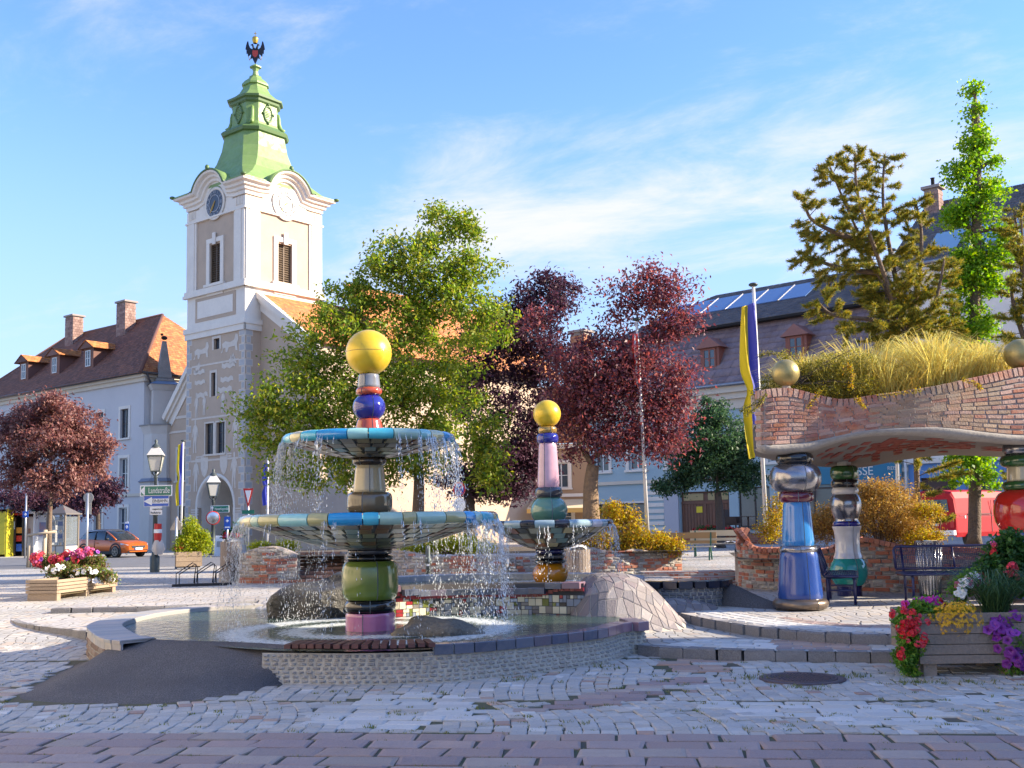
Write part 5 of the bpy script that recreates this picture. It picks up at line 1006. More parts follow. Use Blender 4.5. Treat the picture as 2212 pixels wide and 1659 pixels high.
tiled(rh_, 'slate_field', (.7, 1.3, 12.85), (RL, 1.3, 12.85), (5.5, 6.6, 15.9), (RL, 6.6, 15.9), .4, .36, m_slate_d, .03); tiled(rh_, 'slate_field', (.7, 9, 12.85), (.7, 1.3, 12.85), (5.5, 7, 15.9), (5.5, 6.6, 15.9), .4, .36, m_slate_d, .03)
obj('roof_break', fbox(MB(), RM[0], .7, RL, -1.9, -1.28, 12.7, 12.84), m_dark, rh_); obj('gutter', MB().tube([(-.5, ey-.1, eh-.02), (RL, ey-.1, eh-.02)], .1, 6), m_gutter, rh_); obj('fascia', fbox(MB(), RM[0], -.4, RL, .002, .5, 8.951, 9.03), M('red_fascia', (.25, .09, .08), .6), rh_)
rx = lambda u: fx(rr3, u, 4.)
xs_p = np.linspace(rx(1430), rx(1765), 7); pt = lambda x, k: V((x, 1.3+5.3*k, 12.85+3.05*k))+V((0, -.5, .87))*.09
for a, b in zip(xs_p, xs_p[1:]):
    sp_ = obj('solar_panel', MB().poly([pt(a+.04, .42), pt(b-.04, .42), pt(b-.04, .82), pt(a+.04, .82)], (0, .02, -.05)), M('panel_glass', (.09, .16, .33), .12, spec=.8, noise=(.6, .3, (.13, .21, .4))), rh_)
    obj('panel_frame', MB().bar(pt(a, .41), pt(a, .83), .07), m_gutter, sp_)
for u in (1546, 1735, 1392):
    x = fx(rr3, u, .6); yf, z0 = .35, 10.1; mp = lambda a, d, z: V((a, yf-d, z)); m_rw = M('red_wood', (.25, .08, .05), .6)
    dm_ = obj('dormer', MB().bx(x-.62, x+.62, yf, 1.9, z0, z0+1.35), m_rw, rh_); window(dm_, mp, x-.42, x+.42, z0+.12, z0+1.25, m_rw, 2, 2, .03, .09, None, 0, .02, sill=False)
    obj('dormer_roof', MB().poly([(x-.85, yf-.2, z0+1.3), (x+.85, yf-.2, z0+1.3), (x, yf-.2, z0+1.95)], (0, 2.0, .0)), M('dormer_slate', (.3, .13, .1), .7, noise=(5, .4, (.2, .1, .09))), dm_)
chimney(rh_, -1.2, 1.0, 9.5, 13.8, 1.1, .9, M('chimney_orange', (.38, .15, .07), .85, cols=[(.38, .15, .07), (.44, .2, .1)], var=.15))
# shop front, teal sign
m_teal = M('teal_sign', (.015, .17, .27), .45); xa, xb = fx(rr3, 1690), fx(rr3, 1950)
sg = obj('shop_sign', fbox(MB(), RM[0], xa, xb, .15, .22, zat(1890, 1040, 52.5), zat(1890, 992, 52.5)), m_teal, rh_); text('SSE', .62, m_white, sg, RM[0](fx(rr3, 1872), .24, zat(1875, 1015, 52.5)), (PI/2, 0, 0)); text('REISE', .26, m_white, sg, RM[0](fx(rr3, 1933), .24, zat(1933, 1008, 51.5)), (PI/2, 0, 0))
window(rh_, RM[0], fx(rr3, 1700), fx(rr3, 1940), .9, zat(1890, 1046, 52.5), m_dwood, 4, 1, .03, .1, None, .1, .05)
obj('drain_pipe', MB().tube([RM[0](fx(rr3, 1958), .15, 0), RM[0](fx(rr3, 1958), .15, 8.5)], .07, 6), m_wframe, rh_)
# ---------------- tall white house further right
wo = ro+d3*RL; wh = T('tall_white_house', 'tall white house with dark slate roof, rosettes and brick chimney', 'house', wo, A3); WLn = 18.; WM = face_map(WLn); rw = Matrix.LocRotScale(wo, Euler((0, 0, A3)), None).inverted()
xq0, xq1 = fx(rw, 1986), fx(rw, 2062); ops = [(xq0, xq1, .2, 3.4)]
for i in range(5): x = 3.4+i*3.; ops += [(x-.6, x+.6, 5.0, 7.4), (x-.6, x+.6, 8.6, 10.6)]
ops += [(fx(rw, 2085), fx(rw, 2140), 1.0, 3.4)]
mb = wallgrid(MB(), WLn, 4.2, 13.8, [o for o in ops if o[2] > 4], WM[0], .3); wallgrid(mb, 10, 9, 13.8, [], lambda a, d, z: V((-d, 10-a, z))); obj('wall', mb, m_white, wh); obj('shop_wall', wallgrid(MB(), WLn, 0, 4.2, [o for o in ops if o[2] < 4], WM[0], .3), m_sblue, wh)
for o_ in ops[1:]: window(wh, WM[0], *o_, m_wframe, 2, 2, -.18, .08, m_cream if o_[2] > 4 else None, .2, .06)
dd = obj('carved_door', fbox(MB(), WM[0], xq0, xq1, -.3, -.22, .2, 3.4), m_doord, wh)
for i in range(2):
    for z0, z1 in ((.4, 1.3), (1.45, 2.4)): a = xq0+(xq1-xq0)*i/2; obj('door_panel', fbox(MB(), WM[0], a+.15, a+(xq1-xq0)/2-.15, -.22, -.17, z0, z1), m_door, dd)
obj('door_arch', MB().bar(WM[0](xq0+.2, -.18, 2.5), WM[0]((xq0+xq1)/2, -.18, 2.95), .1).bar(WM[0]((xq0+xq1)/2, -.18, 2.95), WM[0](xq1-.2, -.18, 2.5), .1), m_door, dd)
tr = MB(); fbox(tr, WM[0], -.2, WLn, .002, .2, 12.6, 12.9); fbox(tr, WM[0], -.3, WLn, .002, .4, 13.3, 13.6); fbox(tr, WM[0], -.4, WLn, .002, .6, 13.6, 13.85); fbox(tr, WM[0], 0, WLn, .002, .15, 11.0, 11.2); fbox(tr, WM[0], 0, WLn, .002, .15, 4.1, 4.35); obj('cornice', tr, m_white, wh); obj('gutter', MB().tube([(-.5, -.7, 13.9), (WLn, -.7, 13.9)], .1, 6), m_gutter, wh)
for u, v in ((2133, 628), (2158, 623), (2185, 618)):
    x = fx(rw, u); z = 12.1
    for k in range(8): t = k*PI/4; obj('rosette_petal', MB().poly([WM[0](x+.1*cos(t), .01, z+.1*sin(t)), WM[0](x+.28*cos(t-.25), .01, z+.28*sin(t-.25)), WM[0](x+.42*cos(t), .01, z+.42*sin(t)), WM[0](x+.28*cos(t+.25), .01, z+.28*sin(t+.25))]), m_slate_d, wh)
tiled(wh, 'slate_field', (-.4, -.7, 13.95), (WLn, -.7, 13.95), (-.4, 5.5, 18.6), (WLn, 5.5, 18.6), .4, .33, m_slate_d, .035)
for i in range(4): x = 1.4+i*1.9; k0, k1 = .1, .4; pt2 = lambda x, k: V((x, -.7+6.2*k, 13.95+4.65*k))+V((0, -.6, .8))*.08; obj('skylight', MB().poly([pt2(x, k0), pt2(x+1.5, k0), pt2(x+1.5, k1), pt2(x, k1)], (0, .03, -.04)), M('skylight_glass', (.25, .38, .48), .1, spec=.8), wh)
xc_ = fx(rw, 2048, 4.6); chimney(wh, xc_, 4.6, 16.5, 19.2, .75, .7, m_cbrick); obj('chimney_pot', MB().lathe([(.1, 19.2), (.1, 19.65), (.13, 19.7)], 8, (xc_, 4.6, 0)), m_dark, wh)
# ---------------- low houses at the back of the square, behind the trees
bo = V((-13, 88, 0)); bh_ = T('back_house', 'low beige house with orange tiled roof half hidden behind the trees', 'house', bo, R(-14)); BM = face_map(26.); ops = []
for i in range(8): x = 1.8+i*3.1; ops += [(x-.6, x+.6, 4.2, 6.2), (x-.8, x+.8, .9, 3.0)]
m_tan = M('tan_plaster', (.42, .27, .16), .85, noise=(1, .4, (.36, .23, .14)))
obj('wall', wallgrid(MB(), 26, 0, 7.6, ops, BM[0], .3), m_tan, bh_); tr = MB(); fbox(tr, BM[0], 0, 26, .002, .3, 7.3, 7.65); fbox(tr, BM[0], 0, 26, .002, .12, 3.5, 3.75); obj('cornice', tr, m_white, bh_)
for o_ in ops: window(bh_, BM[0], *o_, m_wframe, 2, 2, -.18, .1, m_white, .25, .06)
tiled(bh_, 'tile_field', (-.5, -.6, 7.7), (26.5, -.6, 7.7), (-.5, 6, 13), (26.5, 6, 13), .32, .3, m_tile_or); obj('gable_end', MB().poly([(26, 0, 7.6), (26, 6, 13), (26, 12, 7.6)]).poly([(26, 0, 0), (26, 12, 0), (26, 12, 7.6), (26, 0, 7.6)]).poly([(0, 0, 0), (0, 0, 7.6), (0, 6, 13), (0, 12, 7.6), (0, 12, 0)]), m_tan, bh_)
aw = obj('awning', MB().poly([BM[0](15, .05, 3.3), BM[0](21, .05, 3.3), BM[0](21, 2.2, 2.6), BM[0](15, 2.2, 2.6)], (0, 0, -.05)), M('cream_awning', (.7, .58, .38), .8), bh_); obj('valance', fbox(MB(), BM[0], 15, 21, 2.2, 2.22, 2.25, 2.58), M('yellow_valance', (.65, .4, .12), .8), aw)
# ---------------- row of houses along the right side of the square (outside the view), which keeps the foreground in shade
so = V((24.5, -24., 0)); sh_ = T('corner_house', 'tall plain house along the right side of the square', 'house', so, 0.); HS = 15.3
mb = MB(); opS = [(y-.7, y+.7, z, z+2.2) for y in np.arange(3, 36, 6.) for z in (1.5, 7)]; smap = lambda a, d, z: V((-d, 36.2-a, z)); wallgrid(mb, 36.2, 0, 12.6, opS, smap, .3); mb.bx(.35, 12, .01, 36.19, 0, 12.6); obj('wall', mb, M('ochre_plaster', (.55, .42, .26), .85, noise=(1, .4, (.46, .36, .24))), sh_)
for o_ in opS: window(sh_, smap, *o_, m_wframe, 2, 2, -.18, .08, m_white, .2, .05)
obj('roof', MB().poly([(-.5, -.3, 12.6), (4, -.3, HS+1.4), (12.5, -.3, 12.6)], (0, 36.8, 0)), m_tile_br, sh_)
lo2 = V((-18., -14., 0)); ls_ = T('light_bounce_house', 'pale unseen house added on the left to bounce sunlight into the square', 'house', lo2); opW = [(y-.7, y+.7, z, z+2.2) for y in np.arange(3, 40, 6.) for z in (1.5, 7)]; wmap = lambda a, d, z: V((d, a, z)); mb = wallgrid(MB(), 41, 0, 12, opW, wmap, .3); mb.bx(-10, -.35, .01, 40.99, 0, 12); obj('wall', mb, M('warm_white_plaster', (.78, .68, .52), .9, noise=(1, .3, (.7, .6, .46))), ls_)  # unseen house, added so its sunlit front brightens the shaded foreground
for o_ in opW: window(ls_, wmap, *o_, m_wframe, 2, 2, -.18, .08, m_white, .2, .05)
obj('roof', MB().poly([(.5, -.3, 12), (-5, -.3, 16), (-10.5, -.3, 12)], (0, 41.6, 0)), m_tile_br, ls_)
# ================================================================ brick pergola on glazed columns
m_brick = M('old_brick', (.36, .13, .08), .85, cols=[(.4, .13, .07), (.36, .14, .1), (.46, .22, .16), (.42, .27, .22), (.32, .12, .09), (.5, .32, .26), (.44, .17, .09)], var=.18, noise=[(5, .6, (.5, .38, .32)), (40, .3, (.3, .14, .1))], bump=(45, .5))
m_brick_tan = M('tan_brick', (.38, .26, .16), .85, cols=[(.38, .24, .15), (.42, .3, .2), (.33, .22, .15), (.44, .26, .17)], var=.15, noise=(12, .4, (.36, .3, .26)), bump=(45, .5))
m_bmort = M('brick_mortar', (.4, .34, .3), .95, noise=[(10, .5, (.24, .21, .2)), (3, .3, (.36, .32, .3))], bump=(50, .6))
m_conc = M('streaked_concrete', (.34, .31, .28), .85, noise=[(5, .6, (.2, .185, .17)), (30, .35, (.42, .39, .35))], bump=(25, .5))
pg = T('brick_pergola', 'wavy brick pergola with roof garden resting on colourful glazed columns', 'pergola', (6, 17, .24), world=True)
def pxline(pts, n=10): return spline([V((u, v, 0)) for u, v in pts], n)
def samp(ln, u):
    for a, b in zip(ln, ln[1:]):
        if a.x <= u <= b.x: return a.y+(b.y-a.y)*(u-a.x)/max(1e-6, b.x-a.x)
    return ln[-1].y if u > ln[-1].x else ln[0].y
tl = pxline([(1630, 850), (1700, 843), (1760, 857), (1810, 868), (1850, 866), (1900, 858), (1960, 850), (2030, 838), (2100, 822), (2160, 808), (2212, 797), (2330, 790), (2500, 800)])
bl_ = pxline([(1630, 961), (1690, 960), (1741, 955), (1800, 943), (1859, 931), (1917, 925), (2005, 922), (2064, 925), (2137, 934), (2210, 940), (2330, 935), (2500, 930)])
cl_ = pxline([(1630, 968), (1660, 980), (1741, 979), (1785, 964), (1829, 951), (1888, 942), (1976, 940), (2049, 946), (2122, 953), (2210, 959), (2330, 953), (2500, 948)])
rl_ = pxline([(1630, 985), (1700, 1000), (1771, 1008), (1859, 1010), (1947, 994), (2035, 984), (2110, 985), (2181, 988), (2300, 990), (2500, 985)])
US = np.linspace(1633, 2480, 90); FY = lambda u: 15.5+.1*sin((u-1630)/85)+.0004*(u-1630)+(.25*math.exp(-((u-1633)/9.)**2))
Tp = [at(u, samp(tl, u), FY(u)) for u in US]; Bp = [at(u, samp(bl_, u), FY(u)) for u in US]; Cp = [at(u, samp(cl_, u), FY(u)+.1) for u in US]; Lp = [at(u, samp(bl_, u)+4, FY(u)-.06) for u in US]; Rp = [at(u, samp(rl_, u), 19.1) for u in US]
obj('beam_core', MB().grid([Bp, Tp]+[[p+V((0, .35, 0)) for p in Tp], [p+V((0, .35, -.25)) for p in Tp]]), m_bmort, pg)
obj('concrete_lip', MB().grid([Bp, Lp, [l.lerp(c, .6)+V((0, -.05, -.01)) for l, c in zip(Lp, Cp)], Cp, [c+V((0, .12, .0)) for c in Cp]]), m_conc, pg)
obj('soffit', MB().grid([[c.lerp(r, k)+V((0, 0, .05*sin(PI*k))) for c, r in zip(Cp, Rp)] for k in np.linspace(0, 1, 8)]+[[r+V((0, .15, .1)) for r in Rp], [r+V((0, .2, .6)) for r in Rp]]), M('grey_soffit', (.24, .22, .2), .9, noise=(8, .5, (.24, .22, .2)), bump=(30, .4)), pg)
left = [[p+V((.32, 1.0, 0))*k for k in np.linspace(0, 3.5, 6)] for p in (Bp[0], Tp[0])]; obj('side_wall', MB().grid(left), m_bmort, pg)
nc_ = 11; it = []
def lerp_line(k): return [b.lerp(t, k) for b, t in zip(Bp, Tp)]
for j in range(nc_):
    ln = lerp_line((j+.5)/nc_*.875)
    for i, (p, t, L) in enumerate(resample(ln if j % 2 else ln[1:], .225, .12)):
        n = V((t.y, -t.x, 0)); tan = 5.35 < p.x < 7.3 and random.random() < .8
        it.append((fm(p+n*(.012+random.uniform(-.004, .006)), t, n, (L-.016, (Tp[0].z-Bp[0].z)*.875/nc_-.012, .06)), 1 if tan else 0))
pieces(pg, 'brick', it, BRICK, [m_brick, m_brick_tan], 300, 'brick_courses')
it = [(fm(p.lerp(p, 1)+V((t.y, -t.x, 0))*.02, t, V((t.y, -t.x, 0)), (L-.016, .13, .3)), 1 if 5.4 < p.x < 6.6 else 0) for p, t, L in resample([b.lerp(t, .965) for b, t in zip(Bp, Tp)], .085)]
pieces(pg, 'coping_brick', it, BRICK, [m_brick, m_brick_tan])
it = []
for k in range(9):
    for i in range(26):
        u = 1760+i*16+k*3; kk = .16+k*.085
        if random.random() < .8*math.exp(-((u-1965)/150)**2-((kk-.5)/.3)**2)+.06:
            j = min(len(US)-2, int((u-1633)/(2480-1633)*89)); p = Cp[j].lerp(Rp[j], kk)+V((0, 0, .05*sin(PI*kk)-.004)); t = Cp[j+1]-Cp[j]; d = Rp[j]-Cp[j]; n = t.cross(d)
            if n.z > 0: n = -n
            it.append((fm(p+n.normalized()*.008, t, n, (.115, .27, .02)), 0))
pieces(pg, 'soffit_tile', it, TILE, [M('red_soffit_tile', (.28, .06, .045), .6, var=.15)])
obj('roof_soil', MB().grid([[t+V((0, .3, -.05)) for t in Tp], [t+V((.5, 1.6, .3)) for t in Tp], [t+V((1.0, 3.4, .1)) for t in Tp], [r+V((0, .2, .5)) for r in Rp]]), M('soil', (.09, .07, .04), .95, noise=(10, .5, (.14, .1, .05))), pg)
def pcol(C, u, spec):
    k = C.y/F; o = obj('column', MB().lathe([(.12, zat(u, spec[0][1], C.y)), (.12, zat(u, spec[-1][2], C.y)+.1)], 10, (C.x, C.y, 0)), m_grout, pg)
    for nm, yb, yt, wb, wt, shp, mt in spec:
        z0, z1 = zat(u, yb, C.y), zat(u, yt, C.y)-.003; h = z1-z0; r0, r1 = wb/2*k, wt/2*k; s0 = seg(o, nm, V((C.x, C.y, 0)), z0, z1, r0, r1, shp, G[mt], 3, random.choice((-1.4, -1.7, -1.15)))
        # shells sit one level too deep under a column: hang them next to their core
        for ch in list(s0.children): ch.name = nm; ch.parent = o
pcol(at(1730, 1315, 15.9), 1730, [('base', 1316, 1291, 117, 0, 'ring', 'bronze'), ('drum', 1292, 1192, 96, 79, 'drum', 'royal'), ('ring', 1196, 1177, 80, 0, 'ring', 'silver'), ('drum', 1178, 1083, 69, 57, 'drum', 'sky'), ('ring', 1085, 1061, 74, 0, 'ring', 'maroon'), ('bulge', 1063, 1001, 109, 70, 'bulge', 'silver'), ('ring', 1003, 978, 80, 0, 'ring', 'black')])
pcol(at(1836, 1287, 18.5), 1836, [('base', 1289, 1261, 52, 52, 'drum', 'navy'), ('ball', 1264, 1204, 80, 56, 'ball', 'teal'), ('baluster', 1206, 1136, 58, 0, 'waist', 'white'), ('ring', 1138, 1125, 58, 0, 'ring', 'blue'), ('vase', 1127, 1067, 66, 0, 'vase', 'silver'), ('ring', 1069, 1052, 57, 0, 'ring', 'white'), ('ring', 1054, 1034, 58, 0, 'ring', 'black'), ('ring', 1036, 1006, 60, 0, 'ring', 'fgreen')])
pcol(at(2226, 1310, 16.6), 2226, [('base', 1316, 1290, 117, 0, 'ring', 'bronze'), ('drum', 1292, 1150, 90, 76, 'drum', 'royal'), ('bulge', 1150, 1058, 124, 70, 'bulge', 'scarlet'), ('ring', 1060, 1038, 84, 0, 'ring', 'fgreen'), ('drum', 1040, 1005, 64, 60, 'drum', 'cream'), ('ring', 1008, 982, 88, 0, 'ring', 'fgreen'), ('ring', 984, 955, 74, 0, 'ring', 'silver')])
for u, v, r, dy in ((1697, 806, 30, .15), (2203, 765, 33, .2)):
    Y = FY(u)+dy; p = at(u, v, Y); b = obj('gilded_ball', MB().sphere(p, r*Y/F, 16), G['gilt'], pg); obj('ball_stand', MB().lathe([(.1, p.z-r*Y/F-.12), (.07, p.z-r*Y/F-.04), (.06, p.z-r*Y/F+.03)], 12, (p.x, p.y, 0)), m_conc, b)
# ================================================================ rubble and brick walls round the beds
m_stones = M('rubble_stone', (.32, .29, .25), .85, cols=[(.34, .31, .27), (.26, .24, .22), (.4, .36, .3), (.22, .2, .19), (.36, .3, .25), (.44, .42, .38)], var=.15, noise=[(14, .4, (.24, .22, .19)), (45, .35, (.44, .41, .36))], bump=[(30, .7, .03), (9, .4)])
m_wbrick = M('wall_brick', (.36, .11, .06), .8, cols=[(.37, .11, .055), (.30, .09, .06), (.42, .16, .09), (.34, .14, .1)], var=.15, noise=(18, .35, (.35, .2, .15)), bump=(40, .4))
def rubble(name, label, line, ztop, brickf, lim, rowh=.075, cop=False, thick=.35):
    b = min(p.z for p in line); root = T(name, label, 'wall', (line[0].x, line[0].y, b), world=True); Ls = [0.]
    for a, c in zip(line, line[1:]): Ls.append(Ls[-1]+(c-a).length)
    fr = lambda i: Ls[i]/Ls[-1]; obj('wall_core', MB().grid([[V((p.x, p.y, p.z-.05)) for p in line], [V((p.x, p.y, ztop(fr(i))-.025)) for i, p in enumerate(line)], [V((p.x, p.y, ztop(fr(i))-.025))+V((0, thick, 0)) for i, p in enumerate(line)], [V((p.x, p.y+thick, p.z-.05)) for p in line]]), m_bmort, root); it = []; zm = max(ztop(t) for t in np.linspace(0, 1, 60))
    for r in range(int((zm-b)/rowh)+1):
        z = b+rowh*(r+.5); ln = [V((p.x, p.y, z)) for p in line]; acc = 0
        for p, t, L in resample(ln, .2, .35):
            acc += L; f = acc/Ls[-1]
            if z > ztop(min(1, f))-rowh*.35: continue
            n = V((t.y, -t.x, 0)); bk_ = random.random() < brickf(f, (z-b)); it.append((fm(p+n*random.uniform(.005, .03), t, n+V((random.uniform(-.08, .08), 0, random.uniform(-.08, .08))), (L-.018, rowh*(random.uniform(.78, .88) if bk_ else random.uniform(.75, 1.0)), .07)), 1 if bk_ else 0))
    rgh = [i for i in it if i[1] == 0]; brk = [i for i in it if i[1] == 1]; pieces(root, 'wall_stone', rgh, ROUGH, [m_stones], lim//2, 'wall_stones'); pieces(root, 'wall_brick', [(m, 0) for m, _ in brk], BRICK, [m_wbrick], lim//2, 'wall_bricks')
    if cop:
        tpts = [V((p.x, p.y, ztop(fr(i)))) for i, p in enumerate(line)]; it = [(fm(p+V((0, thick/2-.04, .03)), t, V((-t.z, 0, abs(t.x))), (L-.014, thick+.04, .09)), 0) for p, t, L in resample(tpts, cop)]; pieces(root, 'coping_brick', it, BRICK, [m_wbrick], 90, 'coping_bricks')
    return root
def toppx(pts, Y): ln = pxline(pts, 6); u0, u1 = pts[0][0], pts[-1][0]; return lambda f: zat(u0+(u1-u0)*f, samp(ln, u0+(u1-u0)*f), Y)
w4 = spline([gnd(1597, 1266, .25), gnd(1640, 1272, .25), gnd(1760, 1276, .25), gnd(1900, 1278, .25), gnd(2100, 1284, .25), gnd(2300, 1292, .25)], 10)
rubble('rubble_wall', 'rubble and red brick wall with arched end behind the pergola benches', w4, toppx([(1597, 1196), (1606, 1182), (1622, 1168), (1642, 1162), (1672, 1172), (1710, 1187), (1800, 1186), (1860, 1187), (1900, 1172), (1935, 1163), (1980, 1172), (2030, 1180), (2100, 1180), (2300, 1186)], 19.4), lambda f, h: .46, 300, .072, .1)
w1 = [gnd(516, 1260, .23), gnd(580, 1261, .23), gnd(642, 1259, .23)]
rubble('rubble_wall', 'grey rubble wall with brick patches left of the steps behind the fountain', spline(w1, 8), toppx([(516, 1204), (545, 1186), (590, 1177), (615, 1182), (642, 1196)], 26), lambda f, h: .75 if (f > .35 and .3 < h < .62) or h < .12 else .06, 240)
w2 = [gnd(745, 1258, .23), gnd(870, 1257, .23), gnd(980, 1256, .23), gnd(1095, 1254, .23)]
rubble('rubble_wall', 'grey rubble wall with red brick middle below the clipped yellow hedge', spline(w2, 8), toppx([(745, 1196), (800, 1190), (870, 1189), (900, 1192), (940, 1202), (990, 1199), (1050, 1195), (1095, 1197)], 25.5), lambda f, h: .9 if .68 < f < .84 or h < .1 else .08, 260)
w3 = [gnd(1100, 1250, .24), gnd(1220, 1246, .24), gnd(1350, 1241, .24), gnd(1474, 1236, .24)]
rubble('rubble_wall', 'low pale stone wall with bricks in front of the golden shrub', spline(w3, 8), toppx([(1100, 1196), (1180, 1199), (1225, 1192), (1245, 1184), (1275, 1181), (1300, 1188), (1345, 1190), (1365, 1184), (1405, 1191), (1440, 1192), (1474, 1186)], 26.5), lambda f, h: .42, 300)
bed = MB().poly([(-7, 26.6, .85), (-1.6, 26, .85), (4.6, 27.2, .8), (5, 34, .8), (-6.5, 34, .85)]); S('planting_bed', bed, M('bed_soil', (.1, .075, .05), .95, noise=(5, .5, (.14, .11, .07)), bump=(20, .6)))
S('planting_bed', MB().poly([(4.2, 20, .82), (6.5, 19.85, .82), (11.5, 18.95, .82), (13.5, 19.5, .82), (13.5, 27.5, .82), (9, 28, .82), (5, 25, .8)]), MC['bed_soil'])
# brick flight left of the main column, and low brick steps on the right
st = T('brick_steps', 'flight of brown brick steps between the rubble walls behind the fountain', 'steps', gnd(690, 1256, .24), world=True)
for k in range(8):
    y = 25.9+k*.3; z = .24+k*.085; x0, x1 = at(640, 1200, y).x, at(746, 1200, y).x; stp = obj('step', MB().bx(x0, x1, y, 28.5, z, z+.06), m_bmort, st)
    it = [(fm((x0+.12+i*.23, y+.1, z+.078), (1, 0, 0), (0, 0, 1), (.215, .3, .07)), 0) for i in range(int((x1-x0)/.23))]; pieces(stp, 'tread_brick', it, BRICK, [M('brown_brick', (.25, .13, .09), .8, cols=[(.25, .13, .09), (.3, .17, .12), (.2, .11, .08)], var=.15)])
s2 = T('brick_steps', 'low curved brick steps beside the arched end of the rubble wall', 'steps', gnd(1520, 1262, .24), world=True)
for k, (ua, ub, v0) in enumerate(((1480, 1602, 1266), (1455, 1598, 1254), (1392, 1600, 1243))):
    a, b = gnd(ua, v0+2, .24+.075*k), gnd(ub, v0-1, .24+.075*k); ln = spline([a, a.lerp(b, .5)+V((0, -.12, 0)), b], 6); o = obj('step', MB().grid([[p for p in ln], [p+V((0, 0, .07)) for p in ln], [p+V((0, 1.0, .07)) for p in ln]]), m_bmort, s2)
    pieces(o, 'riser_brick', [(fm(p+V((0, 0, .04)), t, V((t.y, -t.x, 0)), (L-.012, .08, .12)), 0) for p, t, L in resample(ln, .105)], BRICK, [m_wbrick], 40, 'riser_bricks')
# ================================================================ street furniture
def gh(u, v):
    z = .2
    for _ in range(6): p = gnd(u, v, z); z = HG(p.x, p.y)
    return gnd(u, v, z)
m_navy = M('navy_powder_coat', (.012, .016, .085), .35, coat=.3); m_steel = M('brushed_steel', (.55, .55, .56), .22, .95, noise=(3, .3, (.4, .4, .42))); m_dpost = M('dark_green_post', (.06, .075, .075), .5, .3); m_alu = M('aluminium_post', (.5, .51, .53), .35, .7); m_timber = M('weathered_timber', (.34, .25, .17), .8, var=.14, noise=[(3, .4, (.26, .19, .13)), (30, .4, (.4, .31, .22))], bump=[(40, .4), (8, .3)]); m_gtim = M('grey_timber', (.25, .20, .165), .8, var=.14, noise=[(4, .5, (.18, .145, .12)), (35, .4, (.34, .28, .23))], bump=[(40, .5), (9, .3)])
def mesh_bench(name, label, loc, rz, Ln=1.85):
    b = T(name, label, 'bench', loc, rz, 'blue mesh benches under the pergola'); r = .022
    for sx in (-1, 1): x = sx*(Ln/2-.12); obj('leg', MB().tube([(x, .1, 0), (x, .1, .4), (x, .16, .46), (x, .24, .84)], r, 8).tube([(x, -.3, 0), (x, -.3, .38), (x, -.26, .43), (x, .1, .41)], r, 8).tube([(x, .1, .22), (x, -.3, .22)], r*.7, 6), m_navy, b)
    obj('back_frame', MB().tube([(-Ln/2, .14, .5), (-Ln/2, .235, .8), (-Ln/2+.04, .25, .85), (Ln/2-.04, .25, .85), (Ln/2, .235, .8), (Ln/2, .14, .5), (-Ln/2, .14, .5)], r, 8).tube([(0, .14, .5), (0, .25, .85)], r*.8, 6), m_navy, b); obj('seat_frame', MB().tube([(-Ln/2, .12, .44), (-Ln/2, -.3, .44), (-Ln/2+.04, -.34, .43), (Ln/2-.04, -.34, .43), (Ln/2, -.3, .44), (Ln/2, .12, .44), (-Ln/2, .12, .44)], r, 8), m_navy, b)
    mb = MB(); ms = MB()
    for i in range(62): x = -Ln/2+Ln*(i+.5)/62; mb.bar((x, .142, .5), (x, .25, .85), .006); ms.bar((x, -.33, .445), (x, .12, .445), .006)
    for i in range(13): k = (i+.5)/13; mb.bar((-Ln/2, .142+.108*k, .5+.35*k), (Ln/2, .142+.108*k, .5+.35*k), .006); ms.bar((-Ln/2, -.33+.45*k, .448), (Ln/2, -.33+.45*k, .448), .006)
    obj('back_mesh', mb, m_navy, b); obj('seat_mesh', ms, m_navy, b)
mesh_bench('mesh_bench', 'dark blue mesh bench in front of the steel bin', at(2065, 1297, 17.1)*V((1, 1, 0)).length*0+V((at(2068, 1297, 17.1).x, 17.0, .245)), R(-3)); mesh_bench('mesh_bench', 'dark blue mesh bench half hidden behind the blue pergola column', V((at(1812, 1300, 17.).x, 17.15, .245)), R(72), 1.5)
bn_ = T('steel_bin', 'tapering brushed steel litter bin behind the mesh bench', 'litter bin', V((at(2018, 1290, 17.6).x, 17.75, .24))); mb = MB()
mb.lathe([(.15, 0), (.15, .03), (.16, .035), (.21, .9), (.215, .93), (.19, .93), (.18, .8)], 20, smooth=False); obj('body', mb, m_steel, bn_); obj('base_ring', MB().lathe([(.17, 0), (.17, .05), (.15, .05)], 20), M('dark_steel', (.05, .05, .05), .5, .8), bn_)
for i in range(20): a = (i+.5)*2*PI/20; obj('flute', MB().tube([(.157*cos(a), .157*sin(a), .04), (.208*cos(a), .208*sin(a), .9)], .012, 5), m_steel, bn_)
def slat_bin(label, loc, h, r, rag=True):
    b = T('slatted_bin', label, 'litter bin', loc, 0, None); obj('stone_base', MB().lathe([(r*1.12, 0), (r*1.12, .22), (r*1.0, .25), (.01, .25)], 18), m_stone, b); obj('liner', MB().lathe([(r*.86, .25), (r*.86, h-.03), (r*.8, h-.03)], 18), M('bin_liner', (.1, .1, .1), .6, .4), b)
    for i in range(22): a = i*2*PI/22; obj('slat', MB().box((r*.93*cos(a), r*.93*sin(a), .25+(h-.25)/2), (.025, 2*PI*r/22*.86, h-.25), a), m_gtim, b)
    if rag: bag = MB().sphere((0, 0, h), r*.8, 7, (1, 1, .25)); bag.v = [(x+random.uniform(-.03, .03), y+random.uniform(-.03, .03), z+random.uniform(-.05, .08)) for x, y, z in bag.v]; obj('waste', bag, M('white_bag', (.65, .63, .6), .6), b)
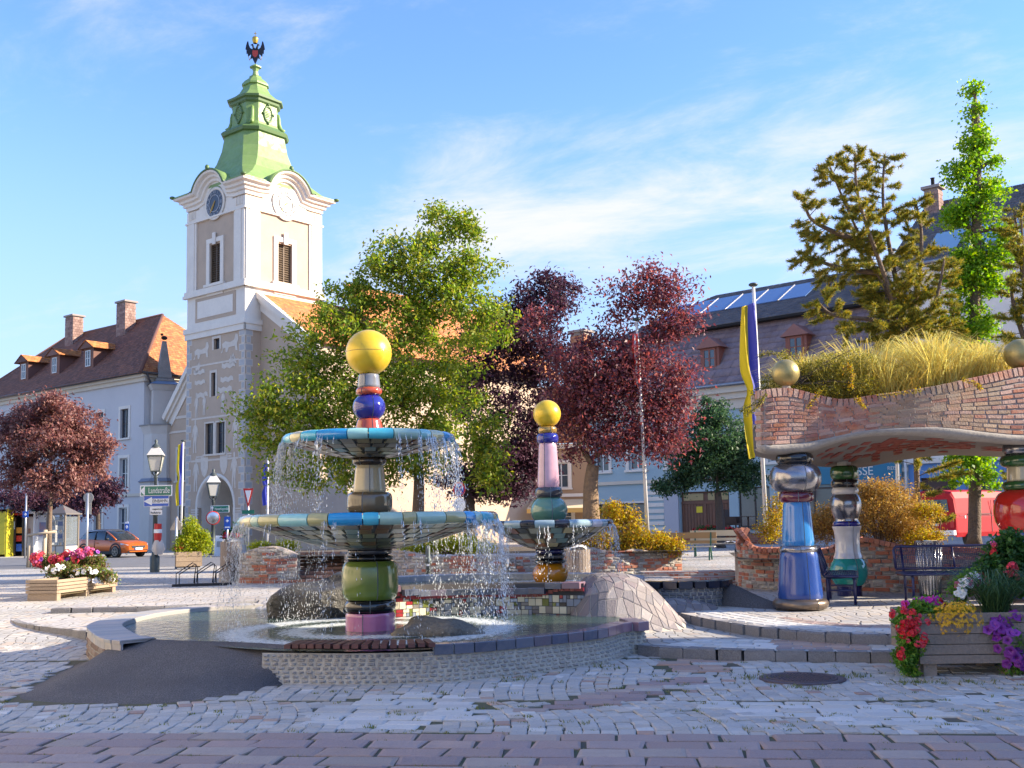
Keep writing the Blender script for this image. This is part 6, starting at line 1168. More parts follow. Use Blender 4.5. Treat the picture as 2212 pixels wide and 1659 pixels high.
slat_bin('round wooden slatted bin overflowing with white rubbish beside the bike rack', gh(497, 1256), 1.0, .25); slat_bin('wooden slatted bin standing against the pale stone wall', V((at(1250, 1240, 23.).x, 23., .24)), .75, .26)
br = T('bike_rack', 'black tubular steel bicycle rack on the paving', 'bike rack', gh(432, 1266), R(12)); m_blk = M('black_steel', (.02, .02, .025), .4, .4)
for x in (-.42, .0, .42):
    obj('hoop', MB().tube([(x-.12, .0, .04), (x-.12, .0, .3), (x+.25, .0, .55), (x+.33, 0, .5), (x+.28, 0, .08)], .012, 6).tube([(x-.06, .1, .04), (x-.06, .1, .28), (x+.28, .1, .5), (x+.36, .1, .45), (x+.33, .1, .08)], .012, 6), m_blk, br)
obj('base_rail', MB().box((0, -.03, .03), (1.25, .06, .06)), m_blk, br); obj('base_rail', MB().box((0.1, .22, .03), (1.25, .05, .05)), m_blk, br)
# lamps
def lantern(par, z, s, m_post):
    m_lg = M('opal_glass', (.62, .6, .54), .25, trans=.15); c4 = lambda w, h: [V((w*cos(R(45+90*i)), w*sin(R(45+90*i)), h)) for i in range(4)]
    lo_, hi = c4(.16*s, z), c4(.27*s, z+.42*s); tp = c4(.31*s, z+.44*s); pk = c4(.13*s, z+.66*s)
    lt = obj('lantern_frame', MB().tube([(0, 0, z-.2*s), (0, 0, z)], .03*s, 6), m_post, par); mb = MB()
    for i in range(4): mb.bar(lo_[i], hi[i], .025*s); mb.bar(lo_[i], lo_[(i+1) % 4], .03*s); mb.bar(hi[i], hi[(i+1) % 4], .035*s); mb.tube([V((0, 0, z-.16*s)), lo_[i]*.9+V((0, 0, z*.1-.05*s)), lo_[i]], .012*s, 4)
    obj('frame_bars', mb, m_post, lt)
    for i in range(4): obj('lantern_pane', MB().poly([lo_[i]*.985+V((0, 0, z*.015)), lo_[(i+1) % 4]*.985+V((0, 0, z*.015)), hi[(i+1) % 4]*.985+V((0, 0, (z+.42*s)*.015)), hi[i]*.985+V((0, 0, (z+.42*s)*.015))]), m_lg, lt)
    obj('lantern_roof', MB().grid([tp+[tp[0]], pk+[pk[0]]], smooth=False).poly(pk), M('opal_roof', (.55, .54, .52), .4, .1), lt); obj('lantern_cap', MB().lathe([(.13*s, z+.66*s), (.1*s, z+.72*s), (.03*s, z+.78*s), (.05*s, z+.84*s), (.01, z+.9*s)], 10), m_post, lt)
def lamp(label, loc, h, s, rz):
    l = T('street_lamp', label, 'street lamp', loc, rz, None); obj('post', MB().lathe([(.13*s, 0), (.13*s, .5), (.09*s, .55), (.085*s, .62), (.07*s, .66), (.06*s, h*.55), (.075*s, h*.55+.02), (.075*s, h*.55+.1), (.05*s, h*.55+.14), (.04*s, h-.2*s), (.06*s, h-.18*s), (.03*s, h-.1*s)], 14), m_dpost, l); lantern(l, h, s, m_dpost); return l
LP = gh(334, 1236); k_ = LP.y/F; lamp('old fashioned lantern street lamp carrying green and blue street signs', LP, zat(342, 1018, LP.y)-LP.z, 1.18, R(10))
L2 = gh(463, 1196); L2 = V((at(460, 1190, 60).x, 60, HG(at(460, 1190, 60).x, 60))); lamp('slim lantern street lamp in front of the town hall arch', L2, zat(460, 1072, 60)-L2.z, 1.75, R(20))
m_sgrn = M('sign_green', (.005, .16, .1), .4); m_sblu = M('sign_blue', (.01, .09, .45), .4); m_swht = M('sign_white', (.78, .78, .78), .45); m_sgry = M('sign_back', (.32, .32, .31), .5, .4); m_sred = M('sign_red', (.5, .02, .02), .4)
def sign(name, label, u0, u1, v0, v1, Y, mat, rz=0., border=None, txt=(), grp=None, arrow=None):
    c = at((u0+u1)/2, (v0+v1)/2, Y); w, h = (u1-u0)*Y/F, (v1-v0)*Y/F; s = T(name, label, 'sign', c, rz, grp); tilt = Matrix.Rotation(-ROLL*0, 3, 'Y')
    obj('board', MB().box((0, 0, 0), (w, .03, h)), m_swht if border else mat, s)
    if border: obj('face', MB().box((0, -.017, 0), (w-border*2, .008, h-border*2)), mat, s)
    if arrow:
        ax, m_a, kd = arrow; sz = h*.36
        pl = [(ax-sz*1.1, 0), (ax, sz), (ax, sz*.4), (ax+sz*1.1, sz*.4), (ax+sz*1.1, -sz*.4), (ax, -sz*.4), (ax, -sz)] if kd == 'l' else ([(-.41, 0), (-.14, sz*1.1), (-.14, sz*.62), (.4, sz*.62), (.4, -sz*.62), (-.14, -sz*.62), (-.14, -sz*1.1)] if kd == 'e' else [(ax, sz*1.15), (ax-sz*.7, sz*.3), (ax-sz*.2, sz*.3), (ax-sz*.2, -sz), (ax+sz*.2, -sz), (ax+sz*.2, sz*.3), (ax+sz*.7, sz*.3)] if kd == 'u' else [(ax-sz*1.2, 0), (ax, sz*1.25), (ax, -sz*1.25)]); obj('arrow', MB().poly([(x, -.024, z) for x, z in pl]), m_a, s)
    for t_, x, z, sz, wd, mt in txt: text(t_, sz, mt, s, (x, -.027, z), (PI/2, 0, 0), 'lettering', .002, 'CENTER', wd)
    return s
Ys = LP.y-.25
sign('street_sign', 'green street sign reading Landstraße with left pointing end on the lamp post', 303, 372, 1048, 1072, Ys, m_sgrn, 0, .035, [('Landstraße', .1, .0, .26, .68, m_swht)], None, (-.36, m_swht, 't')); sign('one_way_sign', 'blue EINBAHN one way arrow sign on the lamp post', 311, 365, 1071, 1094, Ys, m_sblu, 0, .012, [('EINBAHN', .12, .0, .15, .48, m_dark)], None, (-.24, m_swht, 'e')); sign('supplementary_sign', 'small white supplementary sign reading ausgenommen Radfahrer', 324, 350, 1094, 1112, Ys, m_swht, 0, None, [('ausgenommen', .06, .05, .08, .33, m_dark), ('Radfahrer', 0.0, -.07, .1, .33, m_dark)])
sign('street_sign', 'small green street sign reading Hamerlingstraße on the slim lamp', 455, 495, 1092, 1107, 59.5, m_sgrn, 0, .03, [('Hamerlingstraße', .1, 0, .2, .75, m_swht)], None, (-.42, m_swht, 'u'))
mi = T('traffic_mirror', 'round convex traffic mirror with red rim on the slim lamp', 'mirror', at(460, 1119, 59.4), R(25)); obj('rim', MB().grid([[V((.38*r*cos(t), d, .38*r*sin(t))) for t in np.linspace(0, 2*PI, 25)] for r, d in ((1.0, .05), (1.0, -.05), (.9, -.06))]), m_sred, mi); obj('glass', MB().grid([[V((.36*r*cos(t), -.03-.05*(1-r*r), .36*r*sin(t))) for t in np.linspace(0, 2*PI, 25)] for r in (1, .7, .4, .02)]), m_steel, mi); obj('back', MB().poly([V((.37*cos(t), .05, .37*sin(t))) for t in np.linspace(0, 2*PI, 25)[:-1]]), m_sgry, mi)
tp_ = T('taped_cloth', 'red and white tape and pale cloth tied round the lamp post', 'tape', at(341, 1150, LP.y-.1)); obj('tape', MB().lathe([(.12, .28), (.13, -.1), (.11, -.3)], 10), m_sred, tp_); obj('tape_band', MB().lathe([(.132, .1), (.135, -.02)], 10), m_swht, tp_); cb = MB().lathe([(.12, -.25), (.17, -.4), (.2, -.55), (.12, -.72)], 9, wob=lambda a: 1+.3*sin(3*a)); obj('cloth', cb, M('pale_cloth', (.6, .52, .45), .8), tp_)
def post(par, h, r=.035, mat=None): obj('post', MB().tube([(0, 0, 0), (0, 0, h)], r, 8), mat or m_alu, par)
def pole_sign(label, u, vb, vt, Y, shapes, name='traffic_sign'):
    b = at(u, vb, Y); b.z = HG(b.x, b.y); s = T(name, label, 'traffic sign', b); H = zat(u, vt, Y)-b.z; post(s, H, .04*max(1, Y/50)); k = Y/F
    for nm, kind, v, w, h, mat, d in shapes:
        z = zat(u, v, Y)-b.z; w *= k; h *= k
        if kind == 'rect': mb = MB().box((0, d, z), (w, .03, h))
        elif kind == 'disc': mb = MB().poly([(w/2*cos(t), d+.015, z+h/2*sin(t)) for t in np.linspace(0, 2*PI, 25)[:-1]], (0, -.03, 0))
        elif kind == 'ring': mb = MB().grid([[V((w/2*r*cos(t), d, z+h/2*r*sin(t))) for t in np.linspace(0, 2*PI, 25)] for r in (.82, 1)])
        elif kind == 'triu': mb = MB().poly([(-w/2, d, z-h/2), (w/2, d, z-h/2), (0, d, z+h/2)], (0, .02, 0))
        elif kind == 'trid': mb = MB().poly([(-w/2, d, z+h/2), (0, d, z-h/2), (w/2, d, z+h/2)], (0, .02, 0))
        elif kind == 'cross': mb = MB().bar((-w/2, d, z-h/2), (w/2, d, z+h/2), .1, .02).bar((-w/2, d, z+h/2), (w/2, d, z-h/2), .1, .022)
        elif kind == 'plus': mb = MB().box((0, d, z), (w, .02, h*.35)).box((0, d-.003, z), (w*.35, .02, h))
        obj(nm, mb, mat, s)
    return s
m_beig = M('beige_sign_back', (.5, .42, .34), .6)
pole_sign('back of a round and a rectangular road sign on an aluminium post', 187, 1222, 1066, 40, [('round_board', 'disc', 1075, 22, 22, m_sgry, .06), ('back_board', 'rect', 1098, 13, 26, m_sgry, .06)]); pole_sign('beige back of a triangular road sign beside the yellow bush', 380, 1228, 1118, 38, [('triangle_board', 'triu', 1130, 30, 30, m_beig, .05)])
pole_sign('red and white give way triangle beside the town hall', 536, 1195, 1054, 55, [('border', 'trid', 1077, 22, 44, m_sred, -.05), ('face', 'trid', 1073, 13, 27, m_swht, -.07), ('name_board', 'rect', 1106, 26, 8, m_sgrn, -.05)]); pole_sign('blue and red no stopping sign behind the fountain', 994, 1200, 1044, 27, [('rim', 'disc', 1057, 27, 32, m_sred, -.05), ('face', 'disc', 1057, 20, 25, m_sblu, -.08), ('cross_bars', 'cross', 1057, 13, 16, m_sred, -.1), ('second_board', 'disc', 1090, 26, 30, m_swht, -.04)])
pole_sign('blue parking sign on a thin post by the arch', 491, 1195, 1114, 56, [('board', 'rect', 1130, 13, 28, m_sblu, -.05), ('emblem', 'plus', 1125, 6, 6, m_swht, -.07), ('white_strip', 'rect', 1139, 9, 3, m_swht, -.07)]); pole_sign('small blue sign in front of the white buttress', 274, 1190, 1126, 64, [('board', 'rect', 1137, 9, 20, m_sblu, -.05), ('emblem', 'plus', 1138, 5, 7, m_swht, -.08), ('header', 'rect', 1129, 7, 4, m_swht, -.07)]); pole_sign('small square blue sign on a dark pole by the red phone booth', 54, 1200, 1066, 60, [('board', 'rect', 1111, 12, 13, m_sblu, -.05), ('emblem', 'plus', 1111, 5, 6, m_swht, -.08)])
# pavement board, kiosks, booths
ab = T('pavement_board', 'white folding advertising board by the town hall arch', 'board', V((at(478, 1180, 58).x, 58, HG(-17, 58)))); 
for s_ in (-1, 1): obj('panel', MB().poly([(-.3, s_*.3, 0), (.3, s_*.3, 0), (.3, s_*.04, 1.1), (-.3, s_*.04, 1.1)], (0, .03, 0)), m_swht, ab)
obj('print', MB().poly([(-.2, -.2, .5), (.2, -.2, .5), (.2, -.13, .8), (-.2, -.13, .8)]), m_sgry, ab)
kp = V((at(134, 1215, 46).x, 46, HG(-20, 46))); kk = 46/F; ki = T('display_kiosk', 'square bronze framed display kiosk with pyramid roof and notices', 'kiosk', kp, R(-14)); hK = zat(134, 1112, 46)-kp.z; wK = .44; m_brz = M('bronze_frame', (.28, .23, .18), .45, .4)
mb = MB()
for sx in (-1, 1):
    for sy in (-1, 1): mb.box((sx*wK, sy*wK, hK/2), (.07, .07, hK))
obj('corner_posts', mb, m_brz, ki, kind='stuff'); obj('roof', MB().poly([(-.55, -.55, hK), (.55, -.55, hK), (.55, .55, hK), (-.55, .55, hK)], (0, 0, .06)).add([(-.5, -.5, hK+.06), (.5, -.5, hK+.06), (.5, .5, hK+.06), (-.5, .5, hK+.06), (0, 0, hK+.42)], [(0, 1, 4), (1, 2, 4), (2, 3, 4), (3, 0, 4)]), M('kiosk_roof', (.2, .18, .17), .5, .4), ki); m_kg = M('kiosk_glass', (.3, .33, .33), .05, spec=.8, alpha=.25)
for i, (mx, my, rz_) in enumerate(((0, -wK, 0), (-wK, 0, PI/2), (wK, 0, PI/2), (0, wK, 0))):
    obj('glazing', MB().box((mx, my, hK*.68), (2*wK-.07, .012, hK*.56), rz_), m_kg, ki); lp_ = obj('lower_panel', MB().box((mx, my, hK*.2), (2*wK-.07, .015, hK*.36), rz_), M('lattice_panel', (.6, .58, .54), .4), ki); 
    if i < 2:
        g_ = Matrix.Rotation(rz_, 3, 'Z'); f_ = V((mx, my, 0))*1.03
        obj('lattice', MB().box(f_+V((0, 0, hK*.2)), (2*wK-.07, .02, .03), rz_).box(f_+V((0, 0, hK*.2)), (.03, .021, hK*.36), rz_).box(f_+V((0, 0, hK*.39)), (2*wK-.07, .022, .05), rz_), m_brz, lp_)
        for a in (-.2, .2):
            for z in (.55, .8): obj('notice', MB().box(V((mx, my, 0))*.93+g_ @ V((a, 0, 0))+V((0, 0, hK*z)), (.3, .01, .42), rz_), m_swht, ki); obj('notice_print', MB().box(V((mx, my, 0))*.965+g_ @ V((a, 0, 0))+V((0, 0, hK*z+.05)), (.22, .012, .18), rz_), m_sblu if a > 0 else m_sgry, ki)
def booth(name, label, u0, u1, v0, v1, Y, m_fr, m_top, panels, dpt=.9):
    x0, x1 = at(u0, v1, Y).x, at(u1, v1, Y).x; z0 = HG(x0, Y); H = zat((u0+u1)/2, v0, Y)-z0; w = x1-x0; b = T(name, label, 'booth', V(((x0+x1)/2, Y, z0))); obj('back', MB().bx(-w/2, w/2, dpt-.05, dpt, 0, H), m_fr, b)
    for sx in (-1, 1): obj('side', MB().bx(sx*w/2-.04, sx*w/2+.04, -.02, dpt, 0, H), m_fr, b)
    obj('roof', MB().bx(-w/2-.08, w/2+.08, -.08, dpt+.05, H, H+.14), m_top, b)
    for nm, a0, a1, c0, c1, mt in panels: obj(nm, MB().bx(-w/2+w*a0, -w/2+w*a1, -.03-.02*random.random(), .02, H*c0, H*c1), mt, b)
m_yel = M('phone_yellow', (.5, .44, .03), .5); m_bin_ = M('booth_dark', (.05, .045, .045), .5)
booth('phone_booth', 'red roofed old telephone booth used as bookcase', 19, 48, 1113, 1195, 66, m_bin_, m_sred, [('door', 0.05, .48, .03, .95, M('booth_door', (.09, .06, .05), .4)), ('book_row', .55, .95, .12, .3, m_sblu), ('book_row', .55, .95, .36, .5, m_sred), ('book_row', .55, .95, .56, .7, M('book_orange', (.6, .25, .03), .6)), ('pane', .12, .42, .45, .6, M('book_yellow', (.6, .4, .03), .5)), ('pane', .12, .42, .66, .85, m_swht), ('pane', .12, .42, .3, .42, m_glass)]); booth('phone_booth', 'yellow telephone pillar with blue dome roof', -8, 12, 1100, 1195, 65, m_yel, M('booth_blue', (.2, .35, .5), .4), [('panel', .1, .9, .05, .95, m_yel)])
booth('poster_booth', 'white framed poster case with a cream poster', 54, 72, 1110, 1195, 66.5, m_swht, m_swht, [('poster', .1, .9, .2, .93, M('cream_poster', (.6, .5, .4), .6, noise=(2, .5, (.45, .32, .24)))), ('poster_title', .15, .85, .78, .9, M('brown_print', (.3, .12, .06), .6)), ('poster_picture', .35, .65, .45, .65, M('brown_print2', (.35, .17, .1), .6))]); booth('poster_booth', 'white panel booth with a small blue town poster', 78, 103, 1108, 1195, 67, M('booth_grey', (.62, .64, .67), .5), m_swht, [('panel', .05, .95, .05, .95, M('booth_pale', (.55, .58, .62), .5)), ('poster', .25, .85, .45, .78, M('town_poster', (.12, .2, .4), .5, noise=(5, .7, (.45, .22, .15))))])
gi = T('information_sign', 'round green information sign with white letter i behind the booths', 'sign', at(79, 1093, 68)); obj('board', MB().poly([(.42*cos(t), 0, .42*sin(t)) for t in np.linspace(0, 2*PI, 25)[:-1]], (0, .04, 0)), m_sgrn, gi); text('i', .6, m_swht, gi, (0, -.02, 0), (PI/2, 0, 0)); obj('post', MB().tube([(0, .06, -.4), (0, .06, -2.6)], .04, 6), m_alu, gi)
# flags
def flag(label, u0, v0, u1, v1, Y, cols, fu, fv0, fv1, wpx, r=.05, cap=True, name='flag_pole'):
    b = at(u1, v1, Y); t = at(u0, v0, Y); f = T(name, label, 'flag', b, world=True); obj('pole', MB().tube([b, t], [r, r*.75], 8), M('white_pole', (.72, .71, .7), .35), f)
    if cap: obj('pole_cap', MB().sphere(t, r*2.2, 8, (1, 1, .45)), m_dpost, f)
    n = len(cols); W_ = wpx*Y/F; nz = 26; pole = lambda v: t.lerp(b, (v-v0)/(v1-v0))
    for i, m_ in enumerate(cols):
        rows = []
        for k in range(nz+1):
            v = fv0+(fv1-fv0)*k/nz; row = []; p = pole(v); tight = 1-.35*math.exp(-((k/nz-.55)/.08)**2)
            for j in range(7):
                q = (i+j/6)/n; row.append(p+V((fu*q*W_*tight*(.55+.45*sin(k/nz*2.2+.4)), -.06-.1*W_*sin(q*9+k*.22)*tight, -.25*q*W_)))
            rows.append(row)
        obj('flag_stripe', MB().grid(rows), m_, f)
    return f
m_fy = M('flag_yellow', (.75, .55, .0), .7); m_fb = M('flag_blue', (.05, .06, .42), .7); m_fr_ = M('flag_red', (.6, .02, .02), .7); m_fw = M('flag_white', (.75, .74, .74), .7)
for m_ in (m_fy, m_fb, m_fr_, m_fw): m_.node_tree.nodes['Principled BSDF'].inputs['Sheen Weight'].default_value = .2
flag('tall white flagpole with hanging blue and yellow flag beside the pergola', 1627, 615, 1656, 1160, 27, [m_fb, m_fy], -1, 655, 985, 40, .055); flag('white flagpole with red and white flag in front of the purple tree', 1375, 690, 1399, 1150, 27.6, [m_fr_, m_fw, m_fr_], -1, 722, 830, 15, .05)
flag('flagpole with hanging yellow and blue flag on the town hall front', 396, 952, 391, 1160, 66, [m_fb, m_fy], -1, 958, 1090, 14, .07); flag('flagpole with blue flag on the right of the town hall', 579, 985, 577, 1180, 60, [m_fb, m_fb], -1, 1000, 1090, 12, .07); flag('short flagpole with red and white flag behind the lamp', 337, 968, 334, 1150, 67, [m_fr_, m_fw], 1, 975, 1080, 8, .06); flag('blue flag on a white pole behind the conifer', 1929, 540, 1940, 1100, 30, [m_fb, m_fw], 1, 640, 750, 18, .05)
# far benches, terrace, chair
def park_bench(label, p, w, rz, m_b, m_s, k=1.):
    b = T('park_bench', label, 'bench', p, rz); m_g = M('green_iron', (.03, .12, .08), .5)
    for i in range(2): obj('seat_plank', MB().box((0, -.1-.2*i, .45*k), (w, .17, .035)), m_s, b)
    obj('back_plank', MB().box((0, .12, .82*k), (w, .03, .2*k)), m_b, b); obj('back_plank', MB().box((0, .08, .6*k), (w, .03, .1*k)), m_b, b)
    for sx in (-1, 1): x = sx*(w/2-.18); obj('leg', MB().bar((x, -.32, 0), (x, -.22, .43*k), .045).bar((x, .2, 0), (x, .0, .43*k), .045).bar((x, .0, .43*k), (x, .13, .92*k), .045).bar((x, -.25, .42*k), (x, .02, .42*k), .04), m_g, b)
park_bench('wooden park bench with brown backrest and green iron legs', V((at(1486, 1200, 36).x, 36, HG(6, 36))), 1.9, R(-20), M('bench_brown', (.36, .22, .1), .7), M('bench_grey', (.4, .36, .3), .7)); park_bench('pale wooden park bench with a cloth over its end', V((at(1555, 1196, 38).x, 38.2, HG(7.5, 38))), 2.0, R(-15), M('bench_pale', (.55, .45, .3), .7), M('bench_grey', (.4, .36, .3), .7))
cl2 = obj('draped_cloth', MB().grid([[V((-.3+.15*i, -.3+.13*j, .04*sin(i*2+j))) for i in range(5)] for j in range(6)]), M('cloth_grey', (.5, .52, .58), .8), None, V((at(1585, 1168, 38).x, 38, .24+.52))); tag(cl2, 'pale grey cloth lying on the end of the far bench', 'cloth')
ter = T('brick_terrace', 'low red brick terrace edge in front of the brown double door', 'terrace', V((at(1535, 1190, 47).x, 47, .3)), R(-28)); obj('terrace_core', MB().bx(-2.6, 2.9, 0, 6, -.2, .62), m_bmort, ter); Mw = Matrix.LocRotScale(ter.location, ter.rotation_euler, None)
pieces(ter, 'terrace_brick', [(Mw @ fm((-2.5+.27*i+.13*(r % 2), -.012, -.02+.085*r), (1, 0, 0), (0, -1, 0), (.25, .075, .05)), 0) for r in range(8) for i in range(20)], BRICK, [m_wbrick], 160)
ch = T('wicker_chair', 'dark brown wicker chair on the brick terrace', 'chair', V((at(1600, 1180, 46).x, 47.5, .92)), R(60)); m_wk = M('wicker', (.07, .045, .035), .7)
obj('seat', MB().box((0, 0, .42), (.55, .55, .1)), m_wk, ch); obj('backrest', MB().box((0, .28, .75), (.55, .06, .65)), m_wk, ch)
for sx in (-1, 1): obj('armrest', MB().box((sx*.28, 0, .6), (.06, .5, .3)), m_wk, ch); obj('leg', MB().box((sx*.24, -.22, .2), (.05, .05, .4)), m_wk, ch); obj('leg', MB().box((sx*.24, .22, .2), (.05, .05, .4)), m_wk, ch)
tb = T('cafe_table', 'dark round cafe table beside the wicker chair', 'table', V((at(1625, 1180, 46).x, 46.6, .92))); obj('table_top', MB().lathe([(.01, .72), (.45, .72), (.45, .75), (.01, .75)], 18), m_wk, tb); obj('table_leg', MB().lathe([(.25, 0), (.05, .05), (.04, .72)], 10), m_wk, tb)
sp2 = T('path_bollard', 'slim dark bollard post with white label behind the pool', 'bollard', V((at(925, 1232, 19.5).x, 19.5, .24))); obj('post', MB().lathe([(.07, 0), (.075, .1), (.05, .14), (.045, .62), (.065, .64), (.065, .72), (.045, .74), (.04, .95), (.0, .98)], 12), m_dpost, sp2); obj('white_label', MB().box((0, -.05, .62), (.05, .012, .05)), m_swht, sp2)
sk = T('tree_stakes', 'pale wooden stake frame round the left purple tree', 'stakes', V((at(82, 1220, 43).x, 43, HG(-19, 43)))); m_st = M('stake_wood', (.5, .4, .28), .8)
for x, h in ((-.33, 1.35), (.27, 1.5)): obj('stake', MB().tube([(x-.05, 0, 0), (x, 0, h)], [.09, .08], 8), m_st, sk)
obj('cross_bar', MB().tube([(-.4, -.09, 1.3), (.75, -.09, 1.42)], .05, 8), m_st, sk)
# ================================================================ vehicles
m_tyre = M('tyre_rubber', (.02, .02, .02), .8); m_rim = M('alloy_rim', (.35, .33, .32), .3, .8); m_vg = M('car_glass', (.02, .025, .03), .03, spec=.9); m_clad = M('black_cladding', (.025, .025, .026), .6); m_lampc = M('headlight', (.6, .62, .65), .1, spec=.8)
def wheel(par, x, y, r, w, m_r=None, spokes=5):
    s_ = -1 if y < 0 else 1; wl2 = obj('wheel', MB().tube([(x, y-w/2, r), (x, y+w/2, r)], r*.62, 18), m_clad, par)
    mb = MB(); rows = [[V((x+q*cos(t), y+d, r+q*sin(t))) for t in np.linspace(0, 2*PI, 29)] for q, d in ((r*.66, -w/2), (r*.95, -w/2), (r, -w*.32), (r, w*.32), (r*.95, w/2), (r*.66, w/2))]; obj('tyre', mb.grid(rows), m_tyre, wl2)
    mb = MB(); yo = y+s_*(w/2+.005)
    mb.grid([[V((x+q*cos(t), yo, r+q*sin(t))) for t in np.linspace(0, 2*PI, 29)] for q in (r*.6, r*.68)])
    for i in range(spokes):
        for e in (-.13, .13): a = 2*PI*i/spokes+.3; mb.bar((x+r*.08*cos(a), yo, r+r*.08*sin(a)), (x+r*.63*cos(a+e*1.6), yo, r+r*.63*sin(a+e*1.6)), r*.09, .015)
    mb.poly([V((x+r*.14*cos(t), yo, r+r*.14*sin(t))) for t in np.linspace(0, 2*PI, 13)[:-1]]); obj('rim', mb, m_r or m_rim, wl2)
def shell(sts, smooth=True):
    """loft of cross sections (x, half widths/heights list) symmetric in y"""
    rows = []
    for x, ps in sts: rows.append([V((x, y, z)) for y, z in ps]+[V((x, -y, z)) for y, z in reversed(ps)])
    mb = MB().grid(rows, smooth); mb.poly(rows[0]); mb.poly(list(reversed(rows[-1]))); return mb
cp_ = at(240, 1203, 59.5); CZ0 = HG(cp_.x, cp_.y); car = T('orange_car', 'orange compact crossover car with dark roof and alloy wheels on the road', 'car', V((at(243, 1200, 59.5).x, 59.5, CZ0)), R(-30)); m_or = M('orange_metallic', (.62, .13, .01), .3, .4, coat=.8); m_rf = M('grey_roof', (.06, .06, .065), .25, coat=.5)
def sec(x, w, zb, zs, ww, zt): return (x, [(w*.9, zb), (w, zb+.12), (w*1.02, (zb+zs)/2+.03), (w*.98, zs-.06), (w*.93, zs), (ww, zs+.02), (ww*.5, zt)])
body = shell([(-2.05, [(.6, .35), (.72, .42), (.76, .65), (.72, .9), (.66, .98), (.6, 1.0), (.3, 1.02)]), (-1.9, [(.8, .28), (.86, .36), (.88, .7), (.84, .96), (.78, 1.03), (.7, 1.05), (.3, 1.06)]), sec(-1.4, .88, .24, 1.0, .78, 1.02), sec(-.5, .88, .22, .97, .8, .99), sec(.4, .88, .22, .94, .8, .96), sec(.9, .88, .23, .93, .78, .97), sec(1.5, .87, .24, .86, .72, .93), (1.9, [(.78, .26), (.82, .36), (.82, .6), (.76, .76), (.68, .82), (.6, .83), (.3, .86)]), (2.08, [(.55, .3), (.62, .38), (.64, .55), (.6, .66), (.5, .7), (.4, .71), (.2, .72)])]); obj('body', body, m_or, car)
cab = shell([(-1.85, [(.66, .98), (.64, 1.05), (.6, 1.12), (.3, 1.14)]), (-1.45, [(.78, .98), (.72, 1.25), (.6, 1.42), (.3, 1.46)]), (-.6, [(.8, .96), (.74, 1.3), (.62, 1.5), (.3, 1.54)]), (.2, [(.8, .95), (.74, 1.28), (.62, 1.48), (.3, 1.52)]), (.75, [(.79, .94), (.72, 1.15), (.64, 1.28), (.3, 1.33)]), (1.25, [(.76, .9), (.74, .93), (.7, .95), (.3, .97)])]); obj('cabin_glass', cab, m_vg, car)
obj('roof', shell([(-1.5, [(.66, 1.4), (.55, 1.47), (.3, 1.5)]), (-.6, [(.68, 1.45), (.58, 1.53), (.3, 1.565)]), (.15, [(.67, 1.42), (.57, 1.5), (.3, 1.54)]), (.32, [(.64, 1.4), (.55, 1.45), (.3, 1.48)])]), m_rf, car)
for s_ in (-1, 1):
    for pts in ([(.35, .79, .97), (.35, .75, 1.22), (.3, .66, 1.42)], [(-.45, .82, .98), (-.45, .76, 1.25), (-.47, .66, 1.44)]): obj('pillar', MB().tube([(x, s_*y, z) for x, y, z in pts], .035, 5), m_clad, car)
    obj('front_pillar', MB().tube([(1.2, s_*.74, .95), (.78, s_*.7, 1.2), (.3, s_*.65, 1.43)], .045, 5), m_or, car); obj('sill', MB().bx(-1.0, 1.0, s_*.885-.02, s_*.885+.02, .2, .36), m_clad, car); obj('door_line', MB().bx(-.41, -.39, s_*.905-.01, s_*.905+.006, .38, .93), m_clad, car); obj('door_handle', MB().bx(-.3, -.12, s_*.91-.015, s_*.91+.015, .8, .84), m_or, car); obj('mirror', MB().sphere((.72, s_*.95, 1.02), .1, 7, (.9, 1, .7)), m_clad, car)
    obj('headlight', MB().poly([(1.62, s_*.83, .8), (1.9, s_*.765, .74), (2.04, s_*.6, .68), (2.05, s_*.58, .6), (1.9, s_*.785, .64), (1.66, s_*.84, .7)], (.02, s_*.02, 0)), m_lampc, car); obj('fog_lamp', MB().sphere((1.95, s_*.66, .42), .08, 6, (.6, 1, 1)), m_lampc, car); obj('tail_light', MB().bx(-2.02, -1.85, s_*.74-.06, s_*.74+.06, .82, .92), m_sred, car)
    for x in (-1.28, 1.28):
        ar_ = MB().grid([[V((x+q*cos(t), s_*d, .35+q*sin(t))) for t in np.linspace(-.35, PI+.35, 19)] for q, d in ((.36, .82), (.37, .905), (.44, .91), (.45, .87))]); obj('wheel_arch', ar_, m_clad, car); wheel(car, x, s_*.80, .335, .22)
obj('grille', MB().poly([(2.085, -.48, .64), (2.085, .48, .64), (2.08, .4, .5), (2.08, -.4, .5)], (.02, 0, 0)), m_clad, car); obj('bumper', MB().poly([(2.07, -.6, .42), (2.07, .6, .42), (2.02, .7, .28), (2.02, -.7, .28)], (.03, 0, 0)), m_clad, car); obj('number_plate', MB().bx(2.1, 2.115, -.26, .26, .42, .53), m_swht, car); obj('plate_band', MB().bx(2.112, 2.118, -.26, -.21, .42, .53), m_sblu, car); obj('badge', MB().box((2.11, 0, .6), (.015, .1, .06)), m_steel, car)
vp = at(2075, 1180, 33.); van = T('red_van', 'red boxy delivery van with rear window parked behind the shrubs', 'van', V((at(2097, 1180, 38).x, 38, .48)), R(36)); m_rv = M('red_paint', (.42, .012, .018), .5, noise=(2, .3, (.36, .012, .02)), spec=.25); hv = 1.98
def vs_(x, t): w = .9; return (x, [(w*.92, .35), (w, .5), (w*1.0, 1.0), (w*.99, 1.15), (w*.93, 1.65+t), (w*.8, 1.87+t), (w*.4, 1.94+t)])
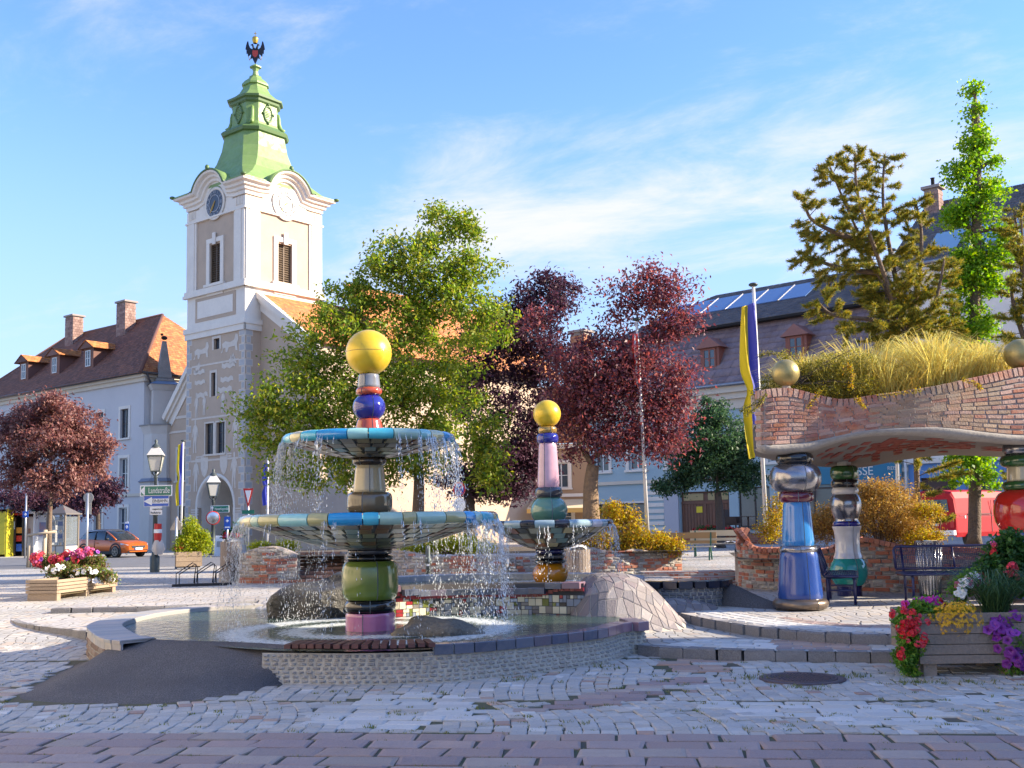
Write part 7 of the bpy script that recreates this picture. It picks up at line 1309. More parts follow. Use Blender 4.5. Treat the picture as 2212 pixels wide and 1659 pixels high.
obj('body', shell([(-2.28, [(.8, .4), (.88, .5), (.89, 1.0), (.88, 1.15), (.82, 1.62), (.7, 1.8), (.35, 1.86)]), vs_(-2.2, 0), vs_(-1, .02), vs_(.3, .02), vs_(1.1, -.0), (1.75, [(.82, .35), (.9, .5), (.9, 1.0), (.88, 1.15), (.78, 1.5), (.66, 1.62), (.35, 1.66)]), (2.2, [(.8, .4), (.86, .5), (.86, .95), (.82, 1.05), (.74, 1.1), (.6, 1.12), (.3, 1.13)]), (2.3, [(.7, .45), (.76, .55), (.76, .9), (.7, .98), (.6, 1.0), (.4, 1.01), (.2, 1.01)])], False), m_rv, van)
obj('rear_window', MB().poly([(-2.3, -.66, 1.2), (-2.3, .66, 1.2), (-2.28, .6, 1.62), (-2.28, -.6, 1.62)], (-.015, 0, 0)), m_vg, van); obj('rear_bumper', MB().box((-2.35, 0, .5), (.14, 1.75, .16)), m_swht, van); obj('rear_plate', MB().box((-2.3, 0, .8), (.03, .5, .12)), m_swht, van)
for s_ in (-1, 1):
    obj('tail_light', MB().box((-2.29, s_*.76, .85), (.05, .13, .36)), m_sred, van); obj('indicator', MB().box((-2.3, s_*.76, .98), (.05, .12, .1)), M('amber_lens', (.7, .25, .02), .3), van)
    for x0, x1 in ((.15, .95), (1.1, 1.55)): obj('side_window', MB().poly([(x0, s_*.905, 1.18), (x1, s_*.905, 1.18), (x1-.04-(.12 if x0 > 1 else 0), s_*.865, 1.6), (x0+.03, s_*.865, 1.6)], (0, s_*.012, 0)), M('van_glass', (.12, .2, .3), .08, spec=.8), van)
    obj('side_moulding', MB().bx(-2.1, 2.0, s_*.9-.012, s_*.9+.014, 1.05, 1.08), M('dark_red', (.2, .01, .02), .5), van); obj('sliding_rail', MB().bx(-1.6, -.2, s_*.905-.012, s_*.905+.012, 1.1, 1.13), m_clad, van); obj('door_gap', MB().bx(-.12, -.1, s_*.905-.01, s_*.905+.006, .5, 1.6), m_clad, van)
    for x in (-1.35, 1.35): wheel(van, x, s_*.8, .32, .2, m_alu)
text('117-1', .16, m_swht, van, (.75, -.925, .98), (PI/2, 0, 0)); obj('filler_cap', MB().box((-1.75, -.91, 1.02), (.06, .02, .09)), m_swht, van)
# ================================================================ vegetation
def leafmat(name, cols, t=.35, rough=.5): return M(name, cols[0], rough, cols=cols, var=.22, leaf=t, spec=.35)
def leaf_quads(P, L, up=.35, wid=.46, lvar=.35, dirs=None, fold=.18):
    n = len(P); d = rng.normal(size=(n, 3)) if dirs is None else dirs+rng.normal(size=(n, 3))*.45; d[:, 2] += up*0 if dirs is not None else -.25
    d /= np.linalg.norm(d, axis=1, keepdims=True)+1e-9; nr = rng.normal(size=(n, 3)); nr[:, 2] += 1.1+up; s = np.cross(d, nr); s /= np.linalg.norm(s, axis=1, keepdims=True)+1e-9; nn = np.cross(s, d)
    l = (L*(1+lvar*rng.uniform(-1, 1, n)))[:, None]; w = l*wid*.5
    v = np.stack([P, P+d*l*.45+s*w+nn*l*fold, P+d*l, P+d*l*.45-s*w+nn*l*fold], 1).reshape(-1, 3); f = np.arange(4*n).reshape(n, 4); return v, f
def blobs_w(blobs, Y):
    out = []
    for b in blobs:
        u, v, ru, rv = b[:4]; dy = b[4] if len(b) > 4 else random.uniform(-.5, .5)*ru*Y/F; c = at(u, v, Y+dy); rx, rz_ = ru*Y/F, rv*Y/F; out.append((np.array(c), np.array([rx, .5*(rx+rz_)*.9, rz_])))
    return out
def sample_blobs(bl, n, pw=.42):
    vol = np.array([np.prod(r)**.6 for c, r in bl]); idx = rng.choice(len(bl), n, p=vol/vol.sum()); d = rng.normal(size=(n, 3)); d /= np.linalg.norm(d, axis=1, keepdims=True); q = rng.uniform(0, 1, n)**pw
    C = np.array([bl[i][0] for i in idx]); Rr = np.array([bl[i][1] for i in idx]); return C+d*Rr*q[:, None], idx
def tree(name, label, base, trunk, trad, blobs, Y, mat, bark, ncl, nlf, L, spread, cat='tree', grp=None, twig=.012, pw=.42, wid=.46, flat=.7, limb_r=.35):
    root = T(name, label, cat, base, world=True, group=grp); bl = blobs_w(blobs, Y); mb = MB(); nodes = []
    tp = [V(p) for p in trunk]; sp = spline(tp, 4); k = len(sp); rad = [trad*(1.25 if i == 0 else 1-.45*i/k) for i in range(k)]; mb.tube(sp, rad, 9)
    for i, p in enumerate(sp[k//2:]): nodes.append((p, rad[k//2+i]))
    for c, r in sorted(bl, key=lambda t: (V(t[0])-sp[-1]).length):
        c = V(c); q, qr = min(nodes, key=lambda t: (t[0]-c).length+max(0, t[0].z-c.z)*.8); mid = q.lerp(c, .5)+V((random.uniform(-.12, .12), random.uniform(-.12, .12), .06))*(c-q).length
        pts = spline([q, mid, c], 4); r0 = min(qr*.75, trad*limb_r+.02); rr = [r0*(1-.75*i/(len(pts)-1)) for i in range(len(pts))]; mb.tube(pts, rr, 6, False); nodes += [(p, a) for p, a in zip(pts[2:], rr[2:])]
    cl, _ = sample_blobs(bl, ncl, pw); NP = np.array([tuple(p) for p, a in nodes]); NR = [a for p, a in nodes]
    if twig:
        for c in cl:
            i = int(np.argmin(((NP-c)**2).sum(1))); q = V(NP[i]); c_ = V(c)
            if (c_-q).length < .05: continue
            mb.tube([q, q.lerp(c_, .5)+V((0, 0, .05*(c_-q).length)), c_], [min(NR[i], twig*1.6), twig, twig*.35], 3, False)
    obj('trunk', mb, bark, root)
    per = np.maximum(3, rng.poisson(nlf/ncl, ncl)); P = np.repeat(cl, per, 0); sc = np.repeat(rng.uniform(.6, 1.35, ncl), per)[:, None]; P = P+rng.normal(size=P.shape)*np.array([spread, spread, spread*flat])*sc
    v, f = leaf_quads(P, np.full(len(P), L), wid=wid); obj('crown', npmesh('crown', v, f, mat), None, root, kind='stuff'); return root
def shrub(name, label, base, blobs, Y, mat, nlf, L, spread=.06, ncl=None, cat='shrub', grp=None, stemmat=None, nst=14, parent=None, wid=.46, pw=.42):
    root = parent or T(name, label, cat, base, world=True, group=grp); bl = blobs_w(blobs, Y); ncl = ncl or nlf//14; cl, _ = sample_blobs(bl, ncl, pw); P = np.repeat(cl, max(1, nlf//ncl), 0); P = P+rng.normal(size=P.shape)*spread; v, f = leaf_quads(P, np.full(len(P), L), wid=wid); obj('foliage', npmesh('foliage', v, f, mat), None, root, kind='stuff')
    mb = MB(); b = V(base)
    for c in cl[::max(1, ncl//nst)][:nst]: c = V(c); mb.tube([b+V((random.uniform(-.1, .1), random.uniform(-.05, .05), 0)), b.lerp(c, .5)+V((0, 0, .05)), c], [.012, .009, .004], 4, False)
    obj('stems', mb, stemmat or m_bark, root, kind='stuff'); return root
m_bark = M('bark', (.16, .11, .075), .9, noise=[(14, .6, (.09, .065, .05)), (3, .3, (.22, .17, .12))], bump=[(22, .9, .04)]); m_barkd = M('dark_bark', (.07, .055, .045), .9, noise=(14, .5, (.11, .085, .07)), bump=(22, .8, .04)); m_barkl = M('pale_bark', (.27, .18, .11), .9, noise=[(10, .6, (.16, .11, .07))], bump=(20, .9, .05))
lg = leafmat('green_leaf', [(0.112, 0.203, 0.0245), (0.191, 0.291, 0.0315), (0.27, 0.338, 0.035), (0.0898, 0.165, 0.0315), (0.337, 0.329, 0.0438)]); lp = leafmat('purple_leaf', [(0.144, 0.0569, 0.0797), (0.096, 0.038, 0.0684), (0.231, 0.0632, 0.0741), (0.174, 0.0949, 0.114), (0.308, 0.079, 0.0713)], .3); lpd = leafmat('dark_purple_leaf', [(0.0774, 0.0333, 0.0561), (0.111, 0.0428, 0.0655), (0.0619, 0.0286, 0.0486)], .25); lpl = leafmat('mauve_leaf', [(0.201, 0.075, 0.0727), (0.263, 0.116, 0.0968), (0.154, 0.0582, 0.0646), (0.309, 0.167, 0.138)], .3); ldg = leafmat('dark_green_leaf', [(0.04, 0.096, 0.04), (0.056, 0.12, 0.048), (0.08, 0.144, 0.056), (0.032, 0.072, 0.0352)], .25); lgk = leafmat('ginkgo_leaf', [(0.14, 0.297, 0.0203), (0.194, 0.356, 0.027), (0.105, 0.238, 0.0203), (0.299, 0.402, 0.027)], .4)
# big green tree behind the fountain
b = at(905, 1200, 29.); b.z = .8
tree('green_tree', 'large spreading green tree behind the tiered fountain', b, [b, at(903, 1120, 29), at(905, 1040, 29), at(900, 960, 29)], .2, [(930, 500, 70, 55), (860, 580, 90, 75), (1010, 580, 80, 80), (940, 620, 90, 90), (760, 690, 90, 80), (900, 730, 140, 110), (1040, 690, 70, 90), (680, 780, 90, 80), (640, 870, 90, 70), (580, 880, 70, 38), (800, 850, 140, 110), (700, 950, 100, 60), (570, 955, 55, 30), (950, 860, 110, 110), (1040, 960, 60, 80, -1.2), (1060, 1020, 35, 40, -1.4), (880, 990, 120, 60), (640, 1030, 70, 40), (1000, 480, 40, 40), (780, 1010, 90, 50), (770, 640, 60, 50), (720, 690, 50, 45)], 29, lg, m_bark, 640, 50000, .125, .19, wid=.5)
# purple trees
b = at(1015, 1180, 33.5); b.z = .8
tree('purple_tree', 'dark purple leaved tree between the green tree and the small fountain', b, [b, at(1013, 1100, 33.5), at(1012, 1040, 33.5)], .24, [(1040, 760, 60, 90), (1010, 850, 50, 70), (1100, 700, 70, 70), (1180, 640, 75, 50), (1130, 780, 60, 70), (1100, 900, 70, 80), (1060, 1000, 100, 55), (1000, 1040, 80, 35), (1120, 1010, 60, 60), (1160, 720, 55, 55), (1200, 620, 40, 30), (1090, 1060, 80, 22), (1190, 850, 60, 90), (1160, 960, 60, 70), (1210, 760, 40, 50)], 33.5, lpd, m_barkd, 420, 34000, .13, .2)
b = at(1277, 1190, 28.); b.z = .8
tree('purple_tree', 'wine red plum tree with stout forked trunk beside the small fountain', b, [b, at(1277, 1120, 28), at(1276, 1050, 28), at(1281, 1005, 28)], .27, [(1300, 860, 100, 70), (1400, 850, 90, 70), (1230, 900, 55, 60), (1390, 930, 80, 55), (1450, 890, 55, 45), (1440, 640, 60, 45), (1400, 600, 40, 35), (1340, 690, 45, 30), (1480, 690, 35, 35), (1300, 790, 80, 50), (1220, 800, 60, 60), (1370, 780, 60, 40), (1250, 960, 40, 30), (1340, 950, 70, 40), (1430, 960, 50, 35), (1290, 740, 40, 30), (1180, 700, 40, 40), (1370, 640, 35, 30), (1470, 800, 40, 40), (1260, 850, 60, 50), (1340, 830, 60, 50), (1430, 720, 50, 40), (1330, 620, 30, 30)], 28, lp, m_barkl, 420, 27000, .115, .24, twig=.014)
b = at(105, 1220, 44.); b.z = HG(-19, 44)
tree('purple_tree', 'reddish brown plum tree held by wooden stakes on the left', b, [b, at(106, 1160, 44), at(108, 1100, 44), at(112, 1060, 44)], .13, [(115, 960, 85, 85), (60, 940, 60, 70), (170, 950, 65, 75), (110, 890, 70, 45), (30, 1010, 50, 45), (200, 1000, 45, 40), (140, 1040, 70, 35), (60, 1050, 60, 30), (215, 960, 25, 20), (20, 930, 40, 40)], 44, lpl, m_bark, 300, 26000, .15, .2)
b = at(212, 1200, 66.); b.z = HG(-26, 66)
tree('purple_tree', 'dark purple tree in the shade against the long house', b, [b, at(212, 1120, 66), at(210, 1080, 66)], .16, [(205, 1070, 45, 35), (230, 1060, 28, 30), (180, 1090, 35, 25), (100, 1080, 80, 28), (30, 1075, 60, 30)], 66, lpd, m_barkd, 160, 9000, .2, .28)
b = at(1556, 1190, 44.); b.z = HG(9, 44)
tree('small_tree', 'small dark green rounded tree in front of the brown door', b, [b, at(1557, 1140, 44), at(1553, 1090, 44), at(1550, 1060, 44)], .22, [(1545, 940, 60, 55), (1500, 980, 60, 60), (1590, 970, 50, 60), (1545, 1010, 80, 50), (1480, 1040, 50, 30), (1610, 1030, 40, 40), (1540, 900, 35, 40), (1440, 1050, 28, 18)], 44, ldg, m_barkd, 300, 26000, .14, .18)
# ginkgo: tall narrow crown
Yg = 26.; b = at(2105, 1182, Yg); b.z = .82
tree('ginkgo_tree', 'tall narrow bright green ginkgo tree behind the pergola', b, [b, at(2106, 1060, Yg), at(2104, 900, Yg), at(2106, 700, Yg), at(2110, 500, Yg), at(2110, 330, Yg), at(2106, 225, Yg)], .16, [(2105, 195, 13, 30, 0), (2106, 250, 24, 40, 0), (2112, 320, 38, 45, 0), (2075, 370, 35, 40, 0), (2130, 400, 45, 45, 0), (2100, 450, 60, 50, 0), (2150, 345, 22, 25, 0), (2060, 470, 30, 30, 0), (2110, 540, 50, 55, 0), (2090, 620, 50, 55, 0), (2130, 600, 40, 45, 0), (2170, 500, 22, 25, 0), (2100, 710, 50, 60, 0), (2080, 800, 45, 60, 0), (2120, 880, 45, 60, 0), (2100, 990, 55, 40, 0), (2060, 1030, 30, 25, -.3), (2140, 1030, 35, 25, -.3), (2100, 560, 40, 60, 0), (2160, 550, 30, 30, 0), (2050, 700, 25, 30, 0)], Yg, lgk, m_bark, 440, 26000, .085, .12, wid=.8, pw=.5, limb_r=.3)
# conifers with bottle brush shoots
m_needle = leafmat('spruce_needle', [(0.161, 0.2, 0.0281), (0.242, 0.26, 0.0337), (0.364, 0.306, 0.0374), (0.565, 0.367, 0.0468), (0.121, 0.154, 0.0262)], .2)
def conifer(label, base, leaders, Y, nb, blen, seed, dens=1.):
    r = random.Random(seed); root = T('conifer_tree', label, 'tree', base, world=True); mb = MB(); P = []; D = []
    for li, ld in enumerate(leaders):
        pts = spline([at(u, v, Y+dy) for u, v, dy in ld], 8); k = len(pts); mb.tube(pts, [.06*(1-.85*i/k)+.01 for i in range(k)], 6, False); Ls = sum((b_-a_).length for a_, b_ in zip(pts, pts[1:]))
        for j in range(int(nb*Ls)):
            f = (j+r.random())/(nb*Ls); i = min(k-2, int(f*(k-1))); p = pts[i].lerp(pts[i+1], f*(k-1)-i); t = (pts[i+1]-pts[i]).normalized(); a = r.uniform(0, 2*PI); sd_ = V((cos(a), sin(a), r.uniform(-.35, .35))); sd_ = (sd_-t*sd_.dot(t)).normalized()
            ln = blen*(1.05-.7*f)*r.uniform(.5, 1.25); dr = (sd_+t*.35).normalized(); q = [p+dr*ln*s_+V((0, 0, -.28*ln*s_*s_+.2*ln*s_**3)) for s_ in (0, .25, .5, .75, 1)]; mb.tube(q, [.014, .011, .009, .006, .004], 3, False)
            subs = [q]
            for _ in range(r.randint(2, 4)): s0 = r.uniform(.3, .85); i0 = int(s0*4); o_ = q[i0].lerp(q[i0+1], s0*4-i0); dd = (dr+V((r.uniform(-1, 1), r.uniform(-1, 1), r.uniform(-.5, .3)))*.9).normalized(); sl = ln*r.uniform(.2, .45); subs.append([o_, o_+dd*sl*.5, o_+dd*sl+V((0, 0, sl*.12))])
            for sb_ in subs:
                for a_, b_ in zip(sb_[(1 if sb_ is q else 0):], sb_[(2 if sb_ is q else 1):]):
                    m = int((b_-a_).length*620*dens)
                    if m and r.random() < .88:
                        tt = rng.uniform(0, 1, (m, 1)); P.append(np.array(a_)+tt*np.array(b_-a_)); D.append(np.tile(np.array((b_-a_).normalized())*.55, (m, 1)))
        m = int(90*dens); P.append(np.array(pts[-1])+np.array([[0, 0, -.35]])*rng.uniform(0, 1, (m, 1))); D.append(np.tile([0, 0, .7], (m, 1)))
    P = np.concatenate(P); D = np.concatenate(D); n = len(P); d = D+rng.normal(size=(n, 3))*.55; d /= np.linalg.norm(d, axis=1, keepdims=True); s = np.cross(d, rng.normal(size=(n, 3))); s /= np.linalg.norm(s, axis=1, keepdims=True); l = rng.uniform(.05, .12, (n, 1)); w = .0075
    v = np.stack([P-s*w, P+s*w, P+d*l+s*w*.4, P+d*l-s*w*.4], 1).reshape(-1, 3); obj('trunk', mb, m_bark, root); obj('crown', npmesh('crown', v, np.arange(4*n).reshape(n, 4), m_needle), None, root, kind='stuff'); return root
b = at(1985, 1100, 24.5); b.z = .82; c0 = [(1985, 1150, 0), (1975, 900, 0), (1965, 740, 0)]
conifer('windswept sparse spruce tree with several leaning tops behind the pergola', b, [c0+[(1900, 600, 0), (1830, 450, .2), (1787, 345, .3)], [(1965, 740, 0), (1905, 580, -.3), (1855, 430, -.3), (1847, 330, -.3)], [(1965, 740, 0), (1930, 580, .3), (1908, 440, .3), (1911, 335, .3)], [(1965, 720, 0), (1985, 600, .2), (1990, 500, .2), (1976, 430, .3)], [(1950, 700, 0), (1880, 690, -.4), (1800, 680, -.5), (1765, 650, -.6)], [(1900, 590, 0), (1820, 580, .4), (1760, 560, .5), (1728, 545, .5)], [(1860, 520, 0), (1800, 500, -.4), (1750, 470, -.5), (1735, 420, -.5)], [(1970, 730, 0), (2020, 650, -.3), (2040, 560, -.3)], [(1960, 720, 0), (2010, 710, .4), (2070, 690, .5)]], 24.5, 11.5, 1.0, 4, 1.0)
b = at(2212, 1100, 25.); b.z = .82
conifer('dense dark conifer at the end of the bed beside the ginkgo', b, [[(2235, 1150, 0), (2228, 900, 0), (2215, 650, 0), (2205, 440, 0)], [(2228, 900, 0), (2190, 820, -.3), (2170, 760, -.3)], [(2222, 760, 0), (2190, 660, .2), (2185, 600, .2)], [(2225, 700, 0), (2205, 560, .2), (2190, 450, .3)]], 25., 9, .75, 9, .8)
# shrubs
m_tw = M('twig', (.12, .08, .05), .9); ly = leafmat('yellow_leaf', [(.3, .25, .015), (.22, .24, .015), (.38, .27, .02), (.15, .2, .02)], .35); lgo = leafmat('golden_leaf', [(0.442, 0.273, 0.026), (0.364, 0.338, 0.026), (0.52, 0.364, 0.039), (0.26, 0.26, 0.026), (0.39, 0.195, 0.026)], .35); lbr = leafmat('rusty_leaf', [(0.35, 0.175, 0.0504), (0.455, 0.263, 0.0672), (0.245, 0.131, 0.0504), (0.525, 0.35, 0.084), (0.297, 0.21, 0.0672)], .3); lhe = leafmat('hedge_leaf', [(0.36, 0.408, 0.02), (0.24, 0.324, 0.015), (0.432, 0.432, 0.03)], .3)
shrub('clipped_hedge', 'bright yellow green clipped hedge on the rubble wall', at(965, 1195, 26.3), [(900, 1182, 40, 12), (945, 1177, 45, 18), (990, 1175, 45, 19), (1035, 1180, 38, 15)], 26.3, lhe, 9000, .05, .05, cat='hedge')
shrub('low_shrub', 'small yellow green shrub behind the left rubble wall', at(625, 1188, 27), [(560, 1180, 30, 7), (620, 1178, 26, 9)], 27, lhe, 2500, .05, .05)
b = at(1390, 1195, 27.5); shrub('golden_shrub', 'golden yellow autumn shrub spilling over the pale stone wall', b, [(1370, 1160, 40, 28), (1420, 1172, 40, 22), (1455, 1182, 25, 14), (1350, 1120, 28, 26), (1340, 1175, 30, 20), (1320, 1110, 20, 25), (1270, 1165, 60, 20)], 27.5, lgo, 11000, .075, .09, ncl=420, nst=30)
b = at(1900, 1180, 21.); b.z = .82
shrub('rusty_shrub', 'large rusty brown and gold shrub behind the rubble wall', b, [(1840, 1120, 70, 50), (1920, 1090, 70, 55), (1965, 1125, 50, 42), (1880, 1065, 45, 32), (1780, 1130, 40, 40), (1950, 1150, 70, 30), (1750, 1150, 30, 30)], 21.2, lbr, 26000, .045, .055, ncl=1500, nst=60); shrub('golden_shrub', 'yellow green flowering shrub in front of the red van', at(2030, 1180, 21), [(2000, 1105, 30, 22), (2025, 1105, 14, 12), (2000, 1160, 40, 18), (1985, 1175, 45, 10)], 20.6, lgo, 6000, .04, .05, ncl=420)
shrub('climbing_shrub', 'loose autumn shrub beside the white flagpole', at(1665, 1170, 24), [(1675, 1120, 22, 40), (1690, 1080, 14, 30), (1660, 1150, 26, 20)], 23, lgo, 2200, .06, .08, ncl=160)
# roof garden: dry grass and creeping cotoneaster
def blades(n, fn, Lr, w, bend):
    P = np.array([fn() for _ in range(n)]); a = rng.uniform(0, 2*PI, n); l = rng.uniform(Lr[0], Lr[1], n)*np.array([p[3] for p in P]); P = P[:, :3]; d = np.stack([np.cos(a), np.sin(a), np.zeros(n)], 1); s = np.stack([-np.sin(a+rng.normal(size=n)), np.cos(a+rng.normal(size=n)), np.zeros(n)], 1); b_ = (bend*rng.uniform(.3, 1.3, n)*l)[:, None]; z = np.zeros((n, 3)); z[:, 2] = l
    p1 = P+z*.5+d*b_*.25; p2 = P+z*.88+d*b_*.7; p3 = P+z*(.95-.25*bend)+d*b_*1.2; W_ = w*rng.uniform(.6, 1.4, (n, 1)); v = np.stack([P-s*W_, P+s*W_, p1-s*W_*.9, p1+s*W_*.9, p2-s*W_*.7, p2+s*W_*.7, p3-s*W_*.15, p3+s*W_*.15], 1).reshape(-1, 3); o = np.arange(n)[:, None]*8
    return v, np.concatenate([o+np.array([[0, 1, 3, 2]]), o+np.array([[2, 3, 5, 4]]), o+np.array([[4, 5, 7, 6]])])
def roofpt():
    while 1:
        u = random.uniform(1690, 2260); k = random.random(); j = min(88, int((u-1633)/(2480-1633)*89)); p = Tp[j]+V((.3*k, .35+2.2*k, .25*sin(PI*min(1, k*1.1))-.05)); h = .35+.65*sm((u-1690)/130)
        if u > 2150: h *= 1-.6*sm((u-2150)/60)
        if random.random() < h: return (p.x, p.y, p.z, h*(.75+.25*sin(u/23.))*(1+.15*sin(u/9.+k*5)))
m_dry = leafmat('dry_grass', [(0.62, 0.44, 0.116), (0.62, 0.547, 0.175), (0.547, 0.38, 0.102), (0.62, 0.62, 0.248), (0.457, 0.365, 0.0873)], .35)
v, f = blades(15000, roofpt, (.4, .95), .0045, .85); gr = obj('dry_grass', npmesh('dry_grass', v, f, m_dry), kind='stuff'); tag(gr, 'golden dry grass growing on the pergola roof', 'grass')
lco = leafmat('cotoneaster_leaf', [(0.105, 0.112, 0.03), (0.15, 0.15, 0.03), (0.3, 0.285, 0.03), (0.075, 0.0825, 0.03), (0.375, 0.3, 0.045)], .3)
cp2 = at(1720, 830, 15.9); shrub('creeping_shrub', 'small leaved creeping shrub round the gold ball on the pergola', cp2, [(1660, 825, 22, 18), (1740, 805, 45, 32), (1790, 800, 60, 40), (1850, 790, 60, 40), (1640, 850, 16, 14), (1780, 845, 45, 18), (1720, 840, 40, 12), (1700, 770, 20, 12), (1850, 835, 60, 22)], 15.95, lco, 17000, .026, .03, ncl=1300, nst=30)
def spray(par, pts, mat, L): # hanging twig with leaves
    q = spline(pts, 6); obj('stems', MB().tube(q, [.008*(1-.7*i/len(q)) for i in range(len(q))], 4, False), m_tw, par); P = np.concatenate([np.array(a)+np.array(b_-a)*rng.uniform(0, 1, (14, 1))+rng.normal(size=(14, 3))*.018 for a, b_ in zip(q, q[1:])]); v, f = leaf_quads(P, np.full(len(P), L)); obj('foliage', npmesh('foliage', v, f, mat), None, par, kind='stuff')
tr_ = T('trailing_twigs', 'yellow green twigs trailing over the brick edge of the pergola', 'plant', at(1760, 850, 15.4), world=True)
for pl in ([(1770, 845), (1760, 862), (1745, 880)], [(1850, 862), (1858, 868), (1868, 880)], [(1655, 850), (1640, 868), (1615, 880), (1600, 890)], [(1650, 860), (1635, 880), (1612, 896)], [(1690, 770), (1660, 762), (1640, 768)], [(1900, 855), (1940, 850), (1990, 842)], [(1820, 800), (1835, 790), (1840, 810), (1838, 840)], [(2080, 820), (2110, 830), (2120, 838)]): spray(tr_, [at(u, v, 15.4-.02*i) for i, (u, v) in enumerate(pl)], lgo if pl[0][0] > 1700 else lco, .03)
# ================================================================ planters and flowers
def fl_mesh(name, kind, mat, seed):
    r = random.Random(seed); mb = MB()
    if kind == 'petunia':
        for q, z in ((1., 0.),): rows = [[V((rr*(1+.14*cos(5*t))*cos(t), rr*(1+.14*cos(5*t))*sin(t), zz+.05*rr*sin(5*t+1))) for t in np.linspace(0, 2*PI, 16)] for rr, zz in ((.12, -.5), (.3, -.12), (.75, .08), (1., .0))]; mb.grid(rows)
    elif kind == 'geranium':
        for i in range(16):
            d = V((r.gauss(0, 1), r.gauss(0, 1), abs(r.gauss(0, .8)))).normalized(); c = d*.72; a = d.orthogonal().normalized(); b_ = d.cross(a); mb.add([c]+[c+(a*cos(t)+b_*sin(t))*.36*(1.15 if k % 2 else .8)+d*.08 for k, t in enumerate(np.linspace(0, 2*PI, 11)[:-1])], [(0, k+1, (k+1) % 10+1) for k in range(10)])
    else:
        for k in range(6): t = k*PI/3; mb.add([(0, 0, .1), (.5*cos(t-.3), .5*sin(t-.3), .15), (1*cos(t), 1*sin(t), .05), (.5*cos(t+.3), .5*sin(t+.3), .15)], [(0, 1, 2, 3)])
        mb.lathe([(.25, .12), (.12, .28), (.01, .3)], 6)
    return mb.mesh(name, mat)
fc = lambda n_, c: M(n_, c, .5, var=.14, noise=(60, .2, tuple(min(1, x*1.2+.02) for x in c)))
FM = dict(red=fc('red_petal', (.6, .012, .02)), coral=fc('coral_petal', (.62, .04, .07)), magenta=fc('magenta_petal', (.5, .012, .26)), purple=fc('purple_petal', (.16, .01, .2)), violet=fc('violet_petal', (.22, .03, .3)), yellow=fc('yellow_petal', (.72, .4, .005)), white=fc('white_petal', (.75, .75, .74)), pink=fc('pink_petal', (.6, .1, .28)))
def blooms(root, blobs, Y, specs):
    bl = blobs_w([(*b[:4], b[4] if len(b) > 4 else 0) for b in blobs], Y)
    for kind, col, n, s in specs:
        ms = [fl_mesh('bloom', kind, FM[col], random.random()) for _ in range(2)]
        for _ in range(n):
            c, r = random.choice(bl); d = V((random.gauss(0, 1), -abs(random.gauss(0, 1))-.3, random.gauss(.45, .8))).normalized(); p = V(c)+V((d.x*r[0], d.y*r[1], d.z*r[2])); o = bpy.data.objects.new('bloom', random.choice(ms)); link(o, root); sc = s*random.uniform(.75, 1.25); o.matrix_basis = Matrix.LocRotScale(p, (d+V((random.uniform(-.5, .5), random.uniform(-.5, .2), random.uniform(-.2, .5)))).to_track_quat('Z', 'Y'), V((sc, sc, sc)))
lf = leafmat('flower_leaf', [(0.09, 0.216, 0.027), (0.144, 0.306, 0.036), (0.063, 0.162, 0.027), (0.216, 0.36, 0.045)], .3); lfd = leafmat('geranium_leaf', [(0.045, 0.128, 0.027), (0.075, 0.165, 0.03), (0.03, 0.09, 0.0225)], .25)
def plant(label, base, blobs, Y, mat, nlf, L, bl, specs, spread=.03, wid=.6): r = shrub('flowering_plant', label, base, blobs, Y, mat, nlf, L, spread, cat='flower', nst=8, wid=wid); blooms(r, bl or blobs, Y, specs); return r
# wooden planter in the right foreground
p0 = gnd(1990, 1462, 0.); pl_ = T('flower_planter', 'weathered grey plank planter overflowing with red, yellow and purple flowers', 'planter', V((p0.x, p0.y, 0)), R(-2)); Lp_, Dp_ = 1.75, .85
for x in (.0+.08, .9, Lp_-.1): obj('foot', MB().box((x+.02, .1, .065), (.13, .16, .13)), m_gtim, pl_); obj('foot', MB().box((x+.02, Dp_-.1, .065), (.13, .16, .13)), m_gtim, pl_)
obj('bottom_rail', MB().box((Lp_/2, 0, .17), (Lp_+.03, .075, .08)), m_gtim, pl_)
for k in range(4):
    z = .265+k*.102; obj('plank', MB().box((Lp_/2, 0, z), (Lp_, .04+.004*random.random(), .095)), m_gtim, pl_); obj('plank', MB().box((Lp_/2, Dp_, z), (Lp_, .04, .095)), m_gtim, pl_)
    for x in (-.0, Lp_): obj('end_plank', MB().box((x, Dp_/2, z), (.04, Dp_-.05, .094)), m_gtim, pl_)
for x in (.45, .95, 1.45): obj('batten', MB().box((x, .03, .4), (.07, .025, .4)), m_gtim, pl_)
obj('soil', MB().bx(.03, Lp_-.03, .03, Dp_-.03, .2, .56), MC['soil'], pl_)
Yp = p0.y+.12; bs = lambda u, v: V((at(u, v, Yp).x, p0.y+.35, .55))
plant('red geraniums hanging over the left end of the plank planter', bs(1990, 1350), [(1965, 1340, 38, 30), (1975, 1390, 38, 40), (1955, 1420, 25, 30, -.1), (2000, 1320, 30, 22), (1972, 1450, 14, 22, -.1)], Yp, lf, 5200, .04, [(1955, 1345, 34, 34, -.12), (1962, 1400, 36, 46, -.15), (1990, 1365, 32, 28, -.15)], [('geranium', 'red', 20, .045), ('geranium', 'coral', 16, .036)], .02)
plant('magenta petunias at the back left of the plank planter', bs(1985, 1320), [(1985, 1318, 34, 16), (2015, 1310, 28, 16)], Yp+.1, lf, 1500, .04, [(1980, 1308, 30, 14, -.05), (2015, 1306, 22, 12, -.05)], [('petunia', 'magenta', 24, .052), ('petunia', 'violet', 4, .045), ('petunia', 'red', 6, .05)])
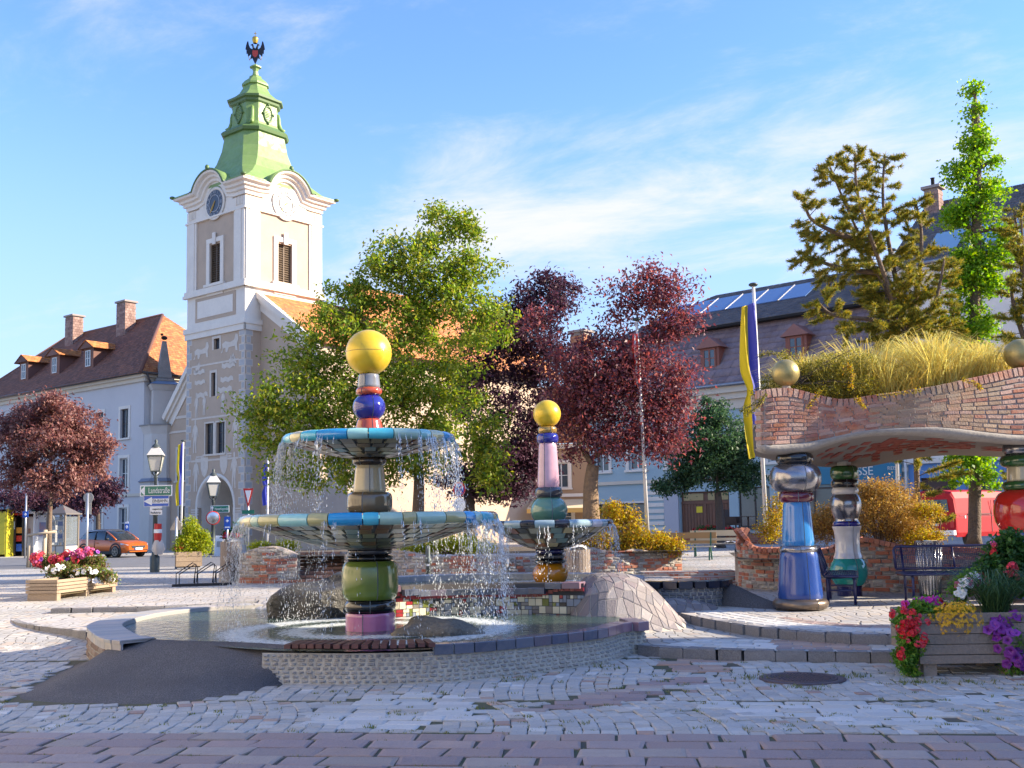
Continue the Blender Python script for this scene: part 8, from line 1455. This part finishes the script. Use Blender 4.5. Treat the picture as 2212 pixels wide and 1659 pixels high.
plant('yellow bidens bush in the middle of the plank planter', bs(2060, 1345), [(2045, 1335, 42, 26), (2085, 1335, 40, 30), (2060, 1315, 35, 18)], Yp, lf, 3200, .026, [(2040, 1330, 36, 24, -.12), (2080, 1335, 42, 32, -.12), (2065, 1315, 40, 16, -.1), (2060, 1350, 38, 24, -.16)], [('daisy', 'yellow', 285, .021)], .015, .35)
plant('white petunias rising beside the grass in the plank planter', bs(2080, 1290), [(2075, 1275, 22, 22), (2100, 1250, 24, 16)], Yp+.2, lf, 900, .035, [(2070, 1285, 14, 22), (2085, 1262, 20, 14), (2105, 1250, 16, 10)], [('petunia', 'white', 20, .045), ('petunia', 'pink', 5, .045)])
plant('purple petunias trailing down the right side of the plank planter', bs(2180, 1380), [(2170, 1360, 40, 30), (2200, 1400, 40, 40), (2190, 1440, 25, 22, -.1)], Yp, lf, 3200, .035, [(2150, 1360, 28, 26, -.15), (2180, 1390, 40, 34, -.18), (2195, 1430, 28, 30, -.15), (2190, 1340, 36, 16, -.1), (2160, 1345, 25, 20, -.1)], [('petunia', 'purple', 34, .048), ('petunia', 'violet', 12, .044)])
plant('tall leafy geranium with red flowers at the back of the plank planter', bs(2190, 1280), [(2190, 1190, 50, 40), (2150, 1230, 40, 30), (2200, 1250, 50, 30), (2140, 1260, 25, 14)], Yp+.35, lfd, 5200, .06, [(2150, 1240, 44, 22, -.15), (2195, 1240, 40, 30, -.2), (2120, 1255, 18, 12, -.1), (2140, 1180, 30, 14)], [('geranium', 'coral', 11, .045), ('geranium', 'red', 5, .045), ('geranium', 'pink', 3, .035)], .035)
def reed():
    a = random.uniform(0, 2*PI); q = random.random()**.5; p = at(2150, 1330, Yp+.12); return (p.x+.12*q*cos(a), p.y+.1*q*sin(a), .58, 1)
v, f = blades(520, reed, (.3, .55), .0035, 1.25); rd = obj('reed_grass', npmesh('reed_grass', v, f, leafmat('reed', [(0.07, 0.14, 0.049), (0.112, 0.196, 0.07), (0.049, 0.105, 0.042)], .25)), kind='stuff'); tag(rd, 'fountain of thin arching green reed grass in the plank planter', 'grass')
# pale timber planter on the left
A0, A1, A2_ = gh(122, 1298), gh(250, 1278), gh(66, 1294); ax = (A1-A0); Lb = ax.length; Wb = (A2_-A0).length; rzb = math.atan2(ax.y, ax.x); A0.z = HG(A0.x, A0.y)
tp2 = T('flower_planter', 'pale timber planter with pink, red and white flowers on the left', 'planter', A0, rzb); Wb = .62; hb = zat(122, 1252, A0.y)-A0.z
for x in (.08, Lb*.5, Lb-.08): obj('foot', MB().box((x, Wb/2, .07), (.14, Wb, .14)), m_timber, tp2)
nP = 4; ph = (hb-.14)/nP
for k in range(nP):
    z = .14+ph*(k+.5)
    for y in (0, Wb): obj('plank', MB().box((Lb/2, y, z), (Lb+(.05 if k % 2 else -.03), .05, ph-.012)), m_timber, tp2)
    for x in (0, Lb): obj('end_plank', MB().box((x, Wb/2, z), (.05, Wb+(-.04 if k % 2 else .04), ph-.012)), m_timber, tp2)
obj('soil', MB().bx(.03, Lb-.03, .03, Wb-.03, .1, hb-.06), MC['soil'], tp2)
Yb = (A0.y+A1.y)/2+.3; lmix = leafmat('mixed_leaf', [(0.105, 0.18, 0.03), (0.18, 0.15, 0.045), (0.15, 0.255, 0.045), (0.21, 0.12, 0.06)], .3)
plant('white petunias and bronze leaves along the front of the pale planter', V((at(180, 1250, Yb).x, Yb, A0.z+hb-.05)), [(140, 1235, 35, 14), (190, 1238, 40, 14), (235, 1245, 16, 10)], Yb-.2, lmix, 4200, .06, [(120, 1228, 20, 10), (190, 1240, 40, 14), (240, 1248, 12, 8), (200, 1255, 25, 8)], [('petunia', 'white', 46, .05)], .04)
plant('pink and coral geraniums along the back of the pale planter', V((at(160, 1230, Yb+.6).x, Yb+.6, A0.z+hb-.05)), [(110, 1215, 35, 14), (160, 1215, 40, 18), (210, 1215, 20, 14)], Yb+.4, lmix, 4200, .06, [(95, 1208, 26, 12), (190, 1200, 32, 14), (150, 1212, 30, 14), (170, 1195, 30, 10)], [('geranium', 'coral', 22, .09), ('geranium', 'pink', 20, .07), ('petunia', 'violet', 10, .06)], .04)
# yellow bush in its timber box, red flowers by the arch, window box
bp = gh(407, 1231); bp = V((at(407, 1231, 37.5).x, 37.5, HG(-11, 37.5))); bx2 = T('shrub_planter', 'square timber planter holding a bright yellow bush', 'planter', bp, R(18)); wq = .42
for k in range(3):
    z = .1+.17*(k+.5)
    for s_ in (-1, 1): obj('plank', MB().box((0, s_*wq, z), (2*wq, .05, .16)), m_timber, bx2); obj('end_plank', MB().box((s_*wq, 0, z), (.05, 2*wq-.06, .158)), m_timber, bx2)
obj('soil', MB().bx(-wq+.03, wq-.03, -wq+.03, wq-.03, .06, .52), MC['soil'], bx2); sb2 = shrub('yellow_bush', 'bright yellow green bush with orange flowers in the square timber planter', bp+V((0, 0, .5)), [(415, 1165, 30, 28), (398, 1180, 24, 22), (435, 1180, 22, 22), (412, 1140, 16, 22), (440, 1160, 12, 14)], 37.5, leafmat('lime_leaf', [(.33, .36, .015), (.26, .32, .015), (.42, .4, .02), (.16, .24, .015)], .35), 9000, .075, .06); blooms(sb2, [(392, 1185, 12, 12)], 37.3, [('geranium', 'red', 5, .07)])
fp = V((at(505, 1175, 57).x, 57, HG(-15, 57))); p3_ = T('flower_planter', 'dark timber planter with red flowers beside the town hall arch', 'planter', fp, R(-20)); obj('tub', MB().lathe([(.4, 0), (.48, .55), (.44, .55), (.4, .45)], 6, smooth=False), m_gtim, p3_); plant('dark red flowers in the planter beside the arch', fp+V((0, 0, .5)), [(505, 1155, 20, 12), (495, 1160, 14, 10), (515, 1145, 10, 14)], 57, lfd, 1500, .13, [(503, 1158, 20, 10)], [('geranium', 'red', 9, .14), ('geranium', 'pink', 3, .12)], .1)
wb = V((at(1545, 1150, 46.3).x, 46.3, .95)); plant('red geraniums along the brick terrace by the small tree', wb, [(1530, 1146, 30, 8), (1570, 1148, 20, 6)], 46.3, lfd, 1500, .09, None, [('geranium', 'red', 14, .12), ('geranium', 'white', 2, .12)], .06)
